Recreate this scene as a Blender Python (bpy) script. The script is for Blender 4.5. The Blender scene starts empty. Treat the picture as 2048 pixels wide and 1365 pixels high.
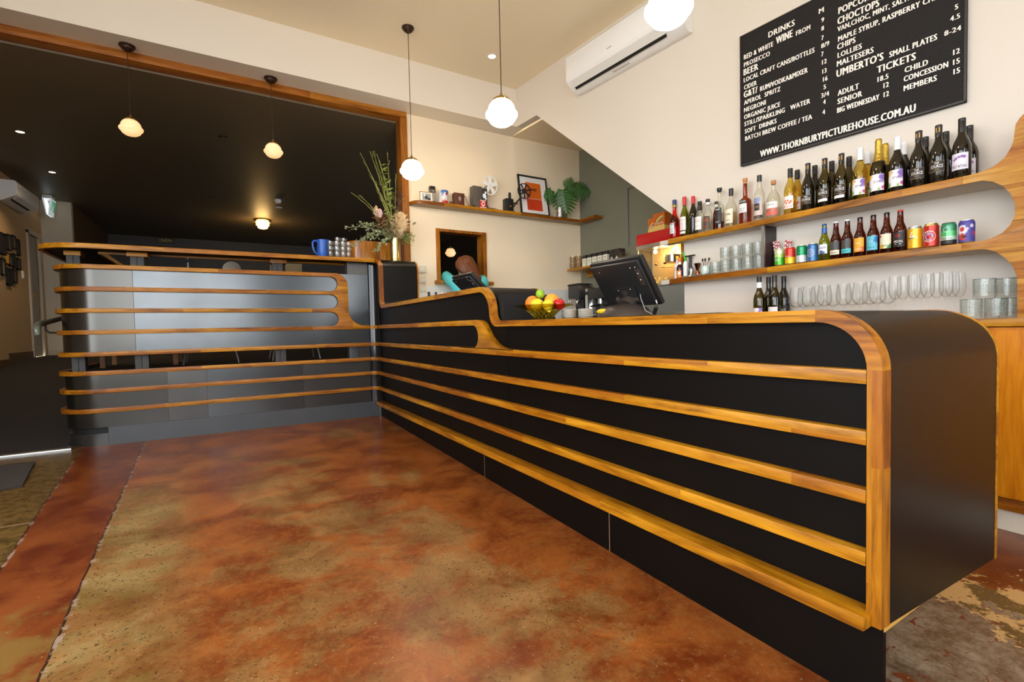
import bpy, bmesh, math, random
from mathutils import Vector, Matrix, noise
random.seed(7)
SC = bpy.context.scene
COL = SC.collection
PI = math.pi

# ------------------------------------------------------------------ camera, light, exposure
cam_d = bpy.data.cameras.new('camera')
cam = bpy.data.objects.new('camera', cam_d)
COL.objects.link(cam)
YAW, PITCH, ROLL = 0.5415606, -0.03456634, -0.02205654
fw = Vector((math.sin(YAW)*math.cos(PITCH), math.cos(YAW)*math.cos(PITCH), math.sin(PITCH)))
rt = Vector((math.cos(YAW), -math.sin(YAW), 0))
up = rt.cross(fw)
rt2 = rt*math.cos(ROLL) + up*math.sin(ROLL)
up2 = -rt*math.sin(ROLL) + up*math.cos(ROLL)
m = Matrix((rt2, up2, -fw)).transposed().to_4x4()
m.translation = Vector((-1.37, -5.06446, 0.93))
cam.matrix_world = m
cam_d.sensor_fit = 'HORIZONTAL'
cam_d.sensor_width = 36.0
cam_d.lens = 955.0/2048*36
cam_d.shift_y = 5.718/2048
cam_d.clip_start = 0.05
SC.camera = cam

SC.view_settings.view_transform = 'Standard'
SC.view_settings.look = 'None'
SC.view_settings.gamma = 1
SC.view_settings.use_curve_mapping = False
SC.view_settings.exposure = 0.0
SC.cycles.use_denoising = True
SC.cycles.max_bounces = 10
SC.cycles.diffuse_bounces = 5
SC.cycles.glossy_bounces = 4
SC.cycles.transmission_bounces = 10
SC.cycles.transparent_max_bounces = 40
SC.cycles.caustics_reflective = False
SC.cycles.caustics_refractive = False
SC.cycles.sample_clamp_indirect = 6.0

world = bpy.data.worlds.new('world')
SC.world = world
world.use_nodes = True
wn = world.node_tree
bg = wn.nodes['Background']
sky = wn.nodes.new('ShaderNodeTexSky')
sky.sky_type = 'HOSEK_WILKIE'
sky.turbidity = 5
sky.sun_direction = Vector((0.5, -0.3, 0.8)).normalized()
mixw = wn.nodes.new('ShaderNodeMix'); mixw.data_type = 'RGBA'
mixw.inputs[0].default_value = 0.75
mixw.inputs[7].default_value = (0.95, 1.0, 1.065, 1)
wn.links.new(sky.outputs[0], mixw.inputs[6])
wn.links.new(mixw.outputs[2], bg.inputs[0])
bg.inputs[1].default_value = 9.8

def portal(name, loc, sx, sy, rot):
    d = bpy.data.lights.new(name, 'AREA'); d.shape = 'RECTANGLE'; d.size = sx; d.size_y = sy
    d.cycles.is_portal = True
    o = bpy.data.objects.new(name, d); COL.objects.link(o); o.location = loc; o.rotation_euler = rot
portal('window_daylight', (-0.9, -8.06, 1.95), 6.0, 3.3, (PI/2, 0, PI))
portal('side_window_daylight', (-4.02, -4.9, 1.95), 5.0, 3.3, (PI/2, 0, PI/2))

# ------------------------------------------------------------------ helpers
class G:
    """collects geometry for one mesh"""
    def __init__(s): s.v = []; s.f = []; s.mi = []; s.cur = 0
    def add(s, vs, fs):
        k = len(s.v); s.v += [tuple(v) for v in vs]
        s.f += [tuple(i+k for i in f) for f in fs]; s.mi += [s.cur]*len(fs)
        return s
    def box(s, a, b):
        x0, y0, z0 = [min(a[i], b[i]) for i in range(3)]; x1, y1, z1 = [max(a[i], b[i]) for i in range(3)]
        return s.add([(x0,y0,z0),(x1,y0,z0),(x1,y1,z0),(x0,y1,z0),(x0,y0,z1),(x1,y0,z1),(x1,y1,z1),(x0,y1,z1)],
                     [(0,3,2,1),(4,5,6,7),(0,1,5,4),(1,2,6,5),(2,3,7,6),(3,0,4,7)])
    def hexa(s, p):   # 8 points: bottom 4 then top 4
        return s.add(p, [(0,3,2,1),(4,5,6,7),(0,1,5,4),(1,2,6,5),(2,3,7,6),(3,0,4,7)])
    def prism(s, pts, axis, lo, hi, fn=None):
        def mk(a, b, t):
            p = {'x': (t, a, b), 'y': (a, t, b), 'z': (a, b, t)}[axis]
            return fn(*p) if fn else p
        n = len(pts)
        vs = [mk(a, b, lo) for a, b in pts] + [mk(a, b, hi) for a, b in pts]
        fs = [tuple(range(n)), tuple(range(2*n-1, n-1, -1))] + [(i, (i+1) % n, n+(i+1) % n, n+i) for i in range(n)]
        return s.add(vs, fs)
    def lathe(s, prof, c=(0,0,0), n=24, sx=1, sy=1):
        rings = []; vs = []
        for r, z in prof:
            if r < 1e-6:
                rings.append([len(vs)]); vs.append((c[0], c[1], c[2]+z))
            else:
                rings.append(list(range(len(vs), len(vs)+n)))
                vs += [(c[0]+r*sx*math.cos(2*PI*i/n), c[1]+r*sy*math.sin(2*PI*i/n), c[2]+z) for i in range(n)]
        fs = []
        for a, b in zip(rings, rings[1:]):
            if len(a) == 1 and len(b) == 1: continue
            for i in range(n):
                j = (i+1) % n
                if len(a) == 1: fs.append((a[0], b[j], b[i]))
                elif len(b) == 1: fs.append((a[i], a[j], b[0]))
                else: fs.append((a[i], a[j], b[j], b[i]))
        return s.add(vs, fs)
    def tube(s, pts, r, n=8, cap=True):
        pts = [Vector(p) for p in pts]
        rs = r if isinstance(r, (list, tuple)) else [r]*len(pts)
        vs = []; fs = []; ref = None
        for i, p in enumerate(pts):
            t = (pts[min(i+1, len(pts)-1)] - pts[max(i-1, 0)]).normalized()
            if ref is None:
                ref = Vector((0,0,1)) if abs(t.z) < 0.9 else Vector((1,0,0))
            u = t.cross(ref).normalized(); w = u.cross(t).normalized(); ref = w
            vs += [tuple(p + (u*math.cos(2*PI*k/n) + w*math.sin(2*PI*k/n))*rs[i]) for k in range(n)]
        for i in range(len(pts)-1):
            for k in range(n):
                fs.append((i*n+k, i*n+(k+1) % n, (i+1)*n+(k+1) % n, (i+1)*n+k))
        if cap: fs += [tuple(range(n-1, -1, -1)), tuple(range((len(pts)-1)*n, len(pts)*n))]
        return s.add(vs, fs)
    def sphere(s, c, r, n=20, m=12, sc=(1,1,1)):
        k = len(s.v)
        s.lathe([(r*math.sin(PI*i/m) if 0 < i < m else 0, -r*math.cos(PI*i/m)) for i in range(m+1)], (0,0,0), n)
        for i in range(k, len(s.v)):
            v = s.v[i]; s.v[i] = (c[0]+v[0]*sc[0], c[1]+v[1]*sc[1], c[2]+v[2]*sc[2])
        return s
    def cyl(s, c, r, z0, z1, n=20): return s.lathe([(0,z0),(r,z0),(r,z1),(0,z1)], c, n)
    def sweep(s, path, z0, z1, d):
        """path: list of (x,y) front line; d thickness to the left of travel; horizontal rail"""
        n = len(path); off = []
        for i in range(n):
            a = Vector(path[max(i-1,0)]); b = Vector(path[min(i+1,n-1)]); t = (b-a).normalized()
            off.append((path[i][0]-t.y*d, path[i][1]+t.x*d))
        vs = []
        for (x,y),(ox,oy) in zip(path, off): vs += [(x,y,z0),(x,y,z1),(ox,oy,z1),(ox,oy,z0)]
        fs = []
        for i in range(n-1):
            a, b = i*4, i*4+4
            for k in range(4): fs.append((a+k, b+k, b+(k+1)%4, a+(k+1)%4))
        fs += [(0,1,2,3), ((n-1)*4+3,(n-1)*4+2,(n-1)*4+1,(n-1)*4)]
        return s.add(vs, fs)
    def build(s, name, mat, parent=None, smooth=False, bev=0, ang=35, loc=None, fix=True):
        me = bpy.data.meshes.new(name)
        me.from_pydata(s.v, [], s.f)
        if fix or bev:
            bm = bmesh.new(); bm.from_mesh(me)
            if fix: bmesh.ops.recalc_face_normals(bm, faces=bm.faces)
            if bev:
                ed = [e for e in bm.edges if len(e.link_faces) == 2 and e.calc_face_angle(0) > 0.6]
                bmesh.ops.bevel(bm, geom=ed, offset=bev, segments=2, profile=0.6, affect='EDGES')
            bm.to_mesh(me); bm.free()
        mats = mat if isinstance(mat, (list, tuple)) else [mat]
        for q in mats: me.materials.append(q)
        if len(mats) > 1 and not bev:
            me.polygons.foreach_set('material_index', s.mi)
        if smooth or bev:
            me.polygons.foreach_set('use_smooth', [True]*len(me.polygons))
            me.set_sharp_from_angle(angle=math.radians(ang))
        o = bpy.data.objects.new(name, me); COL.objects.link(o)
        if parent: o.parent = parent
        if loc: o.location = loc
        return o

def tag(o, label, cat, group=None, kind=None):
    o['label'] = label; o['category'] = cat
    if group: o['group'] = group
    if kind: o['kind'] = kind
    return o
def thing(name, label, cat, loc=(0,0,0), rz=0, group=None, rot=None):
    o = bpy.data.objects.new(name, None); COL.objects.link(o); o.empty_display_size = 0.05
    o.location = loc; o.rotation_euler = rot or (0,0,rz)
    return tag(o, label, cat, group)
def struct(o, label, cat): return tag(o, label, cat, None, 'structure')
def dup(root, loc, rz=None, label=None, group=None):
    def cp(o, par):
        c = o.copy(); COL.objects.link(c)
        if par: c.parent = par
        for ch in o.children: cp(ch, c)
        return c
    r = cp(root, None); r.location = loc
    if rz is not None: r.rotation_euler = (0,0,rz)
    if label: r['label'] = label
    if group: r['group'] = group
    return r
def arc(c, r, a0, a1, n=10):
    return [(c[0]+r*math.cos(math.radians(a0+(a1-a0)*i/n)), c[1]+r*math.sin(math.radians(a0+(a1-a0)*i/n))) for i in range(n+1)]
ORD = ['first','second','third','fourth','fifth','sixth','seventh','eighth','ninth','tenth','eleventh','twelfth']

# ------------------------------------------------------------------ materials
def srgb(*c):
    return tuple(((x/255)/12.92 if x/255 <= 0.04045 else ((x/255+0.055)/1.055)**2.4) for x in c) + (1,)
MATS = {}
def pm(name, col, rough=0.5, metal=0, spec=None, trans=0, ior=None, emit=None, es=0, bump=0, bscale=40, var=0, vscale=3, coat=0, alpha=1):
    if name in MATS: return MATS[name]
    m = bpy.data.materials.new(name); m.use_nodes = True; MATS[name] = m
    nt = m.node_tree; b = nt.nodes['Principled BSDF']
    col = col if len(col) == 4 else tuple(col)+(1,)
    b.inputs['Base Color'].default_value = col
    b.inputs['Roughness'].default_value = rough
    b.inputs['Metallic'].default_value = metal
    b.inputs['Transmission Weight'].default_value = trans
    b.inputs['Coat Weight'].default_value = coat
    b.inputs['Alpha'].default_value = alpha
    if ior: b.inputs['IOR'].default_value = ior
    if spec is not None: b.inputs['Specular IOR Level'].default_value = spec
    if emit:
        b.inputs['Emission Color'].default_value = emit if len(emit) == 4 else tuple(emit)+(1,)
        b.inputs['Emission Strength'].default_value = es
    if bump or var:
        tc = nt.nodes.new('ShaderNodeTexCoord')
        nz = nt.nodes.new('ShaderNodeTexNoise'); nz.inputs['Detail'].default_value = 6
        nt.links.new(tc.outputs['Object'], nz.inputs['Vector'])
        if bump:
            nz.inputs['Scale'].default_value = bscale
            bp = nt.nodes.new('ShaderNodeBump'); bp.inputs['Strength'].default_value = bump; bp.inputs['Distance'].default_value = 0.01
            nt.links.new(nz.outputs['Fac'], bp.inputs['Height']); nt.links.new(bp.outputs[0], b.inputs['Normal'])
        if var:
            n2 = nt.nodes.new('ShaderNodeTexNoise'); n2.inputs['Detail'].default_value = 5; n2.inputs['Scale'].default_value = vscale
            nt.links.new(tc.outputs['Object'], n2.inputs['Vector'])
            mx = nt.nodes.new('ShaderNodeMix'); mx.data_type = 'RGBA'
            mx.inputs[6].default_value = tuple(c*(1-var) for c in col[:3])+(1,)
            mx.inputs[7].default_value = tuple(min(1, c*(1+var)) for c in col[:3])+(1,)
            nt.links.new(n2.outputs['Fac'], mx.inputs[0]); nt.links.new(mx.outputs[2], b.inputs['Base Color'])
    return m

def wood(name, axis, dark, mid, light, rough=0.38, board=1.05, cross=0.5, tone=0.22, coat=0.05):
    """boards running along axis with grain, tone changes from board to board"""
    m = bpy.data.materials.new(name); m.use_nodes = True
    nt = m.node_tree; L = nt.links; N = nt.nodes; b = N['Principled BSDF']
    tc = N.new('ShaderNodeTexCoord')
    mp = N.new('ShaderNodeMapping')
    sc = [9.0, 9.0, 9.0]; sc['xyz'.index(axis)] = 0.9
    mp.inputs['Scale'].default_value = sc
    L.new(tc.outputs['Object'], mp.inputs['Vector'])
    sp = N.new('ShaderNodeSeparateXYZ'); L.new(tc.outputs['Object'], sp.inputs[0])
    oth = [k for k in 'xyz' if k != axis]
    def mth(op, a, bb=None, c=None):
        q = N.new('ShaderNodeMath'); q.operation = op
        for i, x in enumerate((a, bb, c)):
            if x is None: continue
            if isinstance(x, (int, float)): q.inputs[i].default_value = x
            else: L.new(x, q.inputs[i])
        return q.outputs[0]
    o1, o2 = [sp.outputs['XYZ'.index(k.upper())] for k in oth]
    row = mth('FLOOR', mth('MULTIPLY', mth('ADD', o2, 0.013), 1/max(cross, .01)))
    along = mth('FLOOR', mth('ADD', mth('MULTIPLY', sp.outputs['XYZ'.index(axis.upper())], 1/board), mth('MULTIPLY', row, 0.37)))
    cb = N.new('ShaderNodeCombineXYZ'); L.new(along, cb.inputs[0]); L.new(row, cb.inputs[1])
    wnz = N.new('ShaderNodeTexWhiteNoise'); wnz.noise_dimensions = '3D'; L.new(cb.outputs[0], wnz.inputs['Vector'])
    va = N.new('ShaderNodeVectorMath'); va.operation = 'ADD'
    vs = N.new('ShaderNodeVectorMath'); vs.operation = 'SCALE'; vs.inputs['Scale'].default_value = 7.0
    L.new(wnz.outputs['Color'], vs.inputs[0]); L.new(mp.outputs[0], va.inputs[0]); L.new(vs.outputs[0], va.inputs[1])
    nz = N.new('ShaderNodeTexNoise'); nz.inputs['Scale'].default_value = 1.6; nz.inputs['Detail'].default_value = 7
    nz.inputs['Roughness'].default_value = 0.62; nz.inputs['Distortion'].default_value = 0.9
    L.new(va.outputs[0], nz.inputs['Vector'])
    wv = N.new('ShaderNodeTexNoise'); wv.inputs['Scale'].default_value = 9.0; wv.inputs['Detail'].default_value = 3
    L.new(va.outputs[0], wv.inputs['Vector'])
    fac = mth('ADD', mth('MULTIPLY', nz.outputs['Fac'], 0.72), mth('MULTIPLY', wv.outputs['Fac'], 0.28))
    cr = N.new('ShaderNodeValToRGB')
    e = cr.color_ramp.elements
    e[0].position = 0.36; e[0].color = tuple(dark)+(1,)
    e[1].position = 0.64; e[1].color = tuple(light)+(1,)
    q = e.new(0.49); q.color = tuple(mid)+(1,)
    L.new(fac, cr.inputs[0])
    hs = N.new('ShaderNodeHueSaturation')
    L.new(cr.outputs[0], hs.inputs['Color'])
    L.new(mth('ADD', mth('MULTIPLY', wnz.outputs['Value'], 2*tone), 1-tone), hs.inputs['Value'])
    L.new(mth('ADD', mth('MULTIPLY', wnz.outputs['Value'], 0.02), 0.492), hs.inputs['Hue'])
    L.new(hs.outputs[0], b.inputs['Base Color'])
    bp = N.new('ShaderNodeBump'); bp.inputs['Strength'].default_value = 0.12; bp.inputs['Distance'].default_value = 0.004
    L.new(wv.outputs['Fac'], bp.inputs['Height']); L.new(bp.outputs[0], b.inputs['Normal'])
    b.inputs['Roughness'].default_value = rough; b.inputs['Specular IOR Level'].default_value = 0.28
    b.inputs['Coat Weight'].default_value = coat; b.inputs['Coat Roughness'].default_value = 0.25
    return m
WD, WM, WL = (0.140,0.036,0.001), (0.335,0.112,0.003), (0.50,0.198,0.010)
wood_x = wood('timber_along_x', 'x', WD, WM, WL, cross=0.16)
wood_y = wood('timber_along_y', 'y', WD, WM, WL, cross=0.16)
wood_z = wood('timber_upright', 'z', WD, WM, WL, board=0.8)
wood_trim = wood('red_timber_frame', 'x', (0.20,0.055,0.005), (0.36,0.12,0.012), (0.48,0.19,0.026), board=2.4)
wood_trimz = wood('red_timber_upright', 'z', (0.17,0.042,0.004), (0.30,0.09,0.010), (0.40,0.15,0.02), board=4)
ply = wood('strip_timber_panel', 'y', (0.24,0.08,0.012), (0.42,0.17,0.03), (0.55,0.26,0.06), cross=0.022, board=3, tone=0.10, coat=0.1)
veneer = wood('orange_veneer', 'z', (0.46,0.115,0.003), (0.62,0.19,0.006), (0.74,0.26,0.012), board=3, rough=0.35, tone=0.04, coat=0.0)
screen_wood = wood('glossy_orange_timber', 'z', (0.22,0.05,0.003), (0.42,0.12,0.008), (0.60,0.22,0.02), board=3, rough=0.18, cross=0.09, tone=0.3, coat=0.6)

paint = pm('cream_wall_paint', srgb(230,221,206), 0.6, var=0.015, vscale=1.2)
paint_bar = pm('cream_bar_wall_paint', srgb(219,209,195), 0.6, var=0.015, vscale=1.2)
paint_back = pm('warm_cream_wall_paint', srgb(242,224,193), 0.6, var=0.02, vscale=1.2)
paint_ceil = pm('cream_ceiling_paint', srgb(240,226,198), 0.7, var=0.02, vscale=0.8)
white = pm('white_paint', srgb(232,230,224), 0.5)
grey_green = pm('grey_green_render', srgb(122,122,104), 0.6, bump=0.25, bscale=9, var=0.12, vscale=2.5)
black_paint = pm('black_wall_paint', srgb(52,48,44), 0.55, var=0.1)
black_ceil = pm('black_ceiling_paint', srgb(112,100,80), 0.5)
lam = pm('black_laminate', srgb(12,9,7), 0.34, var=0.12, vscale=6, spec=0.18)
dark_panel = pm('black_stained_panel', srgb(14,10,7), 0.46, var=0.35, vscale=5, bump=0.05, bscale=30, spec=0.10)
steel_panel = pm('waxed_dark_steel', srgb(86,88,88), 0.22, metal=0.85, var=0.25, vscale=3.5, bump=0.03, bscale=12)
steel_curve = pm('curved_dark_steel', srgb(76,74,70), 0.22, metal=0.9, var=0.1, vscale=3)
steel_dark = pm('dark_steel_sheet', srgb(80,78,75), 0.30, metal=0.75, var=0.25, vscale=4)
gloss_black = pm('gloss_black_corner', srgb(20,20,20), 0.10, bump=0.04, bscale=14)
kick_grey = pm('dark_grey_kickboard', srgb(70,72,74), 0.38, var=0.15, vscale=5)
post_grey = pm('charcoal_post', srgb(62,60,57), 0.6, var=0.15, vscale=14)
void = pm('black_underside', srgb(14,13,12), 0.7)
brass = pm('aged_brass', (0.42,0.27,0.08), 0.35, metal=1)
gold = pm('bright_brass', (0.78,0.60,0.25), 0.22, metal=1)
bronze = pm('dark_bronze', (0.06,0.03,0.02), 0.4, metal=0.6)
chrome = pm('polished_steel', (0.72,0.71,0.69), 0.16, metal=1)
satin = pm('brushed_steel', (0.55,0.54,0.52), 0.32, metal=1)
black_plastic = pm('black_plastic', srgb(30,29,29), 0.42)
dark_plastic = pm('charcoal_plastic', srgb(62,52,45), 0.38)
white_plastic = pm('white_plastic', srgb(238,238,236), 0.35)
black_matte = pm('matte_black', srgb(24,22,22), 0.7)
def thin_glass(name, tint, gl=.09, rough=.02, top=.5, bump=0, bscale=70):
    m = bpy.data.materials.new(name); m.use_nodes = True; nt = m.node_tree; N = nt.nodes; L = nt.links; N.remove(N['Principled BSDF'])
    t = N.new('ShaderNodeBsdfTransparent'); t.inputs[0].default_value = tuple(tint)+(1,)
    g = N.new('ShaderNodeBsdfGlossy'); g.inputs['Roughness'].default_value = rough
    lw = N.new('ShaderNodeLayerWeight'); lw.inputs['Blend'].default_value = .18
    mr = N.new('ShaderNodeMapRange'); mr.inputs['To Min'].default_value = gl*.45; mr.inputs['To Max'].default_value = top
    if bump:
        tc = N.new('ShaderNodeTexCoord'); vo = N.new('ShaderNodeTexVoronoi'); vo.inputs['Scale'].default_value = bscale; bp = N.new('ShaderNodeBump'); bp.inputs['Strength'].default_value = bump; bp.inputs['Distance'].default_value = .01
        L.new(tc.outputs['Object'], vo.inputs['Vector']); L.new(vo.outputs['Distance'], bp.inputs['Height']); L.new(bp.outputs[0], g.inputs['Normal']); L.new(bp.outputs[0], lw.inputs['Normal'])
    mx = N.new('ShaderNodeMixShader'); L.new(lw.outputs['Fresnel'], mr.inputs['Value']); L.new(mr.outputs[0], mx.inputs[0]); L.new(t.outputs[0], mx.inputs[1]); L.new(g.outputs[0], mx.inputs[2])
    L.new(mx.outputs[0], N['Material Output'].inputs[0]); return m
clear = thin_glass('clear_glass', (.995,.998,.996), .02, .02, .42)
ledge_clear = thin_glass('thick_water_glass', (.97,.975,.97), .22, .22, .6)
# ------------------------------------------------------------------ floor material
def floor_material():
    m = bpy.data.materials.new('stained_polished_concrete'); m.use_nodes = True
    nt = m.node_tree; N = nt.nodes; L = nt.links; b = N['Principled BSDF']
    tc = N.new('ShaderNodeTexCoord'); O = tc.outputs['Object']
    sp = N.new('ShaderNodeSeparateXYZ'); L.new(O, sp.inputs[0]); X, Y = sp.outputs[0], sp.outputs[1]
    def mth(op, *a):
        q = N.new('ShaderNodeMath'); q.operation = op
        for i, x in enumerate(a):
            if isinstance(x, (int, float)): q.inputs[i].default_value = x
            else: L.new(x, q.inputs[i])
        return q.outputs[0]
    def nz(scale, detail=5, rough=0.55, dist=0.0, vec=None):
        q = N.new('ShaderNodeTexNoise'); q.inputs['Scale'].default_value = scale; q.inputs['Detail'].default_value = detail
        q.inputs['Roughness'].default_value = rough; q.inputs['Distortion'].default_value = dist
        L.new(vec or O, q.inputs['Vector']); return q.outputs['Fac']
    def ss(x, lo, hi):
        q = N.new('ShaderNodeMapRange'); q.interpolation_type = 'SMOOTHSTEP'
        q.inputs['From Min'].default_value = lo; q.inputs['From Max'].default_value = hi
        L.new(x, q.inputs['Value']); return q.outputs[0]
    def mix(f, a, c):
        q = N.new('ShaderNodeMix'); q.data_type = 'RGBA'
        if isinstance(f, (int, float)): q.inputs[0].default_value = f
        else: L.new(f, q.inputs[0])
        for i, x in ((6, a), (7, c)):
            if isinstance(x, tuple): q.inputs[i].default_value = x if len(x) == 4 else x+(1,)
            else: L.new(x, q.inputs[i])
        return q.outputs[2]
    big = nz(1.1, 6, 0.6, 0.6); med = nz(3.3, 7, 0.65, 0.4); fine = nz(38, 4, 0.7); grain = nz(150, 2)
    red = mix(ss(med, 0.35, 0.68), (0.165,0.028,0.005), (0.40,0.115,0.020))
    red = mix(mth('MULTIPLY', ss(fine, 0.45, 0.7), 0.45), red, (0.36,0.15,0.035))
    tan = mix(ss(med, 0.3, 0.7), (0.185,0.100,0.020), (0.38,0.25,0.09))
    # exposed aggregate: pebbles in the worn patches
    vo = N.new('ShaderNodeTexVoronoi'); vo.inputs['Scale'].default_value = 78; vo.inputs['Randomness'].default_value = 1.0
    va = N.new('ShaderNodeVectorMath'); va.operation = 'MULTIPLY_ADD'; va.inputs[1].default_value = (.05,.05,.05)
    nc = N.new('ShaderNodeTexNoise'); nc.inputs['Scale'].default_value = 30; L.new(O, nc.inputs['Vector']); L.new(nc.outputs['Color'], va.inputs[0]); L.new(O, va.inputs[2])
    L.new(va.outputs[0], vo.inputs['Vector'])
    vr = N.new('ShaderNodeSeparateColor'); L.new(vo.outputs['Color'], vr.inputs[0])
    peb = mth('MULTIPLY', mth('LESS_THAN', vo.outputs['Distance'], 0.36), mth('GREATER_THAN', vr.outputs[0], 0.62))
    pebc = mix(vr.outputs[1], (0.025,0.018,0.008), (0.13,0.085,0.03))
    tanp = mix(mth('MULTIPLY', peb, 0.85), tan, pebc)
    # worn patches where the photograph shows them
    patches = [(-1.72,-2.35,.22,.75),(-1.55,-3.55,.5,.6),(-1.02,-1.75,.30,.75),(-1.25,-3.0,.55,.40),(-.75,-2.9,.35,.7),(-.62,-3.75,.5,.35),(-.45,-2.0,.2,.4),(-.35,-0.55,.4,.28),(-1.5,-1.0,.35,.18),(-1.95,-2.75,.2,.5),(-1.0,-4.1,.6,.5)]
    acc = None
    wob = nz(5.0, 6, 0.7)
    for (px, py, rx, ry) in patches:
        d = mth('SQRT', mth('ADD', mth('POWER', mth('MULTIPLY', mth('SUBTRACT', X, px), 1/rx), 2), mth('POWER', mth('MULTIPLY', mth('SUBTRACT', Y, py), 1/ry), 2)))
        k = mth('SUBTRACT', 1.25, d); acc = k if acc is None else mth('MAXIMUM', acc, k)
    worn = ss(mth('ADD', mth('MULTIPLY', mth('MINIMUM', mth('MAXIMUM', acc, -0.8), 0.55), 0.45), mth('ADD', mth('MULTIPLY', mth('SUBTRACT', wob, 0.5), 1.6), mth('MULTIPLY', mth('SUBTRACT', big, 0.5), 0.8))), 0.06, 0.44)
    # border strip between two joints, and the older slab outside it
    jit = mth('MULTIPLY', mth('SUBTRACT', nz(7, 4), 0.5), 0.022)
    l1 = mth('ADD', mth('SUBTRACT', X, mth('SUBTRACT', -1.983, mth('MULTIPLY', Y, 0.0385))), jit)
    l2 = mth('ADD', mth('SUBTRACT', X, mth('SUBTRACT', -2.394, mth('MULTIPLY', Y, 0.085))), jit)
    edge = mth('MULTIPLY', mth('SUBTRACT', 1, ss(mth('ADD', l1, mth('MULTIPLY', mth('SUBTRACT', wob, 0.5), 0.5)), 0.16, 0.42)), ss(mth('ADD', mth('MULTIPLY', Y, -1), mth('MULTIPLY', mth('SUBTRACT', wob, 0.5), 0.8)), 1.15, 1.6))
    worn = mth('MINIMUM', 1, mth('ADD', mth('MULTIPLY', worn, 0.66), mth('MULTIPLY', edge, mth('ADD', 0.15, mth('MULTIPLY', wob, 1.0)))))
    main = mix(worn, red, tanp)
    g1 = ss(nz(70, 5, 0.75), 0.30, 0.72)
    main = mix(mth('MULTIPLY', mth('SUBTRACT', 1, g1), 0.22), main, (0.06,0.020,0.004))
    main = mix(mth('MULTIPLY', ss(nz(26, 6, 0.75), 0.56, 0.75), 0.35), main, (0.46,0.23,0.075))
    strip = mix(ss(med, 0.38, 0.62), (0.115,0.017,0.004), (0.235,0.058,0.011))
    strip = mix(mth('MULTIPLY', mth('MULTIPLY', ss(nz(2.2, 6, 0.7), 0.5, 0.62), ss(mth('MULTIPLY', Y, -1), 1.6, 2.6)), 0.8), strip, (0.22,0.13,0.03))
    old = mix(ss(nz(24, 5, 0.7), 0.35, 0.65), (0.060,0.034,0.007), (0.20,0.115,0.03))
    old = mix(mth('MULTIPLY', mth('LESS_THAN', vo.outputs['Distance'], 0.3), mth('MULTIPLY', vr.outputs[2], 0.5)), old, (0.04,0.02,0.005))
    lj = mth('MULTIPLY', mth('LESS_THAN', mth('ABSOLUTE', mth('SUBTRACT', mth('ADD', Y, mth('MULTIPLY', X, 0.02)), -1.78)), 0.007), 0.7)
    lj = mth('MAXIMUM', lj, mth('MULTIPLY', mth('LESS_THAN', mth('ABSOLUTE', mth('ADD', Y, 0.30)), 0.004), 0.5))
    old = mix(lj, old, (0.42,0.30,0.18))
    col = mix(ss(l1, -0.001, 0.001), strip, main)
    col = mix(ss(l2, -0.001, 0.001), old, col)
    crack = mth('MAXIMUM', mth('LESS_THAN', mth('ABSOLUTE', l1), 0.0036), mth('LESS_THAN', mth('ABSOLUTE', l2), 0.0032))
    col = mix(crack, col, (0.035,0.014,0.008))
    chip = mth('MULTIPLY', mth('MAXIMUM', mth('LESS_THAN', mth('ABSOLUTE', mth('ADD', l1, -0.008)), 0.009), mth('LESS_THAN', mth('ABSOLUTE', mth('ADD', l2, -0.006)), 0.007)), ss(nz(14, 5, 0.8), 0.50, 0.58))
    col = mix(mth('MULTIPLY', chip, 0.75), col, (0.40,0.29,0.22))
    # behind the end of the counter: grey worn floor with flaked cream and red paint
    grey = mix(ss(nz(9, 8, 0.8), 0.35, 0.68), (0.11,0.070,0.038), (0.33,0.26,0.18))
    grey = mix(ss(nz(13, 8, 0.8, 0.8), 0.57, 0.61), grey, (0.14,0.025,0.010))
    fl = mth('ADD', mth('MULTIPLY', mth('SUBTRACT', nz(3.4, 7, 0.72), 0.5), 1.2), mth('SUBTRACT', X, 0.0))
    redp = mix(ss(med, 0.4, 0.65), (0.11,0.022,0.006), (0.22,0.065,0.018))
    cream = mix(ss(nz(9, 6, 0.7), 0.50, 0.56), (0.55,0.35,0.14), (0.12,0.08,0.03))
    right = mix(ss(fl, 0.78, 0.80), grey, mix(ss(fl, 1.08, 1.10), cream, redp))
    right = mix(ss(mth('ADD', fl, mth('MULTIPLY', med, 0.3)), 0.36, 0.30), right, redp)
    col = mix(mth('GREATER_THAN', X, 0.05), col, right)
    col = mix(mth('MULTIPLY', ss(nz(90, 2, 0.5), 0.70, 0.74), 0.6), col, (0.48,0.34,0.20))
    L.new(col, b.inputs['Base Color'])
    rg = N.new('ShaderNodeMapRange'); rg.inputs['To Min'].default_value = 0.24; rg.inputs['To Max'].default_value = 0.46
    L.new(mth('ADD', mth('MULTIPLY', worn, 0.5), mth('MULTIPLY', med, 0.5)), rg.inputs['Value']); L.new(rg.outputs[0], b.inputs['Roughness'])
    b.inputs['Specular IOR Level'].default_value = 0.45
    bp = N.new('ShaderNodeBump'); bp.inputs['Strength'].default_value = 0.12; bp.inputs['Distance'].default_value = 0.004
    L.new(mth('ADD', fine, mth('MULTIPLY', grain, 0.4)), bp.inputs['Height']); L.new(bp.outputs[0], b.inputs['Normal'])
    return m
floor_mat = floor_material()
def fz(x, y): return 0.0155 - 0.005*(x-0.04) + 0.021*(y-0.04)

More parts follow.
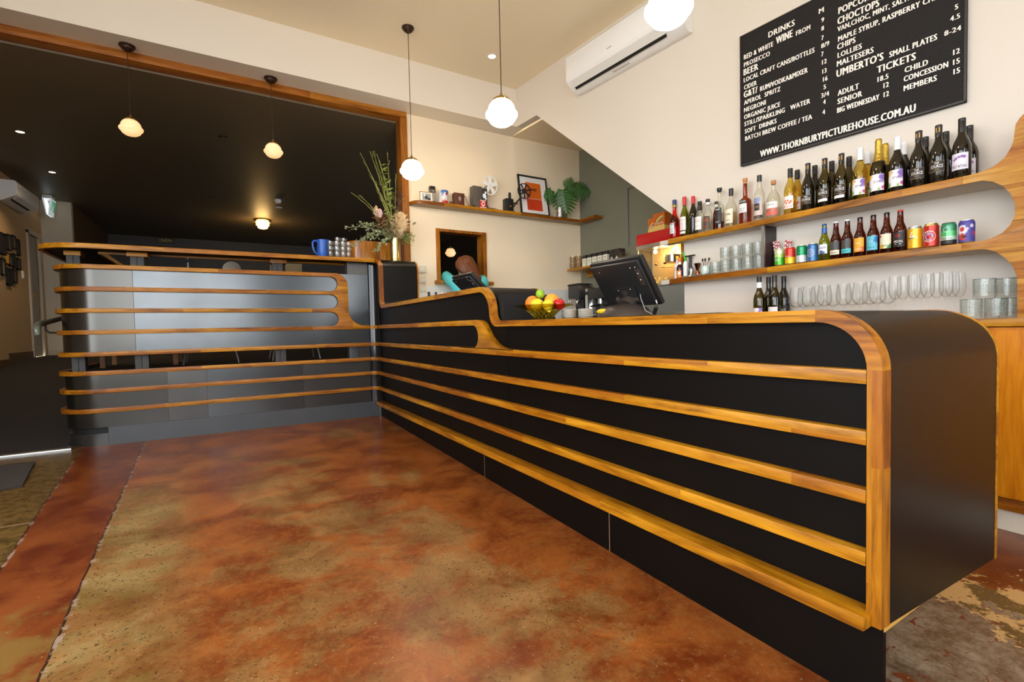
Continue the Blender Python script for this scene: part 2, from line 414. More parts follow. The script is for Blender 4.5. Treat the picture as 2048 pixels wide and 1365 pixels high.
# ------------------------------------------------------------------ room shell
ZC, ZB, YF, YB, XG = 3.8335, 3.3856, -0.034, 0.255, 2.998
def wx(y, off=0.0): return 1.79 - 0.098*(y+0.05) - off      # bar wall stands at a slight angle
g = G()
nx, ny = 18, 20
x0, x1, y0, y1 = -4.05, 3.1, -8.05, 1.7
for j in range(ny+1):
    for i in range(nx+1):
        x = x0+(x1-x0)*i/nx; y = y0+(y1-y0)*j/ny; g.v.append((x, y, fz(x, y)))
for j in range(ny):
    for i in range(nx):
        a = j*(nx+1)+i; g.f.append((a, a+1, a+nx+2, a+nx+1)); g.mi.append(0)
struct(g.build('floor', floor_mat), 'red and tan stained polished concrete floor with joints', 'floor')
def plane_slab(name, pts, z0, z1, mat, label, cat):
    return struct(G().prism(pts, 'z', z0, z1).build(name, mat), label, cat)
plane_slab('ceiling_front', [(-4.2,-8.1),(2.75,-8.1),(wx(YF)+0.06,YF+0.02),(-4.2,YF+0.02)], ZC, ZC+0.1, paint_ceil, 'cream ceiling over the serving counter', 'ceiling')
# beam with the lowered soffit behind it
struct(G().box((-4.2,YF,ZB),(wx(YF)+0.1,0.40,ZC+0.1)).build('trim_1', paint), 'deep cream beam above the foyer opening', 'beam')
plane_slab('ceiling_nook', [(wx(YF)+0.1,0.375),(3.1,0.375),(3.1,-2.4),(wx(-2.4)+0.1,-2.4)], ZB, ZB+0.08, paint_back, 'lowered ceiling over the coffee nook', 'ceiling')
# back wall with a hatch hole
def wall_back():
    s = G(); y0, y1 = YB, YB+0.12
    for (xa, xb, za, zb) in ((0.485,0.845,0,ZB),(1.44,3.05,0,ZB),(0.845,1.44,0,1.49),(0.845,1.44,2.095,ZB)):
        s.box((xa,y0,za),(xb,y1,zb))
    return s.build('wall_back', paint_back)
struct(wall_back(), 'warm cream back wall holding the shelf and the hatch', 'wall')
struct(G().box((0.485,YB-0.012,0.0),(2.99,YB-0.002,1.437)).build('wall_back_splash', white), 'white lower band of the back wall', 'wall')
# angled bar wall with the raking lower edge under the stair
def wp(x, y, z): return (wx(y)+x, y, z)
struct(G().prism([(YF-0.001,ZB),(-0.417,ZB),(-2.32,1.787),(-2.32,-0.15),(-8.05,-0.2),(-8.05,ZC+0.02),(YF-0.001,ZC+0.02)], 'x', 0, 0.10, wp).build('wall_right', paint_bar),
       'cream bar wall with raking lower edge behind the shelves', 'wall')
g = G().box((XG,-2.6,0),(XG+0.1,YB+0.12,ZB))
struct(g.build('wall_nook', grey_green), 'grey green rendered wall in the coffee nook', 'wall')
struct(G().box((XG-0.035,-2.6,0),(XG-0.001,-0.585,ZB)).build('wall_nook_pilaster', grey_green), 'slightly raised grey green wall face beside the conduit', 'wall')
struct(G().box((2.16,-2.7,0),(3.1,-2.6,ZB)).build('wall_nook_end', grey_green), 'hidden end wall of the coffee nook', 'wall')
# shop front behind the viewer: piers and sills around open glazing
def wall_holes(name, axis, at, th, lo, hi, holes, z0, z1, mat, label):
    s = G(); cur = lo
    def bx(a, b, za, zb):
        if axis == 'x': s.box((a,at,za),(b,at+th,zb))
        else: s.box((at,a,za),(at+th,b,zb))
    for (a, b, za, zb) in holes:
        bx(cur, a, z0, z1); bx(a, b, z0, za); bx(a, b, zb, z1); cur = b
    bx(cur, hi, z0, z1)
    return struct(s.build(name, mat), label, 'wall')
wall_holes('wall_front', 'x', -8.1, 0.1, -4.2, 2.75, [(-3.85,-2.05,.55,3.5),(-1.95,-.75,.55,3.5),(.75,1.7,.55,3.0)], -0.2, ZC, pm('charcoal_shopfront_paint', srgb(44,40,36), .6), 'shop front wall with three tall windows')
wall_holes('wall_left_front', 'y', -4.1, 0.1, -8.1, 0.25, [(-7.3,-5.0,.45,3.5),(-4.9,-2.5,.45,3.5)], -0.2, ZC, paint, 'cream left wall of the front room with windows')
for k, (a, b, zt) in enumerate(((-3.85,-2.05,3.5),(-1.95,-.75,3.5),(.75,1.7,3.0))):
    s = G()
    for q in ((a,-8.08,.55,a+.05,-8.02,zt),(b-.05,-8.08,.55,b,-8.02,zt),(a,-8.08,.55,b,-8.02,.6),(a,-8.08,zt-.05,b,-8.02,zt),(a,-8.08,2.55,b,-8.02,2.6)): s.box(q[:3], q[3:])
    struct(s.build('window_%d' % (k+1), black_matte), 'dark framed shop window', 'window')
for k, (a, b) in enumerate(((-7.3,-5.0),(-4.9,-2.5))):
    s = G()
    for q in ((-4.08,a,.45,-4.02,a+.05,3.5),(-4.08,b-.05,.45,-4.02,b,3.5),(-4.08,a,.45,-4.02,b,.5),(-4.08,a,3.45,-4.02,b,3.5)): s.box(q[:3], q[3:])
    struct(s.build('window_%d' % (k+4), black_matte), 'dark framed side window', 'window')
struct(G().box((-14,-20,-0.35),(9,-8.1,-0.25)).build('pavement', pm('pale_pavement', srgb(190,184,172), 0.8)), 'pale footpath outside the shop front', 'pavement')
struct(G().box((-14,-8.1,-0.35),(-4.1,3,-0.25)).build('pavement_side', MATS['pale_pavement']), 'pale footpath beside the shop', 'pavement')
# timber lining of the wide foyer opening
g = G().box((-4.0,YB-0.035,3.317),(0.485,YB+0.14,ZB-0.001))
struct(g.build('trim_2', wood_trim, bev=0.003), 'timber head lining of the wide foyer opening', 'trim')
g = G().box((0.408,YB-0.035,1.672),(0.486,YB+0.14,3.317))
struct(g.build('trim_3', wood_trimz, bev=0.003), 'timber jamb of the foyer opening beside the pendant', 'trim')
# hatch lining
g = G()
for a, b in (((0.811,.235,1.50),(0.856,.40,2.12)),((1.43,.235,1.50),(1.478,.40,2.12)),((0.857,.236,2.085),(1.429,.40,2.119))): g.box(a, b)
g.box((0.78,.165,1.462),(1.535,.40,1.502))
struct(g.build('window_6', wood_z, bev=0.003), 'timber lined serving hatch in the back wall', 'hatch')
# foyer
FZ, FC, XL = 0.62, 3.30, -4.0
def ramp_z(y): return 0.03 + (FZ-0.03)*min(1, max(0, (y-0.06)/4.95))
carpet = pm('dark_patterned_carpet', srgb(40,35,32), 0.95, bump=0.9, bscale=55, var=0.5, vscale=45)
g = G()
ys = [0.02 + i*0.5 for i in range(11)] + [6.3]
for y in ys: g.v += [(XL,y,ramp_z(y)), (-2.50,y,ramp_z(y))]
g.f = [(i*2,i*2+1,i*2+3,i*2+2) for i in range(len(ys)-1)]; g.mi = [0]*len(g.f)
struct(g.build('floor_ramp', carpet), 'dark carpeted ramp rising along the panelled partition', 'floor')
g = G().box((-2.5,0.30,0.3),(4.0,9.4,FZ)); g.box((XL,6.2,0.3),(-2.5,9.4,FZ)); g.box((XL,5.0,.3),(-2.56,6.3,FZ-.002))
struct(g.build('floor_foyer', carpet), 'black carpeted raised foyer floor', 'floor')
struct(G().box((XL-.1,0.36,FC),(4.0,9.5,FC+0.016)).box((XL-.1,0.405,FC+0.016),(4.0,9.5,FC+0.1)).build('ceiling_foyer', black_ceil), 'black painted foyer ceiling', 'ceiling')
foyer_tan = pm('tan_foyer_wall', srgb(186,154,112), 0.7, var=0.05, bump=0.15, bscale=60)
foyer_pale = pm('pale_foyer_wall', srgb(196,182,158), 0.7)
g = G()
for (ya, yb, za, zb) in ((0.25,5.45,-0.1,FC),(6.0,6.3,0.3,FC),(5.45,6.0,2.60,FC)): g.box((XL-.1,ya,za),(XL,yb,zb))
struct(g.build('wall_foyer_left', foyer_tan), 'tan foyer wall hung with small frames', 'wall')
struct(G().box((XL,6.18,FZ),(-3.60,6.30,FC)).build('wall_foyer_return', foyer_pale), 'pale wall return beside the foyer door', 'wall')
struct(G().box((-3.64,6.30,FZ),(-3.60,9.3,FC)).build('wall_foyer_passage', pm('brown_wall', srgb(78,58,40), 0.7)), 'brown passage wall running to the cinema door', 'wall')
struct(G().box((XL,9.28,0.3),(4.0,9.4,FC)).build('wall_foyer_far', black_paint), 'dark far wall of the foyer below the cinema sign', 'wall')
struct(G().box((3.9,0.4,0.3),(4.0,9.4,FC)).build('wall_foyer_right', black_paint), 'dark right wall of the foyer', 'wall')
g = G().box((-3.1,9.25,FZ),(-1.97,9.279,3.10))
struct(g.build('door_2', pm('black_door', srgb(16,14,13), 0.5)), 'dark cinema door under the lettered sign', 'door')
# foyer door in left wall
g = G()
arch = pm('dull_white_gloss', srgb(186,172,148), 0.4)
for a, b in (((-4.02,5.40,FZ),(-3.975,5.47,2.66)),((-4.02,5.98,FZ),(-3.985,6.05,2.66)),((-4.02,5.40,2.60),(-3.975,6.05,2.67))): g.box(a, b)
d = g.build('door_1', arch, bev=0.004)
struct(d, 'narrow white framed door at the top of the carpet ramp', 'door')
G().box((-4.07,5.45,FZ),(-4.03,6.0,2.60)).build('door_leaf', pm('greyish_door', srgb(160,152,138), 0.45), d)
G().sphere((-3.99,5.56,1.62),0.025,10,6).build('door_knob', brass, d, smooth=True)
g = G().box((-4.0,4.4,ramp_z(4.4)),(-3.985,5.39,FZ+.10)).box((-4.0,0.3,0.05),(-3.985,4.4,ramp_z(4.4)+.09))
struct(g.build('baseboard_left', pm('brown_skirting', srgb(92,70,48), 0.5)), 'brown skirting along the carpet ramp', 'baseboard')
struct(G().box((-3.99,6.165,FZ),(-3.60,6.18,FZ+.09)).build('baseboard_return', arch), 'pale skirting of the wall return', 'baseboard')
tag(G().box((-3.7,0.0,0.024),(-2.45,0.075,0.042)).build('threshold_strip', satin, bev=0.004), 'shiny metal edge strip where the ramp carpet meets concrete', 'threshold strip')
tag(G().box((XG-.055,-0.73,1.90),(XG-.036,-0.70,2.62)).box((XG-.055,-1.3,2.60),(XG-.036,-0.70,2.63)).build('conduit', pm('grey_conduit', srgb(120,122,112), 0.5), bev=0.006), 'grey conduit running up the nook wall', 'conduit')
# ------------------------------------------------------------------ slatted foyer partition (with the high ledge)
RZ = [1.48085, 1.30038, 1.12434, 0.94735, 0.76795, 0.6128, 0.46367, 0.30365]   # undersides of the eight rails
T = 0.0357
part = thing('slatted_partition', 'tall curved dark steel partition with orange timber rails and a high ledge', 'partition')
def lpath(off, x_end=-0.06, tail=1.6):
    """front line of the partition moved back by off: side leg, rounded corner, straight front, hollow inner corner"""
    p = [(-2.56+off, tail)] + [(x, y) for x, y in arc((-2.26, 0.30), 0.30-off, 180, 270, 14)]
    p.append((x_end, off))
    return p
def inner(off, n=8): return [(x, y) for x, y in arc((-0.06, -0.06), 0.06+off, 90, 0, n)]
def rail(z, x0=None):
    p = lpath(0) if x0 is None else lpath(0, x0)
    if x0 is None: p += inner(0)[1:]
    return G().sweep(p, z, z+T, 0.036).build('rail', wood_x, part, bev=0.0025)
for i, z in enumerate(RZ):
    rail(z, -0.62 if i < 4 else None)
# solid timber board that swallows the upper rails
r12 = 0.0723; r23 = 0.0702
def slot(c, r, n=10): return [(-0.437+r*math.cos(math.radians(a)), c+r*math.sin(math.radians(a))) for a in [90-180*k/n for k in range(n+1)]]
bp = [(-0.62, RZ[0]+T)] + arc((-0.39, RZ[0]+T-0.12), 0.12, 90, 0, 10) + arc((-0.11, 1.143), 0.16, 180, 270, 10) + [(-0.06, RZ[3]+T), (-0.06, RZ[3]), (-0.62, RZ[3])]
bp += [(-0.62, RZ[3]+T)] + list(reversed(slot((RZ[3]+T+RZ[2])/2, (RZ[2]-RZ[3]-T)/2))) + [(-0.62, RZ[2])]
bp += [(-0.62, RZ[2]+T)] + list(reversed(slot((RZ[2]+T+RZ[1])/2, (RZ[1]-RZ[2]-T)/2))) + [(-0.62, RZ[1])]
bp += [(-0.62, RZ[1]+T)] + list(reversed(slot((RZ[1]+T+RZ[0])/2, (RZ[0]-RZ[1]-T)/2))) + [(-0.62, RZ[0])]
G().prism(bp, 'y', 0.0, 0.0355).build('end_board', wood_x, part, bev=0.0025)
G().sweep(inner(0), RZ[3], RZ[3]+T, 0.036).build('rail', wood_x, part)
# panels
def band(path, z0, z1, mat, name): return G().sweep(path, z0, z1, 0.018).build(name, mat, part, smooth=True, ang=40)
cz = [p for p in lpath(0.0365)]
curved = cz[:-1] + [(-2.016, 0.0365)]
band(curved, RZ[4]+.002, RZ[0]+T-.003, steel_curve, 'curved_panel')
band([(-2.0135,0.0365),(-0.06,0.0365)], RZ[4]+.002, RZ[0]+T-.003, steel_panel, 'flat_panel')
curved = cz[:-1] + [(-1.81, 0.0365)]
band(curved, 0.178, RZ[5]+T-.003, steel_curve, 'curved_panel')
band([(-1.8085,0.0365),(-1.52,0.0365)], 0.178, RZ[5]+T-.003, steel_dark, 'flat_panel')
band([(-1.5185,0.0365),(-0.72,0.0365)], 0.178, RZ[5]+T-.003, steel_panel, 'flat_panel')
band([(-0.7185,0.0365),(-0.06,0.0365)], 0.178, RZ[5]+T-.003, steel_dark, 'flat_panel')
band([(-0.262,0.040),(-0.06,0.040)], RZ[0]+T-.004, 1.648, steel_dark, 'column_panel')
band(inner(0.0365, 12), 0.178, 1.648, gloss_black, 'corner_panel')
band([(-0.17,0.0375),(-0.06,0.0375)], RZ[5]+.002, RZ[4]+.004, steel_dark, 'infill_panel')
# kickboards
G().sweep([(-2.222,0.040),(0.03,0.040)], -0.01, 0.1765, 0.02).build('kickboard', kick_grey, part)
kp = [(-2.52,1.2)] + arc((-2.26,0.30), 0.255, 180, 270, 12) + [(-2.224,0.044)]
G().sweep(kp, -0.01, 0.128, 0.02).build('curved_kickboard', steel_dark, part, smooth=True)
G().sweep([(x,y) for x,y in ([(-2.50,1.2)]+arc((-2.26,0.30),0.235,180,270,10)+[(-0.1,0.066)])], 0.0, 0.60, 0.01).build('backing', void, part)
# posts with timber blocks under the ledge
for (a, b, c, d) in ((-2.455,-2.370,-2.465,-2.360),(-2.031,-1.936,-2.051,-1.909),(-0.952,-0.858,-0.968,-0.824)):
    y = .17 if a < -2.3 else .08
    p = G().box((a,y,0.05),((a+b)/2-.001,y+.09,1.600)).box(((a+b)/2+.001,y+.002,0.05),(b,y+.09,1.600)).build('post', post_grey, part, bev=0.002)
    G().box((c,y-.02,1.600),(d,y+.12,1.636)).build('packer', wood_x, part, bev=0.002)
G().box((-0.256,0.08,0.05),(-0.15,0.17,1.645)).build('post', kick_grey, part, bev=0.002)
# high ledge
def ledge(off):
    p = [(-2.635+off,1.6),(-2.635+off,0.27)] + arc((-2.30,0.27), 0.335-off, 180, 270, 16)[1:] + [(-0.005,-0.075+off)]
    return p
outer = ledge(0.0)
inn = [(-0.005,0.27)] + [(-2.27,0.27),(-2.27,1.6)]
G().prism(ledge(.006)+inn, 'z', 1.654, 1.6695).build('ledge_top', pm('dark_ledge_board', srgb(30,24,20), .5), part)
G().prism(ledge(.006)+inn, 'z', 1.6695, 1.673).build('ledge_surface', wood_x, part)
G().sweep(outer, 1.634, 1.6735, 0.03).build('ledge_edging', wood_x, part, bev=0.003)
G().sweep([(-2.27,1.6),(-2.27,0.27),(-0.24,0.27)][::-1], 1.636, 1.6735, -0.028).build('rear_edging', wood_x, part, bev=0.002)
# handrail on the ramp side
hr = thing('handrail', 'grey handrail with turned down end on the ramp side of the partition', 'handrail', (0,0,0))
hp = [(-2.655,0.20,0.955),(-2.66,0.195,0.985),(-2.66,0.21,1.02),(-2.66,0.25,1.04)] + [(-2.66,0.25+0.3*i,1.04+0.03*i) for i in range(1,6)]
G().tube(hp, [0.022,0.026,0.026,0.025]+[0.022]*5, 12).build('rail_tube', pm('grey_green_metal', srgb(112,116,104), 0.35, metal=0.3), hr, smooth=True, ang=60)
for y in (0.42, 1.3):
    z = 1.04+0.1*(y-0.25)
    G().tube([(-2.66,y,z-0.02),(-2.66,y,z-0.06),(-2.64,y,z-0.085),(-2.56,y,z-0.09)], 0.008, 8).build('bracket', black_plastic, hr, smooth=True)

# ------------------------------------------------------------------ serving counter: a cascading timber edged ribbon
cnt = thing('serving_counter', 'long stepped black serving counter with orange timber edging and rails', 'counter')
low = [(0.25,1.632)] + arc((-0.076,1.542), 0.09, 90, 180, 8) + arc((-0.256,1.242), 0.09, 0, -90, 8) + arc((-2.395,1.022), 0.132, 90, 180, 10) + arc((-2.612,1.022), 0.085, 0, -90, 8) + arc((-4.38,0.804), 0.122, 90, 180, 12) + [(-4.502,0.157)]
RT = 0.033
def offs(pl, d):
    out = []
    for i in range(len(pl)):
        a = Vector(pl[max(i-1,0)]); b = Vector(pl[min(i+1,len(pl)-1)]); t = (b-a).normalized()
        out.append((pl[i][0]+t.y*d, pl[i][1]-t.x*d))
    return out
upp = [(a, b) for a, b in offs(low, RT)]
# travel is towards -y, outward normal is up / towards the viewer
if upp[0][1] < low[0][1]: upp = offs(low, -RT)
def skew(x, y, z): return (x, y - 0.045*x*max(0, min(1, (-4.2-y)/0.3)), z)
def ribbon(name, i0, i1, xa, xb, mat, lift=0.0, bev=0):
    lo = low[i0:i1+1]; hi = upp[i0:i1+1]
    if lift:
        hi = [(h[0]+(h[0]-l[0])*lift, h[1]+(h[1]-l[1])*lift) for l, h in zip(lo, hi)]
    s = G()
    n = len(lo)
    for l, h in zip(lo, hi): s.v += [skew(xa,*l), skew(xb,*l), skew(xb,*h), skew(xa,*h)]
    for i in range(n-1):
        a, b = i*4, i*4+4
        for k in range(4): s.f.append((a+k, b+k, b+(k+1)%4, a+(k+1)%4))
    s.f += [(0,1,2,3), ((n-1)*4+3,(n-1)*4+2,(n-1)*4+1,(n-1)*4)]
    s.mi = [0]*len(s.f)
    return s.build(name, mat, cnt, smooth=True, ang=40)
iS = next(i for i, p in enumerate(low) if p[0] < -2.6)      # foot of the step
iC = next(i for i, p in enumerate(low) if p[0] < -4.37)     # start of the last bend
iA = next(i for i, p in enumerate(low) if p[0] < -0.24)     # foot of the first drop
NL = len(low)-1
ribbon('front_edging', 0, iA, 0.0, 0.042, wood_z)
ribbon('front_edging', iA, iS, 0.0, 0.042, wood_y)
ribbon('front_edging', iS, iC, 0.0, 0.042, wood_y)
ribbon('corner_edging', iC, NL-1, 0.0, 0.042, wood('corner_timber', 'y', WD, WM, WL, board=5, cross=0.05, tone=0.05))
ribbon('end_post', NL-1, NL, 0.0, 0.042, wood_z)
ribbon('worktop', 0, iS, 0.042, 0.405, lam, -0.06)
ribbon('worktop', iS, NL, 0.042, 0.712, lam, -0.06)
G().box((0.40,-2.62,0.97),(0.425,-2.52,0.99)).build('worktop_cleat', lam, cnt)
ribbon('rear_edging', 0, iS, 0.405, 0.42, wood_y)
ribbon('rear_edging', iS, NL, 0.712, 0.727, wood_y)
# front panels under the ribbon
def fpanel(ya, yb, zb, name):
    top = [p for p in low if yb-1e-6 <= p[0] <= ya+1e-6]
    def zat(y):
        best = [b0+(b1-b0)*(y-a0)/(a1-a0) for (a0, b0), (a1, b1) in zip(low, low[1:]) if abs(a0-a1) > 1e-9 and min(a0,a1)-1e-9 <= y <= max(a0,a1)+1e-9]
        return min(best)
    pts = [(ya, zb), (ya, zat(ya))] + [p for p in top if yb < p[0] < ya] + [(yb, zat(yb)), (yb, zb)]
    return G().prism(pts, 'x', 0.036, 0.054).build(name, dark_panel, cnt)
fpanel(-0.168, -2.687, 0.16, 'front_panel')
fpanel(-2.692, -4.501, 0.16, 'front_panel')
G().box((0.036,-0.02,0.16),(0.054,-0.1675,1.65)).build('front_panel', dark_panel, cnt)
G().box((0.040,-2.6915,0.16),(0.05,-2.6875,0.93)).build('panel_joint', pm('pale_joint', srgb(150,120,92), .6), cnt)
for z in RZ[4:]:
    G().box((0.0005,-0.06,z),(0.036,-4.5005,z+T)).build('rail', wood_y, cnt, bev=0.0025)
# upper rail that dives into the one below
z4, z5 = RZ[3], RZ[4]
G().box((0.0005,-0.06,z4),(0.036,-2.10,z4+T)).build('rail', wood_y, cnt, bev=0.0025)
sc_ = (z4+z5+T)/2; sr = (z4-z5-T)/2
jp = [(-2.10,z4+T),(-2.33,z4+T),(-2.385,.980),(-2.426,.970),(-2.455,.950),(-2.48,.922),(-2.51,.890),(-2.545,.862),(-2.59,.838),(-2.64,.820),(-2.70,.809),(-2.76,.8047),(-2.80,z5+T),(-2.80,z5+T-.001),(-2.10,z5+T-.001)]
jp += [(-2.10,z5+T)] + [(-2.30-sr*math.cos(math.radians(a)), sc_+sr*math.sin(math.radians(a))) for a in range(-90,91,15)] + [(-2.10,z4)]
G().prism(jp, 'x', 0.0005, 0.036).build('joining_board', wood_y, cnt, bev=0.0025)
# proud lowest rail, kickboards
G().box((-0.036,-0.07,0.153),(0.036,-4.512,0.189)).build('rail', wood_y, cnt, bev=0.003)
for k, (a, b) in enumerate(((0.03,-2.340),(-2.344,-3.509),(-3.513,-4.523))):
    zz = min(fz(0.04,a), fz(0.04,b))-0.01
    G().hexa([(0.040,a,fz(0,a)-.005),(0.058,a,fz(0,a)-.005),(0.058,b,fz(0,b)-.005),(0.040,b,fz(0,b)-.005),(0.040,a,0.158),(0.058,a,0.158),(0.058,b,0.158),(0.040,b,0.158)]).build('kickboard', dark_panel, cnt)
for y in (-2.342,-3.511): G().box((0.0405,y-.002,fz(0,y)),(0.05,y+.002,0.155)).build('panel_joint', MATS['pale_joint'], cnt)
# recessed base behind the kickboard and a timber batten under the end
G().box((0.10,-4.30,-0.09),(0.40,-0.2,0.14)).build('base_carcass', void, cnt)
G().box((0.06,-2.60,0.14),(0.40,-0.3,1.13)).box((0.06,-4.48,0.16),(0.70,-2.62,0.90)).build('carcass', void, cnt)
G().box((0.045,-4.525,0.130),(0.26,-4.49,0.156)).build('end_batten', pm('raw_pine', srgb(206,160,70), .6), cnt)
# ------------------------------------------------------------------ lamps
opal = pm('lit_opal_glass', (1,0.97,0.9), 0.3, emit=(1.0,0.88,0.70), es=32.0)
opal_warm = pm('lit_warm_opal_glass', (.6,0.5,0.36), 0.3, emit=(1.0,0.58,0.24), es=0.95)
SH = [(0,-.088),(.030,-.086),(.058,-.078),(.082,-.062),(.096,-.042),(.101,-.032),(.112,-.022),(.1165,-.010),(.114,.002),(.106,.010),(.099,.016),(.097,.030),(.090,.052),(.076,.072),(.060,.085),(.056,.09)]
def pendant(name_label, x, y, ztop, zc, k, mat, hidden_top=False):
    r = thing('pendant_lamp', name_label, 'pendant lamp', (x,y,ztop), group='schoolhouse pendant lamps')
    c = G().lathe([(0,0),(.058,0),(.058,-.012),(.046,-.020),(.044,-.030),(.020,-.048),(.008,-.055),(0,-.056)], n=24).build('ceiling_rose', bronze, r, smooth=True)
    dz = zc-ztop
    G().tube([(0,0,-.05),(0,0,dz+.15*k)], .0032, 8).build('cord', bronze, r, smooth=True)
    G().lathe([(0,.150),(.008,.148),(.010,.128),(.024,.122),(.044,.112),(.062,.098),(.064,.086),(.058,.084),(.0,.084)], (0,0,0), 28).build('gallery', brass, r, smooth=True).location = (0,0,dz)
    r.children[-1].scale = (k,k,k)
    s = G().lathe(SH, n=32).build('shade', mat, r, smooth=True, ang=60)
    s.location = (0,0,dz); s.scale = (k,k,k)
    for q in range(3):
        a = 2*PI*q/3+.4
        b = G().sphere((.064*math.cos(a),.064*math.sin(a),.092),.006,8,6).build('thumb_screw', gold, r, smooth=True)
        b.location = (0,0,dz); b.scale = (k,k,k)
    return r
pendant('warm lit opal pendant lamp on the beam, farthest from the timber jamb', -1.985, 0.12, ZB, 2.695, .74, opal_warm)
pendant('small warm lit opal pendant lamp on the beam above the middle of the ledge', -0.897, 0.13, ZB, 2.69, .74, opal_warm)
pendant('bright white pendant lamp hanging beside the timber jamb and flowers', 0.25, -0.56, ZC, 2.475, 1.0, opal)
pendant('bright white pendant lamp hanging over the stepped counter, middle of the counter row', 0.405, -2.04, ZC, 2.475, 1.0, opal)
pendant('large bright pendant lamp cut by the top of the picture before the air conditioner', 0.56, -3.42, ZC, 2.485, 1.0, opal)
pendant('warm lit pendant lamp seen through the serving hatch', 2.217, 3.0, FC, 2.315, .85, opal_warm)
lit_dl = pm('lit_downlight', (1,1,1), .4, emit=(1,0.72,0.38), es=30)
off_dl = pm('unlit_downlight', srgb(120,112,104), .3)
def downlight(x, y, z, label, lit, power=0, col=(1,.72,.42)):
    r = thing('downlight', label, 'downlight', (x,y,z), group='recessed ceiling downlights')
    G().lathe([(.036,-.001),(.050,-.001),(.050,-.006),(.038,-.008),(.036,-.002)], n=24).build('bezel', white_plastic if lit == 2 else bronze, r, smooth=True)
    G().cyl((0,0,0),.037,-.004,-.002,20).build('lens', (lit_dl if lit else off_dl), r)
    if power:
        d = bpy.data.lights.new('downlight_beam', 'SPOT'); d.energy = power; d.spot_size = 1.9; d.spot_blend = .8; d.color = col; d.shadow_soft_size = .04
        o = bpy.data.objects.new('downlight_beam', d); COL.objects.link(o); o.parent = r; o.location = (0,0,-.02)
    return r
downlight(1.188,-0.53,ZC,'small lit downlight in the cream ceiling beside the air conditioner',2,25,(1,.85,.65))
downlight(-3.29,2.58,FC,'lit downlight in the black foyer ceiling, nearest the left edge',1,45)
downlight(-3.396,4.23,FC,'lit downlight in the black foyer ceiling above the ramp head and exit sign',1,45)
downlight(-1.296,1.70,FC,'unlit downlight in the black ceiling between the two warm pendants',0)
downlight(0.72,1.68,FC,'unlit downlight in the black ceiling behind the flower stems',0)
downlight(-1.48,4.73,FC,'small dim unlit downlight deep in the black ceiling, before the cinema sign',0)
downlight(0.536,4.72,FC,'small dim unlit downlight deep in the black ceiling above the blue jug',0)
# crystal ceiling fitting
r = thing('ceiling_light', 'glowing crystal bowl ceiling light deep in the black foyer', 'ceiling light', (-0.596,6.26,FC))
G().lathe([(0,0),(.16,0),(.165,-.02),(.13,-.035),(.12,-.03),(0,-.03)], n=28).build('brass_plate', gold, r, smooth=True)
cr_em = pm('lit_crystal', (1,.85,.6), .1, emit=(1,.60,.18), es=14)
G().lathe([(.115,-.03),(.118,-.09),(.095,-.15),(.05,-.185),(0,-.19)], n=14).build('crystal_bowl', cr_em, r)
s = G()
for k in range(3):
    for i in range(16):
        a = 2*PI*(i+.5*k)/16; rr = (.128,.118,.085)[k]
        s.lathe([(0,.02),(.012,0),(0,-.02)], (rr*math.cos(a),rr*math.sin(a),(-.06,-.11,-.16)[k]), 6)
s.build('crystal_drops', pm('crystal', (1,.9,.7), .05, trans=1, ior=1.5), r)
d = bpy.data.lights.new('crystal_glow', 'POINT'); d.energy = 14; d.color = (1,.6,.22); d.shadow_soft_size = .12
o = bpy.data.objects.new('crystal_glow', d); COL.objects.link(o); o.parent = r; o.location = (0,0,-.26)
# smoke detector and flat disc
r = thing('smoke_detector', 'white drum smoke detector on the black foyer ceiling', 'smoke detector', (-0.46,4.45,FC))
G().lathe([(0,0),(.058,0),(.058,-.02),(.050,-.024),(.050,-.05),(.034,-.06),(0,-.06)], n=24).build('body', white_plastic, r, smooth=True)
G().sphere((.03,-.03,-.055),.006,8,6).build('indicator', pm('red_led', srgb(190,40,30), .4), r)
tag(G().cyl((-0.40,5.02,FC),.065,-.012,-.0005,24).build('ceiling_disc', white_plastic, smooth=True), 'flat white ceiling disc just behind the drum smoke detector', 'ceiling plate')
# ------------------------------------------------------------------ exit sign
r = thing('exit_sign', 'wedge shaped lit exit sign hanging over the ramp head', 'exit sign', (-3.81,5.8,3.245))
G().box((-.06,-.05,.0),(.06,.16,.055)).build('housing', white_plastic, r, bev=.004)
sgw = pm('lit_sign_edge', (1,1,1), .4, emit=(.80,.90,.95), es=.35)
for sx in (-1,1):
    s = G(); x0 = sx*.048; x1 = sx*.012
    s.hexa([(x1-.006,-.06,-.27),(x1+.006,-.06,-.27),(x1+.006,.20,-.27),(x1-.006,.20,-.27),(x0-.010,-.06,0),(x0+.010,-.06,0),(x0+.010,.20,0),(x0-.010,.20,0)])
    s.build('diffuser', sgw, r)
sgg = pm('lit_sign_green', (.02,.3,.12), .4, emit=(.03,.35,.16), es=.5)
s = G(); s.hexa([(.0185,-.02,-.25),(.0195,-.02,-.25),(.0195,.19,-.25),(.0185,.19,-.25),(.0575,-.02,-.03),(.0590,-.02,-.03),(.0590,.19,-.03),(.0575,.19,-.03)])
s.build('green_face', sgg, r)
def slantx(z): return .0192+(.0590-.0192)*(z+.25)/.22+.001
s = G()
def sp_(pts):
    s.add([(slantx(z),y,z) for y,z in pts],[tuple(range(len(pts)))])
sp_([(.10,-.07),(.12,-.07),(.12,-.09),(.10,-.09)]); sp_([(.07,-.10),(.12,-.10),(.10,-.16),(.06,-.15)])
sp_([(.06,-.15),(.10,-.16),(.13,-.21),(.11,-.22),(.085,-.18)]); sp_([(.06,-.15),(.085,-.17),(.05,-.22),(.02,-.22),(.02,-.205),(.045,-.20)])
sp_([(.0,-.05),(.03,-.05),(.03,-.235),(.0,-.235)])
s.build('running_figure', sgw, r, fix=False)
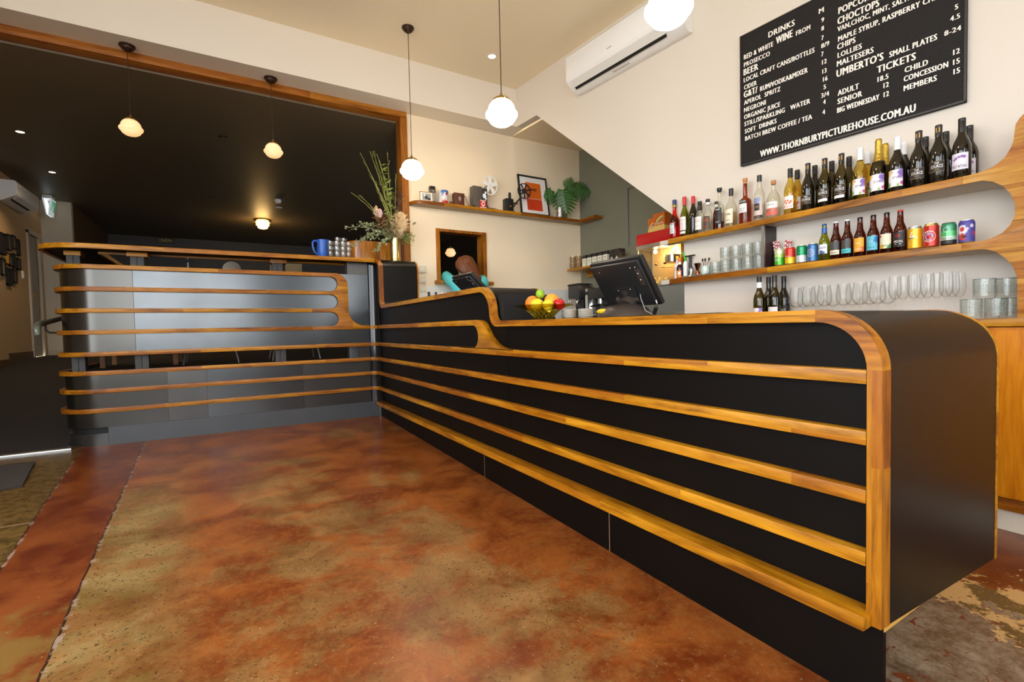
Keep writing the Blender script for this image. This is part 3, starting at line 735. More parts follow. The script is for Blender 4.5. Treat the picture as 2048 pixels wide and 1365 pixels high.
# ------------------------------------------------------------------ air conditioners
def aircon(name_label, origin, mat3, w, d, h, badge=True):
    r = thing('air_conditioner', name_label, 'air conditioner', origin, rot=mat3)
    # local: x along the wall, -y out of the wall, z up; origin at wall, bottom, one end
    pr = [(0,0.02),(0,h)] + [(-d+.03,h)] + [(-d+.03-.03*math.sin(math.radians(a)), h-.03+.03*math.cos(math.radians(a))) for a in (30,60,90)] + [(-d,.115)]
    body = G().prism(pr+[(-d+.012,.095),(-.06,.01)], 'x', 0, w).build('body', white_plastic, r, smooth=True, ang=50)
    G().prism([(-d-.002,.12),(-d-.002,h-.04),(-d+.004,h-.03),(-d+.004,.12)], 'x', .002, w-.002).build('front_panel', white_plastic, r, bev=.001)
    G().prism([(-d+.012,.094),(-d+.06,.045),(-d+.062,.05),(-d+.014,.099)], 'x', .05, w-.16).build('flap', pm('soft_white_plastic', srgb(224,222,216), .4), r)
    G().prism([(-d+.062,.046),(-d+.085,.030),(-d+.085,.045),(-d+.064,.058)], 'x', .06, w-.17).build('outlet_slot', void, r)
    if badge:
        G().box((w*.42,-d-.003,h*.48),(w*.42+.06,-d-.0025,h*.48+.010)).build('badge', pm('grey_print', srgb(176,172,166), .5), r)
        G().prism([(-d+.012-.001,.080),(-d+.050-.001,.050),(-d+.050,.051),(-d+.012,.081)], 'x', w-.12, w-.06).build('sticker', MATS['grey_print'], r)
        s = G()
        for k in range(9): s.box((w*.40+k*.022,-.10,.0125),(w*.40+k*.022+.014,-.075,.0135))
        s.build('rating_print', MATS['grey_print'], r)
    return r
a = math.atan(0.098)
aircon('white split air conditioner high on the cream bar wall above the menu board side', (wx(-1.13)-.002,-1.13,3.30), (0,0,-PI/2+a), 1.30, .20, .36)
r2 = aircon('white air conditioner on the tan foyer wall cut by the left edge', (-3.998,4.24,2.83), (0,0,PI/2), .92, .225, .30, False)
# ------------------------------------------------------------------ cinema sign and far wall things
def text_geo(txt, bold=0.0, res=3):
    c = bpy.data.curves.new('t', 'FONT'); c.body = txt; c.size = 1; c.resolution_u = res; c.offset = bold; c.space_character = 1.1; c.fill_mode = 'FRONT'
    o = bpy.data.objects.new('t', c); COL.objects.link(o)
    dg = bpy.context.evaluated_depsgraph_get(); dg.update()
    me = bpy.data.meshes.new_from_object(o.evaluated_get(dg))
    vs = [tuple(v.co) for v in me.vertices]; fs = [tuple(p.vertices) for p in me.polygons]
    bpy.data.objects.remove(o); bpy.data.curves.remove(c); bpy.data.meshes.remove(me)
    return vs, fs
CAP = 0.7
def text_fit(txt, u0, u1, v, cap, bold=0.02, res=3):
    """letters as (u, v) points with the baseline at v, stretched from u0 to u1"""
    vs, fs = text_geo(txt, bold, res)
    if not vs: return [], []
    xa = min(p[0] for p in vs); xb = max(p[0] for p in vs)
    k = (u1-u0)/(xb-xa)
    return [(u0+(p[0]-xa)*k, v+p[1]*cap/CAP) for p in vs], fs
vs_h, _f = text_geo('H', 0.0); CAP = max(p[1] for p in vs_h)
gold_letter = pm('gold_letters', srgb(196,172,110), .4)
r = thing('cinema_sign', 'small black sign with gold cinema lettering on the far dark wall', 'sign', (-2.505,9.27,3.225))
G().box((-.172,-.016,-.066),(.172,.008,.068)).build('board', black_matte, r)
vs, fs = text_fit('CIN\u00c9MA', -.150, .150, -.045, .085, .0)
s = G()
for q in (-1,0,1): s.add([(u+.004*q,-.0175-.0002*q,v) for u,v in vs], fs); s.build('lettering', gold_letter, r, fix=False)
r = thing('round_mirror', 'round mirror on the far dark foyer wall showing above the top rail', 'mirror', (-1.146,9.26,2.58))
G().prism(arc((0,0),.20,0,360,40)[:-1], 'y', -.006, 0).build('glass', pm('mirror_silver', (.8,.74,.6), .05, metal=1), r)
s = G(); n = 40
for i in range(n):
    a0, a1 = 2*PI*i/n, 2*PI*(i+1)/n
    s.hexa([(.2*math.cos(a0),-.01,.2*math.sin(a0)),(.207*math.cos(a0),-.01,.207*math.sin(a0)),(.207*math.cos(a1),-.01,.207*math.sin(a1)),(.2*math.cos(a1),-.01,.2*math.sin(a1)),
            (.2*math.cos(a0),0.005,.2*math.sin(a0)),(.207*math.cos(a0),.005,.207*math.sin(a0)),(.207*math.cos(a1),.005,.207*math.sin(a1)),(.2*math.cos(a1),.005,.2*math.sin(a1))])
s.build('rim', white_plastic, r)
r = thing('wall_tube_light', 'short upright tube light on the far dark wall beside the round mirror', 'wall light', (-2.08,9.25,2.55))
G().cyl((0,0,0),.022,.0,.16,14).build('lower_tube', white_plastic, r, smooth=True)
G().cyl((0,0,0),.024,.16,.25,14).build('collar', kick_grey, r, smooth=True)
G().cyl((0,0,0),.022,.25,.28,14).build('cap', white_plastic, r, smooth=True)
r = thing('beige_cabinet', 'beige box cabinet fixed on the far foyer wall', 'cabinet', (.08,8.98,2.30))
G().box((0,0,0),(.42,.29,.47)).build('body', pm('beige_paint', srgb(196,178,136), .6), r, bev=.004)
G().box((.02,-.012,.02),(.40,-.001,.45)).build('door', MATS['beige_paint'], r, bev=.003)
G().sphere((.04,-.02,.22),.01,8,6).build('knob', satin, r, smooth=True)
tag(G().box((-.26,9.24,FZ),(-.215,9.279,2.78)).build('door_architrave', pm('cream_trim', srgb(200,184,150), .5)), 'thin cream upright strip on the far wall between mirror and beige cabinet', 'upright trim')
# small picture frames on the tan foyer wall
FR = [(5.05,5.22,2.20,2.53),(5.32,5.46,2.30,2.55),(5.52,5.65,2.35,2.57),(5.72,5.83,2.27,2.54),(5.26,5.305,2.07,2.25),(5.34,5.46,2.06,2.25),(5.49,5.60,2.05,2.28),(5.67,5.82,2.04,2.23),(5.02,5.17,1.88,2.14),(5.21,5.41,1.755,2.02),(5.47,5.63,1.81,2.03)]
FD = ['tall dark frame nearest the air conditioner, top of the group','narrow black frame, second along the top of the group','black frame, third along the top of the group','black frame with pale mount, last along the top of the group','slim yellow edged frame in the middle of the group','dark frame beside the slim yellow frame','black frame, second from the door in the middle row','small frame with pale picture nearest the door','dark frame below the tall top frame','large dark frame at the bottom of the group','small black frame at the bottom nearest the light switch']
inkpic = [pm('dark_print', srgb(44,38,32), .3), pm('sepia_print', srgb(112,98,76), .3), pm('pale_print', srgb(150,140,116), .3)]
yellow = pm('yellow_edge', srgb(190,140,30), .5)
for k, (ya, yb, za, zb) in enumerate(FR):
    f = lambda q: -5.06+(q+5.06)*.927
    ya, yb = f(ya), f(yb); za, zb = .93+(za-.93)*.927, .93+(zb-.93)*.927
    r = thing('picture_frame', 'small '+FD[k] if not FD[k].startswith(('small','large','tall')) else FD[k], 'picture frame', (-3.998,(ya+yb)/2,za), group='small frames on the tan foyer wall')
    w = (yb-ya)/2; h = zb-za; t = .016
    s = G()
    for a, b in (((0,-w,0),(.025,-w+t,h)),((0,w-t,0),(.025,w,h)),((0,-w,0),(.025,w,t)),((0,-w,h-t),(.025,w,h))): s.box(a, b)
    s.build('frame', yellow if k == 4 else black_matte, r)
    G().box((0,-w+t*.5,t*.5),(.010,w-t*.5,h-t*.5)).build('print', inkpic[k % 3], r)
r = thing('light_switch', 'pale light switch plate between the small frames and the foyer door', 'light switch', (-3.999,5.14,1.845))
G().box((0,-.035,0),(.012,.035,.12)).build('plate', white_plastic, r, bev=.002)
for k in range(2): G().box((.012,-.012,.025+.045*k),(.018,.012,.05+.045*k)).build('rocker', white_plastic, r)
# doormat by the ramp
r = thing('entrance_mat', 'dark ribbed entrance mat cut by the left edge of the floor', 'mat', (0,0,0))
def fq(x, y, dz): return (x, y, fz(x,y)+dz)
M = [(-3.3,-0.30),(-2.581,-0.327),(-2.476,-0.981),(-3.2,-1.05)]
G().hexa([fq(*p,.001) for p in M]+[fq(*p,.010) for p in M]).build('base', pm('mat_rubber', srgb(44,38,33), .8), r)
s = G()
for i in range(30):
    t0, t1 = (i+.15)/30, (i+.75)/30
    L = lambda t, a, b: (M[a][0]+(M[b][0]-M[a][0])*t, M[a][1]+(M[b][1]-M[a][1])*t)
    p = [L(t0,1,2), L(t1,1,2), L(t1,0,3), L(t0,0,3)]
    s.hexa([fq(*q,.009) for q in p]+[fq(*q,.014) for q in p])
s.build('ribs', pm('mat_rib', srgb(62,54,47), .85), r)
# chairs on the raised floor behind the partition: only their thin legs show in the open slot
leg_m = pm('pale_metal_leg', srgb(150,146,138), .35, metal=.6)
def cafe_chair(x, y, rz, label):
    r = thing('cafe_chair', label, 'chair', (x,y,FZ+.001), rz, group='chairs behind the partition')
    G().box((-.20,-.20,.43),(.20,.20,.45)).build('seat', black_matte, r, bev=.006)
    G().prism([(.17,.47),(.19,.47),(.235,.80),(.215,.80)], 'x', -.19, .19, lambda a,b,c:(a,b,c)).build('backrest', black_matte, r)
    for sx in (-1,1):
        for sy in (-1,1): G().tube([(sx*.17,sy*.17,.43),(sx*.245,sy*.235,0)], .009, 8).build('leg', leg_m, r, smooth=True)
    return r
cafe_chair(-1.49,1.00,0,'dark chair with splayed thin legs seen in the slot between middle posts')
cafe_chair(-0.68,1.00,0,'dark chair with splayed thin legs seen in the slot nearest the counter corner')
r = thing('cafe_table', 'small dark table with orange timber legs behind the curved end of the partition', 'table', (-2.1,1.25,FZ+.001))
G().box((-.32,-.32,.70),(.32,.32,.73)).build('table_top', black_matte, r, bev=.004)
for sx in (-1,1):
    for sy in (-1,1): G().box((sx*.29-.02,sy*.29-.02,0),(sx*.29+.02,sy*.29+.02,.70)).build('leg', wood_z, r)
# curved glossy timber screen behind the flowers
cp_ = [(-.10,.92),(-.09,.80)] + arc((.05,.80),.14,180,270,6) + [(.30,.64),(.63,.66)]
tag(G().sweep([(x,y) for x,y in cp_], FZ, 1.985, .03).build('timber_screen', screen_wood, smooth=True), 'curved glossy orange timber screen behind the flower vase', 'screen')
# ------------------------------------------------------------------ menu board
r = thing('menu_board', 'large black menu board with white letters on the cream bar wall', 'menu board', (wx(-2.83)-.003,-2.83,2.113), rot=(0,0,-PI/2+math.atan(.098)))
G().box((0,-.028,0),(1.257,0,.962)).build('board', pm('black_letter_felt', srgb(24,20,18), .85, bump=.3, bscale=120), r, bev=.002)
s = G()
for i in range(70): s.box((.012,-.0300,.014+i*.0134),(1.245,-.028,.014+i*.0134+.008))
s.build('grooves', pm('black_letter_rib', srgb(30,25,22), .85), r)
s = G()
for a, b in (((0,-.033,0),(1.257,-.028,.009)),((0,-.033,.953),(1.257,-.028,.962)),((0,-.033,0),(.009,-.028,.962)),((1.248,-.033,0),(1.257,-.028,.962))): s.box(a, b)
s.build('edge_frame', pm('dark_alloy_edge', srgb(44,40,34), .45), r)
MENU = [('DRINKS',0.209,0.387,0.851,0.039),('RED & WHITE',0.031,0.244,0.777,0.034),('WINE',0.261,0.373,0.78,0.049),('FROM',0.393,0.484,0.774,0.031),('PROSECCO',0.031,0.221,0.722,0.032),('BEER',0.028,0.138,0.662,0.045),('LOCAL CRAFT CANS/BOTTLES',0.029,0.51,0.611,0.032),('CIDER',0.031,0.126,0.556,0.032),('G&T/',0.028,0.131,0.498,0.045),('RUM/VODKA&MIXER',0.149,0.468,0.497,0.034),('APEROL  SPRITZ',0.03,0.292,0.444,0.032),('NEGRONI',0.03,0.191,0.39,0.032),('ORGANIC JUICE',0.03,0.29,0.338,0.032),('STILL/SPARKLING   WATER',0.032,0.483,0.286,0.032),('SOFT  DRINKS',0.035,0.265,0.231,0.032),('BATCH BREW COFFEE / TEA',0.037,0.495,0.177,0.032),('WWW.THORNBURYPICTUREHOUSE.COM.AU',0.147,1.043,0.024,0.045),
('9',0.549,0.567,0.783,0.028),('8',0.549,0.566,0.729,0.028),('7',0.549,0.565,0.668,0.028),('8/9',0.548,0.597,0.616,0.029),('7',0.549,0.563,0.563,0.029),('12',0.553,0.582,0.508,0.029),('13',0.555,0.581,0.448,0.029),('16',0.559,0.587,0.395,0.029),('5',0.562,0.578,0.344,0.029),('3/4',0.548,0.596,0.293,0.029),('4',0.56,0.576,0.247,0.029),('4',0.555,0.573,0.182,0.029),
('POPCORN',0.647,0.844,0.785,0.041),('CHOCTOPS',0.642,0.866,0.721,0.043),('VAN,CHOC, MINT, SALTED',0.642,1.041,0.676,0.031),('MAPLE SYRUP, RASPBERRY CHIPS',0.646,1.163,0.612,0.032),('CHIPS',0.641,0.743,0.563,0.035),('LOLLIES',0.643,0.777,0.51,0.032),('MALTESERS',0.639,0.838,0.457,0.034),("UMBERTO'S",0.637,0.888,0.39,0.045),('SMALL PLATES',0.915,1.136,0.389,0.033),('TICKETS',0.853,1.042,0.322,0.041),('ADULT',0.644,0.762,0.269,0.034),('SENIOR',0.643,0.779,0.216,0.034),('BIG WEDNESDAY',0.641,0.868,0.161,0.032),('18.5',0.857,0.913,0.268,0.03),('12',0.887,0.915,0.219,0.03),('12',0.888,0.916,0.164,0.03),('CHILD',0.989,1.097,0.267,0.031),('CONCESSION',0.985,1.184,0.216,0.031),('MEMBERS',0.985,1.136,0.162,0.031),('5',1.208,1.223,0.513,0.027),('4.5',1.189,1.231,0.459,0.027),('8-24',1.165,1.236,0.392,0.027),('12',1.203,1.232,0.27,0.029),('15',1.203,1.232,0.216,0.029),('15',1.205,1.233,0.164,0.029),('M',0.534,0.565,0.846,0.032)]
for t, u0, u1, v, cap in MENU:
    s = G()
    bo = cap*.055; vs, fs = text_fit(t, u0+bo, u1-bo, v, cap, .0, 2)
    for q in (-1,0,1): s.add([(u+q*bo,-.0335-.00012*q,w) for u,w in vs], fs)
    s.build('lettering', pm('white_letter_plastic', srgb(238,232,222), .5), r, fix=False)

# ------------------------------------------------------------------ back bar shelves
S1, S2, BT, XF = 1.655, 1.313, 0.922, 1.93
sh = thing('back_bar_shelves', 'curved orange timber back bar with two long bottle shelves', 'shelves')
under = pm('grey_shelf_underside', srgb(205,197,180), .6)
def shelf(z, y1, name):
    s = G()
    pts = [(XF+.002, y1+.06),(XF+.06,y1),(wx(y1)+.0-.002,y1),(wx(-4.4)-.002,-4.4),(XF+.002,-4.4)]
    s.prism(pts, 'z', z-.039, z-.001)
    return s
shelf(S1,-2.19,'a').build('shelf_board', under, sh)
shelf(S2,-2.20,'b').build('shelf_board', under, sh)
for z, y1 in ((S1,-2.19),(S2,-2.20)):
    G().prism([(XF+.002,y1+.06),(XF+.06,y1),(wx(y1)-.002,y1),(wx(-4.4)-.002,-4.4),(XF+.002,-4.4)], 'z', z-.001, z).build('shelf_surface', wood_y, sh)
    G().sweep([(wx(y1)-.004,y1+.02),(XF+.05,y1+.02),(XF-.018,y1-.05),(XF-.018,-4.14)][::1], z-.0405, z+.0005, .018).build('shelf_edging', wood_y, sh, bev=.002)
# facing board with the curved cut-outs
fb = [(-4.14,1.6555),(-4.165,1.655),(-4.208,1.658),(-4.242,1.667),(-4.270,1.682),(-4.298,1.708),(-4.316,1.745),(-4.324,1.773),(-4.327,1.809),(-4.331,1.85),(-4.345,1.875),(-4.37,1.90),(-4.42,1.92),(-5.6,1.92),(-5.6,BT),(-4.346,BT),(-4.345,1.028),(-4.343,1.12),(-4.330,1.171),(-4.302,1.216),(-4.269,1.250),(-4.234,1.268),(-4.199,1.2725),(-4.14,1.2725),
      (-4.14,1.3135),(-4.181,1.3135),(-4.216,1.313),(-4.251,1.320),(-4.290,1.340),(-4.317,1.372),(-4.333,1.417),(-4.333,1.473),(-4.316,1.526),(-4.288,1.570),(-4.254,1.598),(-4.220,1.6125),(-4.184,1.6145),(-4.14,1.6145)]
G().prism(fb, 'x', XF-.018, XF, None).build('facing_board', ply, sh, bev=.0015)
# grey liners that carry the curves back to the wall
def liner(pts):
    s = G()
    for (ya, za), (yb, zb) in zip(pts, pts[1:]):
        k = len(s.v)
        s.v += [(XF,ya,za),(wx(ya)-.003,ya,za),(wx(yb)-.003,yb,zb),(XF,yb,zb)]; s.f.append((k,k+1,k+2,k+3)); s.mi.append(0)
    return s.build('curved_liner', under, sh, smooth=True, ang=60)
liner(fb[24:]); liner(fb[15:24])
G().box((XF+.02,-4.36,BT),(wx(-4.4)-.003,-4.347,1.12)).build('curved_liner', under, sh)
G().box((XF-.003,-3.076,S2+.001),(XF+.012,-3.058,S1-.041)).build('divider_edge', satin, sh)
G().hexa([(XF+.012,-3.076,S2+.001),(wx(-3.07)-.004,-3.076,S2+.001),(wx(-3.07)-.004,-3.058,S2+.001),(XF+.012,-3.058,S2+.001),(XF+.012,-3.076,S1-.041),(wx(-3.07)-.004,-3.076,S1-.041),(wx(-3.07)-.004,-3.058,S1-.041),(XF+.012,-3.058,S1-.041)]).build('divider', pm('black_brown_divider', srgb(36,26,24), .25), sh)
G().box((2.0,-2.318,S2+.001),(2.06,-2.298,S1-.041)).build('end_upright', wood_z, sh)
# back counter under the shelves
bc = thing('back_counter', 'low orange veneer cabinet with timber top below the shelves', 'cabinet')
def flo(x): return fz(x,-4)
pts = [(1.73,-2.35),(wx(-2.35)-.004,-2.35),(wx(-5.6)-.004,-5.6),(1.73,-5.6)]
G().prism(pts, 'z', BT-.038, BT).build('counter_top', wood_y, bc, bev=.002)
pts = [(1.755,-2.40),(wx(-2.4)-.004,-2.40),(wx(-5.6)-.004,-5.58),(1.755,-5.58)]
G().prism(pts, 'z', .075, BT-.042).build('carcass', veneer, bc)
for (a, b) in ((-2.41,-3.30),(-3.305,-4.20),(-4.205,-5.57)):
    G().box((1.742,a,.085),(1.7545,b,BT-.055)).build('door', veneer, bc, bev=.002)
G().box((1.74,-2.40,.02),(1.7545,-5.58,.072)).build('base_rail', wood_y, bc, bev=.002)
G().prism([(1.775,-2.40),(1.80,-2.40),(1.80,-5.58),(1.775,-5.58)], 'z', -.125, .02).build('plinth', pm('scuffed_white_plinth', srgb(214,202,178), .6, var=.15, vscale=9), bc)

# ------------------------------------------------------------------ bottles, cans and glasses
dark_glass = pm('dark_wine_glass', srgb(26,20,10), .06, coat=.3)
green_wine = thin_glass('olive_wine_glass', (.30,.25,.035), .14)
pale_wine = thin_glass('pale_wine_glass', (.88,.74,.28), .1)
amber = thin_glass('amber_glass', (.36,.10,.018), .12)
lager_green = thin_glass('green_lager_glass', (.52,.56,.07), .12)
gin = thin_glass('clear_spirit_glass', (.95,.95,.90), .1)
red_liq = thin_glass('red_aperitif_glass', (.88,.10,.03), .1)
rum = thin_glass('rum_glass', (.62,.22,.05), .1)
green_bot = thin_glass('green_bottle_glass', (.50,.55,.10), .1)
lab_white = pm('white_label', srgb(236,230,226), .6)
lab_black = pm('black_label', srgb(34,30,28), .5)
lab_cream = pm('cream_label', srgb(232,222,196), .6)
ink_black = pm('black_ink', srgb(40,36,36), .6)
ink_gold = pm('gold_ink', srgb(186,142,72), .4)
ink_pink = pm('pink_ink', srgb(212,110,110), .6)
ink_orange = pm('orange_ink', srgb(232,104,60), .6)
ink_purple = pm('purple_ink', srgb(150,104,176), .6)
ink_white = pm('white_ink', srgb(236,232,226), .6)
cap_black = pm('black_cap', srgb(28,24,22), .35)
cap_white = pm('white_cap', srgb(240,240,240), .4)
cap_red = pm('red_cap', srgb(196,26,28), .35)
cap_blue = pm('blue_cap', srgb(36,52,110), .4)
cork = pm('cork_stopper', srgb(196,132,84), .7)
def art_label(name, base, blots):
    """printed label: base colour with soft irregular colour fields"""
    m = bpy.data.materials.new(name); m.use_nodes = True; nt = m.node_tree; N = nt.nodes; L = nt.links; b = N['Principled BSDF']
    b.inputs['Roughness'].default_value = .5
    tc = N.new('ShaderNodeTexCoord'); prev = None
    for k, (col, pos, rad) in enumerate(blots):
        vm = N.new('ShaderNodeVectorMath'); vm.operation = 'DISTANCE'; vm.inputs[1].default_value = pos
        L.new(tc.outputs['Object'], vm.inputs[0])
        nz = N.new('ShaderNodeTexNoise'); nz.inputs['Scale'].default_value = 60; nz.inputs['Detail'].default_value = 3
        L.new(tc.outputs['Object'], nz.inputs['Vector'])
        ad = N.new('ShaderNodeMath'); ad.operation = 'MULTIPLY_ADD'; ad.inputs[1].default_value = rad*1.2; ad.inputs[2].default_value = -rad*.6
        L.new(nz.outputs['Fac'], ad.inputs[0])
        su = N.new('ShaderNodeMath'); su.operation = 'ADD'; L.new(vm.outputs['Value'], su.inputs[0]); L.new(ad.outputs[0], su.inputs[1])
        mr = N.new('ShaderNodeMapRange'); mr.inputs['From Min'].default_value = rad*.7; mr.inputs['From Max'].default_value = rad; mr.inputs['To Min'].default_value = 1; mr.inputs['To Max'].default_value = 0
        L.new(su.outputs[0], mr.inputs['Value'])
        mx = N.new('ShaderNodeMix'); mx.data_type = 'RGBA'; L.new(mr.outputs[0], mx.inputs[0])
        if prev is None: mx.inputs[6].default_value = base
        else: L.new(prev, mx.inputs[6])
        mx.inputs[7].default_value = col; prev = mx.outputs[2]
    L.new(prev, b.inputs['Base Color']); return m
btw_lab = art_label('garden_label', srgb(236,232,232), [(srgb(226,190,110),(-.024,.030,.115),.026),(srgb(132,100,176),(-.016,-.037,.105),.034),(srgb(206,90,150),(-.020,-.034,.048),.016),(srgb(120,170,80),(-.026,.028,.044),.016),(srgb(150,180,100),(-.034,-.016,.040),.010),(srgb(190,60,60),(-.036,.010,.112),.006),(srgb(150,110,180),(-.033,-.020,.085),.008)])
orange_scrib = art_label('orange_scribble_label', srgb(238,230,224), [(srgb(232,104,60),(-.036,y,.085+.008*math.sin(i*9)),.0085) for i, y in enumerate((-.03,-.022,-.013,-.004,.006,.016,.026))])
purple_scrib = art_label('purple_scribble_label', srgb(226,220,230), [(srgb(140,96,170),(-.036,y,.103+.009*math.sin(i*7)),.0085) for i, y in enumerate((-.030,-.020,-.010,.001,.012,.022,.031))])

def patch(r, z0, z1, half, n=12, off=.0009, c=0):
    """part of a cylinder wall facing -x, as (vertices, faces) with a little thickness"""
    s = G(); a0 = -half+c; da = 2*half/n
    for i in range(n+1):
        a = a0+da*i
        for z in (z0, z1): s.v.append((-(r+off)*math.cos(a), -(r+off)*math.sin(a), z))
    for i in range(n): s.f.append((i*2, i*2+2, i*2+3, i*2+1)); s.mi.append(0)
    return s
def wrap_text(txt, r, width, zbase, cap, off=.0016, bold=.012, cx=0):
    vs, fs = text_fit(txt, -width/2, width/2, zbase, cap, bold, 2)
    s = G()
    s.add([(-(r+off)*math.cos((u+cx)/r), -(r+off)*math.sin((u+cx)/r), v) for u, v in vs], fs)
    return s
def bottle(name, label, cat, loc, prof, glass, caps=(), labels=(), group=None, rz=0, n=22, square=None):
    """prof: outline; caps: (name, prof, mat); labels: (r, z0, z1, half, mat, [(text, width, z, cap, mat, cx)...])"""
    r = thing(name, label, cat, loc, rz, group)
    if square:
        w, d = square
        s = G(); kz = [p for p in prof]
        s.lathe([p for p in prof], n=n)
        s.build('body', glass, r, smooth=True, ang=50)
    else:
        G().lathe(prof, n=n).build('body', glass, r, smooth=True, ang=50)
    for nm, pf, mt in caps: G().lathe(pf, n=n).build(nm, mt, r, smooth=True, ang=40)
    for lb in labels:
        rr, z0, z1, half, mt, txts = lb[:6]
        p = patch(rr, z0, z1, half).build('label', mt, r, smooth=True, fix=False)
        for t, w, z, cap, im, cx in txts:
            wrap_text(t, rr, w, z, cap, cx=cx).build('lettering', im, p, fix=False)
    return r
def wine_prof(h=.315, r=.0385, sh=.155, nk=.235):
    return [(0,0),(r-.004,0),(r,.006),(r,sh),(r*.965,sh+.018),(r*.82,sh+.040),(r*.62,sh+.058),(.0175,nk-.005),(.0150,nk+.015),(.0145,h-.03),(.0145,h-.002),(0,h-.002)]
def screwcap(h=.315, l=.058, rr=.0160): return [(0,h),(rr-.001,h),(rr,h-.002),(rr,h-.012),(rr-.0008,h-.014),(rr-.0002,h-.016),(rr,h-l),(.0147,h-l)]
WN = 'wine bottles on the top shelf'
def source(y, x, desc, gl, zl, strip, back=False):
    L = [(.0385,zl,zl+.058,.95,lab_black,[('THE',.020,zl+.041,.010,ink_white,.004),('SOURCE',.052,zl+.021,.016,ink_white,.004),('WINES',.020,zl+.010,.005,ink_gold,.004)])]
    s = bottle('wine_bottle', desc, 'wine bottle', (x,y,S1+.001), wine_prof(), gl, [('cap',screwcap(),cap_black)], L if not back else [], WN)
    if not back:
        # gold outline of the label
        g = G()
        for z in (zl+.0005, zl+.0565): 
            q = patch(.0385, z, z+.0012, .92, off=.0015); g.add(q.v, q.f)
        for c in (-.92,.92):
            q = patch(.0385, zl+.0005, zl+.0575, .012, 1, .0015, c); g.add(q.v, q.f)
        lab = [c for c in s.children if c.name.startswith('label')][0]
        g.build('outline', ink_gold, lab, fix=False)
        if strip: patch(.0385, zl-.026, zl-.008, .80).build('lower_label', lab_white, s, smooth=True, fix=False)
        sp = G()
        for c in (-.3,.5):
            q = patch(.0160, .275, .300, .18, 2, .0006, c); sp.add(q.v, q.f)
        sp.build('cap_print', ink_gold, s, fix=False)
    return s
def plain_back(y, desc, gl, capm, x=2.085, lab=None):
    L = [lab] if lab else []
    return bottle('wine_bottle', desc, 'wine bottle', (min(x, wx(y)-.045),y,S1+.001), wine_prof(), gl, [('cap',screwcap(),capm)], L, WN)
def yx(a, b, X): return a+(b-a)*(X-2.0)/.1
def xf(y, r=.0385): return XF+.006+r+min(.004, max(0, (wx(y)-XF-2*r-.02)*.3))
def xb(y, r=.0385): return wx(y)-r-.006
def spot(a, b, r=.0385, back=False):
    x = xb(a, r) if back else xf(a, r)
    y = yx(a, b, x); x = xb(y, r) if back else xf(y, r)
    return x, yx(a, b, x)
# --- spirits, far end first
SG = 'spirit bottles on the far end of the top shelf'
def spirit(desc, a, b, r, prof, glass, caps, labels=(), back=False, liquid=None):
    x, y = spot(a, b, r, back)
    o = bottle('spirit_bottle', desc, 'spirit bottle', (x,y,S1+.001), prof, glass, caps, labels, SG)
    if liquid:
        rr, z1, mt = liquid
        G().lathe([(0,.006),(rr,.006),(rr,z1),(0,z1)], n=20).build('liquid', mt, o, smooth=True, ang=40)
    return o
ap = [(0,0),(.036,0),(.039,.006),(.040,.05),(.038,.13),(.036,.165),(.026,.195),(.0165,.215),(.0150,.25),(.0145,.29),(0,.29)]
spirit('bright red aperitif bottle with blue cap, farthest along the top shelf', -2.234,-2.150,.040,ap,red_liq,[('cap',[(0,.335),(.0165,.335),(.0165,.29),(.0150,.29)],cap_blue),('neck_band',[(.0168,.29),(.0172,.272),(.0160,.270)],MATS['yellow_edge']),('neck_glass',[(.0150,.29),(.0148,.24)],gin)],
       [(.0392,.045,.135,.62,pm('pale_blue_label',srgb(214,216,214),.5),[('APEROL',.034,.118,.014,cap_blue,.004),('APERITIVO',.024,.08,.006,ink_black,.004),('BARBIERI',.020,.058,.006,cap_blue,.004)])])
vm = [(0,0),(.033,0),(.036,.006),(.036,.16),(.033,.19),(.022,.225),(.0145,.25),(.0140,.29),(0,.29)]
spirit('green vermouth bottle with red cap and white label', -2.339,-2.258,.036,vm,green_bot,[('cap',[(0,.335),(.0155,.335),(.0160,.285),(.0148,.265),(.0140,.265)],cap_red)],
       [(.036,.055,.165,.9,lab_white,[('VERMOUTH',.038,.135,.009,ink_pink,.004),('DRY',.018,.10,.013,ink_pink,.004),('EXTRA',.024,.085,.008,ink_pink,.004),('FRANCE',.024,.068,.006,ink_black,.004)]),(.036,.026,.045,.8,lab_white,[])], back=True)
spirit('dark vermouth bottle with red cap standing behind the clear gin', -2.427,-2.349,.034,[(r*.95,z) for r,z in vm],dark_glass,[('cap',[(0,.322),(.0150,.322),(.0155,.275),(.0145,.26),(.0140,.26)],cap_red)], back=True)
gn = [(0,0),(.036,0),(.039,.006),(.039,.115),(.036,.150),(.026,.180),(.0155,.20),(.0140,.235),(0,.235)]
spirit('short clear gin bottle with black neck band and pink printed white label', -2.490,-2.412,.036,[(r*.92,z) for r,z in gn],gin,[('cap',[(0,.262),(.0165,.262),(.0165,.238),(.0150,.236)],cap_black),('neck_band',[(.0165,.234),(.0185,.21),(.0200,.195),(.019,.195)],lab_black)],
       [(.036,.03,.135,.95,lab_white,[('FOUR',.022,.112,.008,ink_pink,-.008),('PILLARS',.044,.095,.010,ink_pink,0),('RARE DRY GIN',.044,.058,.005,ink_pink,0)])])
spirit('squat clear bottle with dark orange printed label and white banded cap', -2.566,-2.491,.034,[(r*.87,z*.98) for r,z in gn],gin,[('cap',[(0,.262),(.0165,.262),(.0165,.238),(.0150,.236)],cap_black),('neck_band',[(.0160,.236),(.0160,.216),(.0150,.216)],cap_white)],
       [(.034,.022,.125,1.0,pm('brown_label',srgb(84,62,52),.5),[('ESPRESSO',.050,.085,.010,ink_orange,0),('SIX FINGERS',.040,.102,.007,ink_orange,0),('LIQUEUR',.036,.040,.006,ink_orange,0)])])
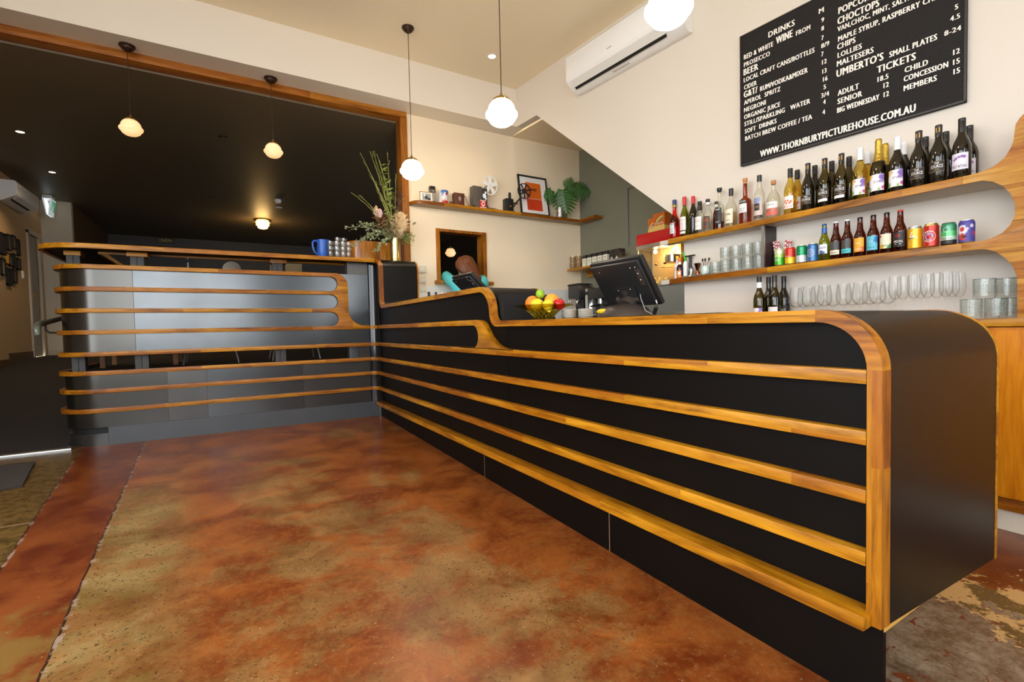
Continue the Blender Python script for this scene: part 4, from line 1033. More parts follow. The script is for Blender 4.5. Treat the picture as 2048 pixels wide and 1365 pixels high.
spirit('red spirit bottle half hidden behind the tall stoppered bottle', -2.645,-2.570,.026,[(r*.67,z*.93) for r,z in gn],thin_glass('dark_red_glass',(.5,.06,.05),.1),[('cap',[(0,.235),(.0145,.235),(.0145,.212),(.0100,.210)],cap_black),('neck_band',[(.0130,.212),(.0135,.19),(.0120,.19)],cap_white)], back=True)
tb = [(0,0),(.031,0),(.033,.006),(.033,.15),(.030,.185),(.020,.20),(.0125,.215),(.0125,.29),(0,.29)]
spirit('tall slim bottle with black ball stopper and black patterned label', -2.672,-2.600,.033,tb,gin,[('stopper',[(0,.325),(.019,.322),(.020,.308),(.0150,.295),(.0130,.29)],cap_black)],
       [(.033,.04,.165,1.0,lab_black,[('STARWARD',.040,.148,.010,ink_white,0),('SINGLE MALT',.036,.055,.006,ink_white,0)])],liquid=(.030,.06,rum))
bq = [(0,0),(.038,0),(.042,.006),(.042,.125),(.038,.160),(.024,.195),(.0160,.21),(.0145,.24),(0,.24)]
spirit('clear faceted bottle with black cap and cream label with black banner', -2.773,-2.705,.042,bq,gin,[('cap',[(0,.295),(.0165,.295),(.0165,.25),(.0145,.24)],cap_black)],
       [(.042,.03,.135,.85,lab_cream,[('TROMBA',.040,.09,.014,ink_black,0),('TEQUILA',.034,.05,.007,ink_black,0)])],liquid=(.037,.11,thin_glass('pale_tequila',(.95,.9,.78),.05)))
sq = [(0,0),(.039,0),(.042,.008),(.042,.165),(.040,.180),(.026,.192),(.0165,.20),(.0145,.215),(.0145,.30),(0,.30)]
spirit('rum bottle with square shoulders and white printed label', -2.888,-2.824,.042,sq,rum,[('stopper',[(0,.34),(.0170,.34),(.0170,.322),(.0140,.320),(.0140,.29)],cork),('neck_glass',[(.0150,.29),(.0150,.212)],gin)],
       [(.042,.085,.150,.80,lab_white,[('BARBADOS RUM',.040,.112,.006,ink_black,0),('ECLIPSE',.034,.095,.008,ink_black,0)]),(.0422,.150,.178,.72,lab_black,[('MOUNT GAY',.052,.160,.012,ink_white,0)])])
g1 = [(0,0),(.033,0),(.036,.006),(.036,.175),(.033,.20),(.022,.225),(.0165,.24),(.0150,.285),(0,.285)]
spirit('tall clear gin bottle with blue and pink label and black round badge', -2.999,-2.938,.036,g1,gin,[('cap',[(0,.330),(.0160,.330),(.0160,.290),(.0150,.285)],cap_black)],
       [(.036,.035,.165,1.05,art_label('blue_pink_label',srgb(214,190,182),[(srgb(140,152,190),(-.036,0,.150),.032)]),[]),(.0366,.075,.125,.55,lab_black,[('GIN',.026,.094,.014,ink_gold,0)]),(.0366,.020,.040,1.05,lab_black,[('MELBOURNE',.036,.026,.008,ink_gold,0)])])
rb = [(0,0),(.041,0),(.045,.006),(.045,.115),(.042,.145),(.028,.178),(.0170,.195),(.0145,.21),(.0145,.235),(0,.235)]
spirit('round clear bottle with cork stopper and white and coral label', -3.103,-3.045,.045,rb,gin,[('stopper',[(0,.268),(.0165,.268),(.0165,.245),(.0130,.24)],cork)],
       [(.045,.07,.115,1.1,lab_white,[('WHITE RUM',.052,.09,.007,ink_black,0)]),(.045,.058,.068,1.1,pm('coral_label',srgb(214,104,88),.5),[]),(.045,.02,.052,1.1,MATS['coral_label'],[])])
# --- wines, front and back rows
def wine(desc, a, b, glass, capm, labs, back=False, capl=.058, prof=None):
    x, y = spot(a, b, .0385, back)
    return bottle('wine_bottle', desc, 'wine bottle', (x,y,S1+.001), prof or wine_prof(), glass, [('cap',screwcap(l=capl),capm)], labs, WN)
ritual_o = (.0385,.040,.125,.95,orange_scrib,[('FIRST RITUAL',.060,.048,.012,ink_orange,0)])
ritual_p = (.0385,.045,.130,.98,purple_scrib,[('FIRST RITUAL',.062,.055,.013,ink_black,0)])
btw = (.0385,.030,.125,1.05,btw_lab,[('BTW',.026,.075,.012,pm('grey_ink',srgb(120,116,126),.5),.006)])
wine('pale white wine bottle with orange scribble label, front of the pair', -3.220,-3.165,pale_wine,cap_black,[ritual_o])
wine('pale white wine bottle behind its orange labelled twin', -3.267,-3.214,pale_wine,cap_black,[ritual_o],True)
def src(a, b, desc, gl, zl, strip, back=False):
    x, y = spot(a, b, .0385, back); return source(y, x, desc, gl, zl, strip, back)
src(-3.336,-3.285,'dark wine bottle with black gold lettered label, next to the pale wine pair',dark_glass,.045,False)
src(-3.380,-3.330,'dark wine bottle behind the first black labelled bottle',dark_glass,.045,False,True)
src(-3.440,-3.392,'olive wine bottle with black label and white strip, second black labelled bottle',green_wine,.062,True)
src(-3.482,-3.435,'olive wine bottle behind the second black labelled bottle',green_wine,.062,True,True)
src(-3.538,-3.493,'olive wine bottle with black label and white strip, beside the white capped bottle',green_wine,.062,True)
src(-3.581,-3.537,'olive wine bottle behind the third black labelled bottle',green_wine,.062,True,True)
wine('white wine bottle with white cap and flowery garden label', -3.641,-3.599,pale_wine,cap_white,[btw],capl=.075)
wine('white capped white wine bottle behind its garden labelled twin', -3.680,-3.639,pale_wine,cap_white,[btw],True,.075)
def spark(desc, a, b, back):
    x, y = spot(a, b, .0415, back)
    pr = [(0,0),(.038,0),(.0415,.006),(.0415,.145),(.039,.170),(.030,.205),(.020,.235),(.0165,.255),(.0160,.30),(0,.30)]
    return bottle('sparkling_bottle', desc, 'sparkling wine bottle', (x,y,S1+.001), pr, green_wine, [('foil',[(0,.338),(.0135,.337),(.0165,.330),(.0175,.318),(.0165,.310),(.0178,.300),(.0172,.285),(.0178,.262),(.0215,.237),(.0312,.203),(.0305,.202)],pm('crinkled_gold_foil',(.55,.36,.06),.3,metal=1,bump=.5,bscale=90))],
                  [(.0415,.030,.125,1.05,btw_lab,[('BTW',.026,.075,.012,MATS['grey_ink'],.006)])] if not back else [], WN)
spark('sparkling wine bottle with gold foil neck and garden label', -3.737,-3.697, False)
spark('gold foil sparkling bottle behind its garden labelled twin', -3.772,-3.733, True)
wine('dark red wine bottle with white cap and garden label', -3.830,-3.794,dark_glass,cap_white,[btw],capl=.075)
wine('dark bottle with white cap behind the garden labelled red wine', -3.862,-3.826,dark_glass,cap_white,[],True,.075)
src(-3.929,-3.895,'dark red wine bottle with black gold lettered label, beside the white capped red',dark_glass,.048,False)
src(-3.959,-3.926,'dark bottle behind the black labelled red beside the white caps',dark_glass,.048,False,True)
src(-4.016,-3.985,'dark red wine bottle with black gold lettered label, next to the purple label bottle',dark_glass,.060,False)
src(-4.047,-4.016,'dark bottle behind the black labelled red next to the purple label',dark_glass,.048,False,True)
wine('dark wine bottle with white and purple scribble label, front, nearest the facing board', -4.112,-4.084,dark_glass,cap_black,[ritual_p],capl=.075)
wine('dark wine bottle with purple label standing behind, nearest the facing board', -4.143,-4.115,dark_glass,cap_black,[ritual_p],True,.075)

# --- lower shelf
def can(desc, a, b, bands, h=.122, r=.032, top=None, extra=None, nm='drink_can'):
    x, y = spot(a, b, r)
    o = thing(nm, desc, 'drink can', (x,y,S2+.001), 0, 'cans on the lower shelf')
    G().lathe([(0,.004),(r*.72,.004),(r*.75,0),(r*.84,.002),(r,.012),(r,h-.014),(r*.86,h-.003),(r*.86,h),(r*.82,h),(r*.80,h-.004),(0,h-.004)], n=26).build('can_body', top or satin, o, smooth=True, ang=40)
    for (z0, z1, mt) in bands:
        rr = r+.0005
        G().lathe([(rr,max(z0,.010)),(rr,min(z1,h-.0135))], n=26).build('printed_band', mt, o, smooth=True, fix=False)
        if z1 >= h-.002: G().lathe([(rr,h-.0135),(r*.875,h-.0035)], n=26).build('printed_shoulder', mt, o, smooth=True, fix=False)
    if extra: extra(o, r+.001)
    return o
def C_(n, *c, rough=.3, metal=.25): return pm(n, srgb(*c), rough, metal=metal)
def ring(r, zc, ro, ri, n=28):
    s = G()
    for i in range(n):
        a = 2*PI*i/n
        for q in (ri, ro):
            u = q*math.cos(a); s.v.append((-(r)*math.cos(u/r), -(r)*math.sin(u/r), zc+q*math.sin(a)))
    for i in range(n):
        j = (i+1) % n; s.f.append((i*2, j*2, j*2+1, i*2+1)); s.mi.append(0)
    return s
def disc(r, zc, ro, n=24, sy=1):
    s = G()
    s.v = [(-(r)*math.cos(ro*math.cos(2*PI*i/n)/r), -(r)*math.sin(ro*math.cos(2*PI*i/n)/r), zc+ro*sy*math.sin(2*PI*i/n)) for i in range(n)]
    s.f = [tuple(range(n))]; s.mi = [0]; return s
gw, rw = C_('can_green',70,168,40), C_('can_red',214,52,30)
can('green and white cider can below striped straws',-3.145,-3.088,[(.010,.06,gw),(.06,.085,C_('can_lime',160,204,90)),(.085,.122,C_('can_pale_green',206,222,170))],extra=lambda o,r:[wrap_text('APPLE',r,.036,.066,.014,.0005).build('lettering',ink_white,o,fix=False),wrap_text('CIDER',r,.036,.035,.016,.0005).build('lettering',ink_white,o,fix=False)])
can('red and yellow drink can on the lower shelf',-3.219,-3.164,[(.010,.052,C_('can_yellow',240,190,30)),(.052,.122,rw)],extra=lambda o,r:[ring(r+.0006,.085,.015,.0135).build('emblem',C_('can_dark_red',170,40,26),o,fix=False),wrap_text('NAPOLI',r,.034,.056,.006,.0006).build('lettering',ink_white,o,fix=False)])
can('green and silver drink can beside the red and yellow can',-3.296,-3.243,[(.010,.055,C_('can_silver',206,214,216)),(.055,.122,C_('can_emerald',20,138,84))],extra=lambda o,r:[ring(r+.0006,.085,.016,.0145).build('emblem',C_('can_pale_emerald',90,190,140),o,fix=False)])
def blue_x(o, r):
    ring(r+.0006,.062,.024,.022).build('emblem',ink_white,o,fix=False); ring(r+.0006,.062,.015,.0138).build('emblem',ink_white,o,fix=False)
    wrap_text('V',r,.010,.055,.014,.0006).build('lettering',ink_white,o,fix=False)
can('blue drink can with white ring emblem',-3.367,-3.317,[(.010,.122,C_('can_blue',64,112,160))],extra=blue_x)
yb = C_('can_amber',236,172,30)
def zig(o, r):
    s = G()
    pts = [(-.004,.100),(.020,.108),(.004,.078),(.022,.070),(-.020,.030),(-.002,.064),(-.014,.070)]
    s.v = [(-(r+.0008)*math.cos(u/r), -(r+.0008)*math.sin(u/r), v) for u, v in pts]; s.f = [tuple(range(len(pts)))]; s.mi = [0]
    s.build('lightning_mark', C_('can_flash',236,232,220), o, fix=False)
    wrap_text('TINNIE',r,.034,.060,.010,.0010,cx=-.01).build('lettering',ink_black,o,fix=False)
can('yellow drink can with silver lightning mark',-3.915,-3.880,[(.010,.116,yb)],h=.130,r=.033,extra=zig)
def mb(o, r):
    ring(r+.0006,.062,.030,.028).build('oval_ring',ink_white,o,fix=False)
    disc(r+.0008,.062,.019).build('round_badge',C_('can_sky',104,158,206),o,fix=False)
    wrap_text('M',r,.022,.053,.018,.0014,.06).build('lettering',cap_red,o,fix=False)
    wrap_text('MELBOURNE',r,.036,.0835,.006,.0012).build('lettering',ink_white,o,fix=False); wrap_text('BITTER',r,.026,.0365,.006,.0012).build('lettering',ink_white,o,fix=False)
can('red bitter can with blue badge and gold rim',-3.988,-3.956,[(.010,.122,C_('can_scarlet',190,44,28))],h=.133,r=.033,top=gold,extra=mb)
can('green and black pale ale can',-4.062,-4.032,[(.010,.03,lab_black),(.03,.050,C_('can_mint',190,216,190)),(.050,.078,C_('can_leaf',90,186,110)),(.078,.122,C_('can_deep_green',60,140,100))],h=.122,top=black_plastic,extra=lambda o,r:[wrap_text('PALE ALE',r,.044,.034,.010,.0006).build('lettering',ink_black,o,fix=False),ring(r+.0006,.085,.014,.012).build('emblem',ink_white,o,fix=False)])
mot = art_label('red_blue_mosaic_can',srgb(74,66,150),[(srgb(226,220,226),(-.032,.012,.07),.030),(srgb(200,60,60),(-.032,.010,.075),.012),(srgb(200,60,50),(-.032,.010,.035),.020),(srgb(210,200,220),(-.02,-.026,.09),.010),(srgb(170,60,110),(-.01,-.031,.05),.014)])
can('purple and red mosaic printed can, last on the lower shelf',-4.135,-4.107,[(.006,.122,mot)],h=.122,extra=lambda o,r:[disc(r+.0008,.036,.010,sy=.6).build('badge',lab_black,o,fix=False)])
BN = 'beer bottles on the lower shelf'
def beer(desc, a, b, glass, capm, labs, neck=None):
    x, y = spot(a, b, .031)
    pr = [(0,0),(.028,0),(.031,.005),(.031,.115),(.029,.132),(.022,.152),(.0165,.168),(.0135,.215),(.0130,.232),(0,.232)]
    cp = [('crown_cap',[(0,.2385),(.0120,.2385),(.0140,.235),(.0148,.230),(.0135,.229)],capm)]
    if neck: cp.append(('neck_label',[(.0160,.178),(.0142,.214),(.0140,.214)],neck))
    return bottle('beer_bottle', desc, 'beer bottle', (x,y,S2+.001), pr, glass, cp, labs, BN, n=24)
beer('green glass lager bottle with blue neck label',-3.438,-3.390,lager_green,C_('crown_blue',60,110,180),[(.031,.045,.105,.95,art_label('lager_label',srgb(232,236,238),[(srgb(70,96,150),(-.031,0,.048),.022)]),[('LAGER',.044,.078,.012,C_('ink_blue',40,70,130),0)])],neck=C_('neck_blue',50,92,160))
dg = pm('charcoal_label',srgb(70,70,68),.5)
def ale(desc, a, b, capm, top, bot, word, tm, bm, extra=None):
    o = beer(desc, a, b, amber, capm, [(.031,.062,.112,1.0,top,[]),(.031,.030,.058,1.0,bot,[(word,.034,.038,.009,tm,0)])])
    ring(.0316,.088,.015,.0135).build('emblem', ink_white, o, fix=False)
    return o
ale('amber beer bottle with charcoal label and cream strip, white cap',-3.507,-3.461,cap_white,dg,lab_cream,'PILSNER',ink_black,0)
ale('amber beer bottle with charcoal label and turquoise strip, white cap',-3.572,-3.527,cap_white,dg,pm('turquoise_label',srgb(70,190,196),.5),'PACIFIC',lab_black,0)
def local(desc, a, b, capm, lab, word, tm):
    o = beer(desc, a, b, amber, capm, [(.031,.028,.112,1.05,lab,[(word,.034,.040,.008,tm,0)])])
    disc(.0318,.080,.017,sy=.72).build('oval_badge', lab_black, o, fix=False)
    wrap_text('LOCAL',.031,.022,.077,.007,.0014).build('lettering', ink_white, o, fix=False)
    return o
local('amber beer bottle with orange label, black cap',-3.642,-3.600,cap_black,art_label('orange_ale_label',srgb(232,166,40),[(srgb(216,110,30),(-.02,-.02,.04),.024)]),'GOLDEN',ink_white)
local('amber beer bottle with sky blue label, black cap',-3.712,-3.672,cap_black,art_label('blue_ale_label',srgb(96,186,206),[(srgb(40,110,170),(-.02,-.024,.09),.020)]),'PALE',lab_black)
local('amber beer bottle with white and green leafy label, black cap',-3.780,-3.742,cap_black,art_label('leafy_ale_label',srgb(230,222,190),[(srgb(70,130,70),(-.02,-.024,.035),.020),(srgb(220,180,50),(-.028,.016,.04),.016),(srgb(190,60,40),(-.024,.022,.10),.010)]),'LAGER',ink_black)
o = beer('amber beer bottle with black label and red cap, last of the row',-3.846,-3.810,amber,pm('orange_red_cap',srgb(206,60,40),.4),[(.031,.028,.112,1.05,lab_black,[('SPECIAL',.046,.052,.012,ink_white,0),('*  *',.03,.038,.008,ink_white,0),('RED',.02,.082,.016,cap_red,0)])])
# paper straws in two small tumblers behind the cans
def straw_mat():
    m = bpy.data.materials.new('red_striped_paper'); m.use_nodes = True; nt = m.node_tree; N = nt.nodes; L = nt.links
    tc = N.new('ShaderNodeTexCoord'); w = N.new('ShaderNodeTexWave'); w.wave_type = 'BANDS'; w.bands_direction = 'DIAGONAL'; w.inputs['Scale'].default_value = 24
    cr = N.new('ShaderNodeValToRGB'); cr.color_ramp.interpolation = 'CONSTANT'; cr.color_ramp.elements[0].color = srgb(240,236,230); cr.color_ramp.elements[1].color = srgb(196,24,40); cr.color_ramp.elements[1].position = .5
    L.new(tc.outputs['Object'], w.inputs['Vector']); L.new(w.outputs['Fac'], cr.inputs[0]); L.new(cr.outputs[0], N['Principled BSDF'].inputs['Base Color']); return m
stm = straw_mat()
for k, (a, b, lean) in enumerate(((-3.115,-3.060,.10),(-3.185,-3.130,-.13))):
    x = wx(a)-.048; y = yx(a,b,x) - (.022 if k == 0 else 0)
    cup = thing('straw_holder', ('small glass of straws beside the divider','small glass of straws behind the red and yellow can')[k], 'glass', (x,y,S2+.001), group='glasses holding straws')
    G().lathe([(0,0),(.026,0),(.030,.09),(.028,.09),(.024,.005),(0,.005)], n=20).build('glass_body', clear, cup, smooth=True)
    for i in range(7):
        aa = 2*PI*i/7; px, py = .012*math.cos(aa), .012*math.sin(aa)
        st = G().tube([(px,py,.007),(px*1.5+.0,py*1.5+lean*.18,.19)], .0045, 8).build('straw', stm, None, smooth=True)
        st.location = (x,y,S2+.001)
        tag(st, ('red and white striped straw leaning in the glass beside the divider','red and white striped straw leaning in the glass behind the red can')[k], 'straw', 'striped paper straws')
# left end: mixing things
def put(a, b, r, back=False): return spot(a, b, r, back)
x, y = put(-2.236,-2.153,.022); x += .03
r = thing('bitters_bottle', 'white paper wrapped bitters bottle with yellow cap', 'bottle', (x,y,S2+.001))
G().lathe([(0,0),(.026,0),(.027,.005),(.027,.118),(.024,.128),(.0135,.135),(.0125,.165),(0,.165)], n=22).build('body', lab_white, r, smooth=True)
G().lathe([(0,.198),(.0135,.198),(.0150,.172),(.0150,.168),(0,.168)], n=20).build('cap', pm('yellow_cap',srgb(240,190,30),.4), r, smooth=True)
wrap_text('AROMATIC',.027,.034,.09,.006).build('lettering', ink_black, r, fix=False); wrap_text('BITTERS',.027,.028,.07,.006).build('lettering', ink_black, r, fix=False)
x, y = put(-2.285,-2.205,.026); x -= .0
r = thing('bitters_bottle', 'brown bitters bottle with orange cap and orange label', 'bottle', (x,y,S2+.001))
G().lathe([(0,0),(.024,0),(.026,.004),(.026,.085),(.022,.105),(.013,.115),(.0115,.14),(0,.14)], n=22).build('body', amber, r, smooth=True)
G().lathe([(0,.175),(.0125,.175),(.0145,.150),(.0145,.142),(0,.142)], n=20).build('cap', pm('orange_cap',srgb(232,120,40),.4), r, smooth=True)
G().lathe([(.0125,.140),(.0135,.118),(.0128,.118)], n=20).build('neck_label', lab_white, r, smooth=True)
patch(.026,.006,.066,1.2).build('label', pm('orange_label',srgb(222,132,50),.5), r, fix=False); patch(.026,.030,.055,.4,off=.0014,c=.5).build('label_panel', lab_white, r, fix=False)
# folded green topped squeeze bottle behind
r = thing('squeeze_bottle', 'clear squeeze bottle with bent green spout behind the orange capped bitters', 'bottle', (1.990,-2.352,S2+.001))
G().lathe([(0,0),(.019,0),(.020,.12),(.015,.135),(.012,.14),(0,.14)], n=18).build('body', white_plastic, r, smooth=True)
G().tube([(0,0,.14),(0,.005,.17),(0,.018,.20),(0,.030,.225)], [.009,.008,.007,.005], 10).build('spout', pm('bright_green_plastic',srgb(70,190,50),.4), r, smooth=True)
r = thing('bar_tray', 'thin grey bar tray under the jiggers', 'tray', (1.975,-2.47,S2+.001))
G().box((-.035,-.13,0),(.035,.12,.004)).box((-.035,-.13,.004),(-.032,.12,.014)).box((.032,-.13,.004),(.035,.12,.014)).box((-.035,-.13,.004),(.035,-.127,.014)).build('tray_body', satin, r, bev=.001)
r = thing('muddler', 'black standing muddler tool with flat cross handle', 'bar tool', (1.990,-2.400,S2+.006))
G().lathe([(0,0),(.016,0),(.017,.03),(.012,.06),(.012,.16),(.014,.17),(0,.172)], n=18).build('shaft', black_plastic, r, smooth=True)
G().box((-.010,-.045,.172),(.010,.045,.182)).build('cross_handle', pm('dark_metal',srgb(60,54,50),.3,metal=.8), r, bev=.003)
r = thing('jigger', 'steel double ended jigger standing on the bar tray', 'jigger', (1.955,-2.435,S2+.006))
G().lathe([(0,0),(.018,0),(.010,.030),(.020,.075),(.0185,.075),(.008,.032),(0,.030)], n=20).build('cups', chrome, r, smooth=True)
r = thing('jigger', 'copper toned double ended jigger beside the mint cup', 'jigger', (1.960,-2.495,S2+.006))
G().lathe([(0,0),(.018,0),(.020,.028),(.010,.045),(.028,.100),(.0265,.100),(.008,.047),(0,.045)], n=20).build('cups', pm('copper',(.35,.12,.06),.2,metal=1), r, smooth=True)
r = thing('mint_cup', 'pale mint cup holding bar spoons', 'cup', (1.965,-2.565,S2+.006))
G().lathe([(0,0),(.024,0),(.030,.01),(.033,.03),(.031,.07),(.029,.07),(.030,.03),(.024,.008),(0,.006)], n=22).build('cup_body', pm('mint_glaze',srgb(204,220,208),.3), r, smooth=True)
for k in range(3):
    lean = (-.030,.004,.026)[k]
    sp_o = G().tube([(0,0,.012),(.003,lean*.5,.07),(.004,lean,.115)], .0022, 6)
    sp_o.sphere((.004,lean*1.08,.122), .011, 10, 6, (.35,.8,1.2))
    q = sp_o.build('bar_spoon', pm('dark_metal',srgb(60,54,50),.3,metal=.8) , None, smooth=True); q.location = (1.965,-2.565,S2+.006)
    tag(q, 'dark metal bar spoon standing in the pale mint cup', 'spoon', 'spoons in the mint cup')
# cut glass tumblers
cutg = thin_glass('cut_glass', (.975,.985,.98), .05, .03, .5)
cutl = pm('cut_line', srgb(150,166,158), .2, alpha=.45)
rim_m = pm('glass_rim', srgb(120,136,130), .1, alpha=.6)
TUM = {}
def tumbler(desc, x, y, z, grp, r=.040, h=.098, mat=None):
    o = thing('tumbler', desc, 'tumbler', (x,y,z), group=grp)
    first_t = TUM.get(round(r,4))
    if first_t:
        for ch in first_t.children:
            c = ch.copy(); COL.objects.link(c); c.parent = o
        return o
    TUM[round(r,4)] = o
    G().lathe([(0,0),(r*.93,0),(r*.96,.004),(r,h),(r*.955,h),(r*.90,.012),(0,.010)], n=26).build('glass_body', mat or cutg, o, smooth=True, ang=50)
    G().lathe([(r*1.001,h-.0025),(r*1.004,h),(r*.955,h+.0004),(r*.95,h-.0025)], n=26).build('rim', rim_m, o, smooth=True, fix=False)
    s = G(); n = 22
    def cp(a, z, rr): return (rr*math.cos(a), rr*math.sin(a), z)
    for i in range(n):
        for d in (-1, 1):
            for z0, z1 in ((h*.30,h*.62),(h*.62,h*.93)):
                a0 = 2*PI*i/n; a1 = a0+d*2*PI/n*1.5; w = .0011/r; pts = []
                for q in range(4):
                    t = q/3; a = a0+(a1-a0)*t; z = z0+(z1-z0)*t; pts.append((a, z, r*(.962+.04*z/h)))
                for (a, z, rr), (b, y2, r2) in zip(pts, pts[1:]):
                    s.add([cp(a-w,z,rr),cp(a+w,z,rr),cp(b+w,y2,r2),cp(b-w,y2,r2)],[(0,1,2,3)])
    for z in (h*.62, h*.28):
        rr = r*(.963+.04*z/h); s.lathe([(rr,z),(rr,z+.0016)], n=26)
    s.build('cut_pattern', cutl, o, fix=False)
    return o
for k, (a, b) in enumerate(((-2.629,-2.557),(-2.720,-2.650),(-2.812,-2.745),(-2.905,-2.841),(-2.992,-2.930))):
    x, y = spot(a, b, .041); tumbler('upturned cut glass tumbler, %s along the lower shelf from the mint cup' % ORD[k], x, y, S2+.001, 'cut glass tumblers on the lower shelf')
for k, (a, b) in enumerate(((-2.722,-2.653),(-2.808,-2.741),(-2.905,-2.841),(-2.985,-2.924))):
    x, y = spot(a, b, .041); tumbler('cut glass tumbler stacked on the bottom row, %s from the mint cup' % ORD[k], x, y, S2+.1005, 'cut glass tumblers on the lower shelf')
tag(G().box((1.95,-3.0525,S2+.001),(2.03,-3.0505,S2+.20)).build('yellow_card', pm('pale_yellow_card',srgb(232,206,130),.7)), 'pale yellow card standing against the black divider', 'card')

# --- back counter top: wine bottles, stemware, tumblers
for k, (a, b, X, lab) in enumerate(((-2.994,-2.932,1.86,1),(-3.065,-3.006,1.95,0),(-3.108,-3.050,1.88,2),(-3.174,-3.118,2.02,3))):
    y = yx(a,b,X)
    D = ['dark green wine bottle with white neck band on the back counter, farthest from the glasses','plain dark wine bottle standing behind the other bottles on the back counter','olive wine bottle with pale label on the back counter','dark wine bottle with black label beside the stemmed glasses'][k]
    L_ = [[(.0385,.040,.105,1.0,btw_lab,[])],[],[(.0385,.045,.108,1.0,lab_white,[])],[(.0385,.06,.12,.95,lab_black,[('SOURCE',.052,.08,.016,ink_white,.004)])]][k]
    o = bottle('wine_bottle', D, 'wine bottle', (X,y,BT+.001), wine_prof(.325), (green_wine,dark_glass,green_wine,dark_glass)[k], [('cap',screwcap(.325,.045),cap_black)]+([('neck_band',[(.0166,.284),(.0172,.245),(.0160,.245)],cap_white)] if lab == 1 else []), L_, 'wine bottles on the back counter')
def stem_glass(desc, x, y, bowl, grp):
    o = thing('wine_glass', desc, 'wine glass', (x,y,BT+.001), group=grp)
    if bowl == 'round':
        pr = [(0,0),(.034,0),(.034,.002),(.010,.005),(.0040,.012),(.0038,.085),(.008,.094),(.024,.102),(.037,.118),(.0425,.140),(.0415,.165),(.0365,.205),(.033,.232),(.0322,.232),(.0355,.205),(.0405,.165),(.0412,.140),(.036,.120),(.022,.104),(0,.098)]
    else:
        pr = [(0,0),(.032,0),(.032,.002),(.009,.005),(.0038,.012),(.0038,.105),(.007,.113),(.018,.124),(.028,.145),(.0315,.170),(.0305,.20),(.0265,.252),(.0258,.252),(.0295,.20),(.0302,.170),(.0268,.146),(.016,.126),(0,.118)]
    G().lathe(pr, n=26).build('glass_body', clear, o, smooth=True, ang=60)
    return o
rf = [(-3.258,-3.204),(-3.342,-3.290),(-3.439,-3.390),(-3.552,-3.507),(-3.643,-3.601),(-3.735,-3.695)]
for k, (a, b) in enumerate(rf):
    X = 1.92; stem_glass('round bowled wine glass, front row, %s from the wine bottles' % ORD[k], X, yx(a,b,X), 'round', 'round bowled wine glasses')
for k, (a, b) in enumerate(rf):
    X = 2.02; y = yx(a,b,X)-.052; stem_glass('round bowled wine glass, back row, %s from the wine bottles' % ORD[k], X, y, 'round', 'round bowled wine glasses')
tf = [(-3.822,-3.785),(-3.912,-3.878),(-3.974,-3.942),(-4.053,-4.023)]
tbk = [(-3.861,-3.825),(-3.942,-3.908),(-4.014,-3.983),(-4.080,-4.051),(-4.106,-4.078)]
for k, (a, b) in enumerate(tf):
    X = 1.93; stem_glass('tall narrow wine glass, front row, %s along from the round glasses' % ORD[k], X, yx(a,b,X), 'tall', 'tall narrow wine glasses')
for k, (a, b) in enumerate(tbk):
    X = (2.02,2.02,2.02,2.03,2.09)[k]; stem_glass('tall narrow wine glass, back row, %s along from the round glasses' % ORD[k], X, yx(a,b,X), 'tall', 'tall narrow wine glasses')
for k, (x, y, z, d) in enumerate(((1.955,-4.168,BT+.001,'cut glass tumbler on the back counter, first beside the tall glasses'),(1.955,-4.262,BT+.001,'cut glass tumbler on the back counter beside the facing board'),(1.965,-4.215,BT+.1025,'cut glass tumbler stacked across the two by the facing board'),(2.06,-4.275,BT+.1025,'upper cut glass tumbler half hidden by the facing board'),(2.06,-4.285,BT+.001,'rear cut glass tumbler behind the facing board stack'))):
    tumbler(d, x, y, z, 'cut glass tumblers on the back counter', .0445, .100)
# ------------------------------------------------------------------ on the high ledge
LZ = 1.6735
r = thing('water_jug', 'blue water jug on the high ledge beside the stacked glasses', 'jug', (-0.49,0.06,LZ))
blue = pm('blue_plastic', srgb(44,96,190), .35)
G().lathe([(0,0),(.046,0),(.050,.006),(.053,.10),(.050,.150),(.054,.178),(.051,.178),(.047,.150),(.050,.10),(.046,.01),(0,.008)], n=28).build('jug_body', blue, r, smooth=True, ang=60)
G().tube([(-.050,0,.160),(-.075,0,.168),(-.092,0,.150),(-.093,0,.11),(-.082,0,.065),(-.064,0,.04),(-.050,0,.036)], [.009,.010,.010,.0095,.009,.008,.008], 10).build('handle', blue, r, smooth=True, ang=60)
G().prism([(.0,.020),(.018,.070),(-.018,.070)][::1], 'z', .172, .180, lambda a,b,c:(b,a,c)).build('spout', blue, r)
def ledge_glass(desc, x, y, z):
    o = thing('water_glass', desc, 'glass', (x,y,z), group='stacked water glasses on the ledge')
    return o
wg = G().lathe([(0,0),(.024,0),(.026,.004),(.031,.030),(.0325,.052),(.0315,.052),(.0295,.030),(.024,.008),(0,.007)], n=22)
first = None
for k, (x, y, n) in enumerate(((-.425,.00,3),(-.365,-.01,3),(-.305,-.005,3),(-.248,.0,3),(-.340,.07,4),(-.275,.085,4))):
    for j in range(n):
        d = 'water glass, %s from the top of the %s stack along from the blue jug' % (('top one','second','third','fourth')[n-1-j] if n-1-j else 'top one', ORD[k])
        d = d.replace('top one from the top of', 'topmost of')
        if first is None:
            first = ledge_glass(d, x, y, LZ+.001); wg.build('glass_body', ledge_clear, first, smooth=True, ang=60)
        else: dup(first, (x,y,LZ+.001+.0535*j), None, d)
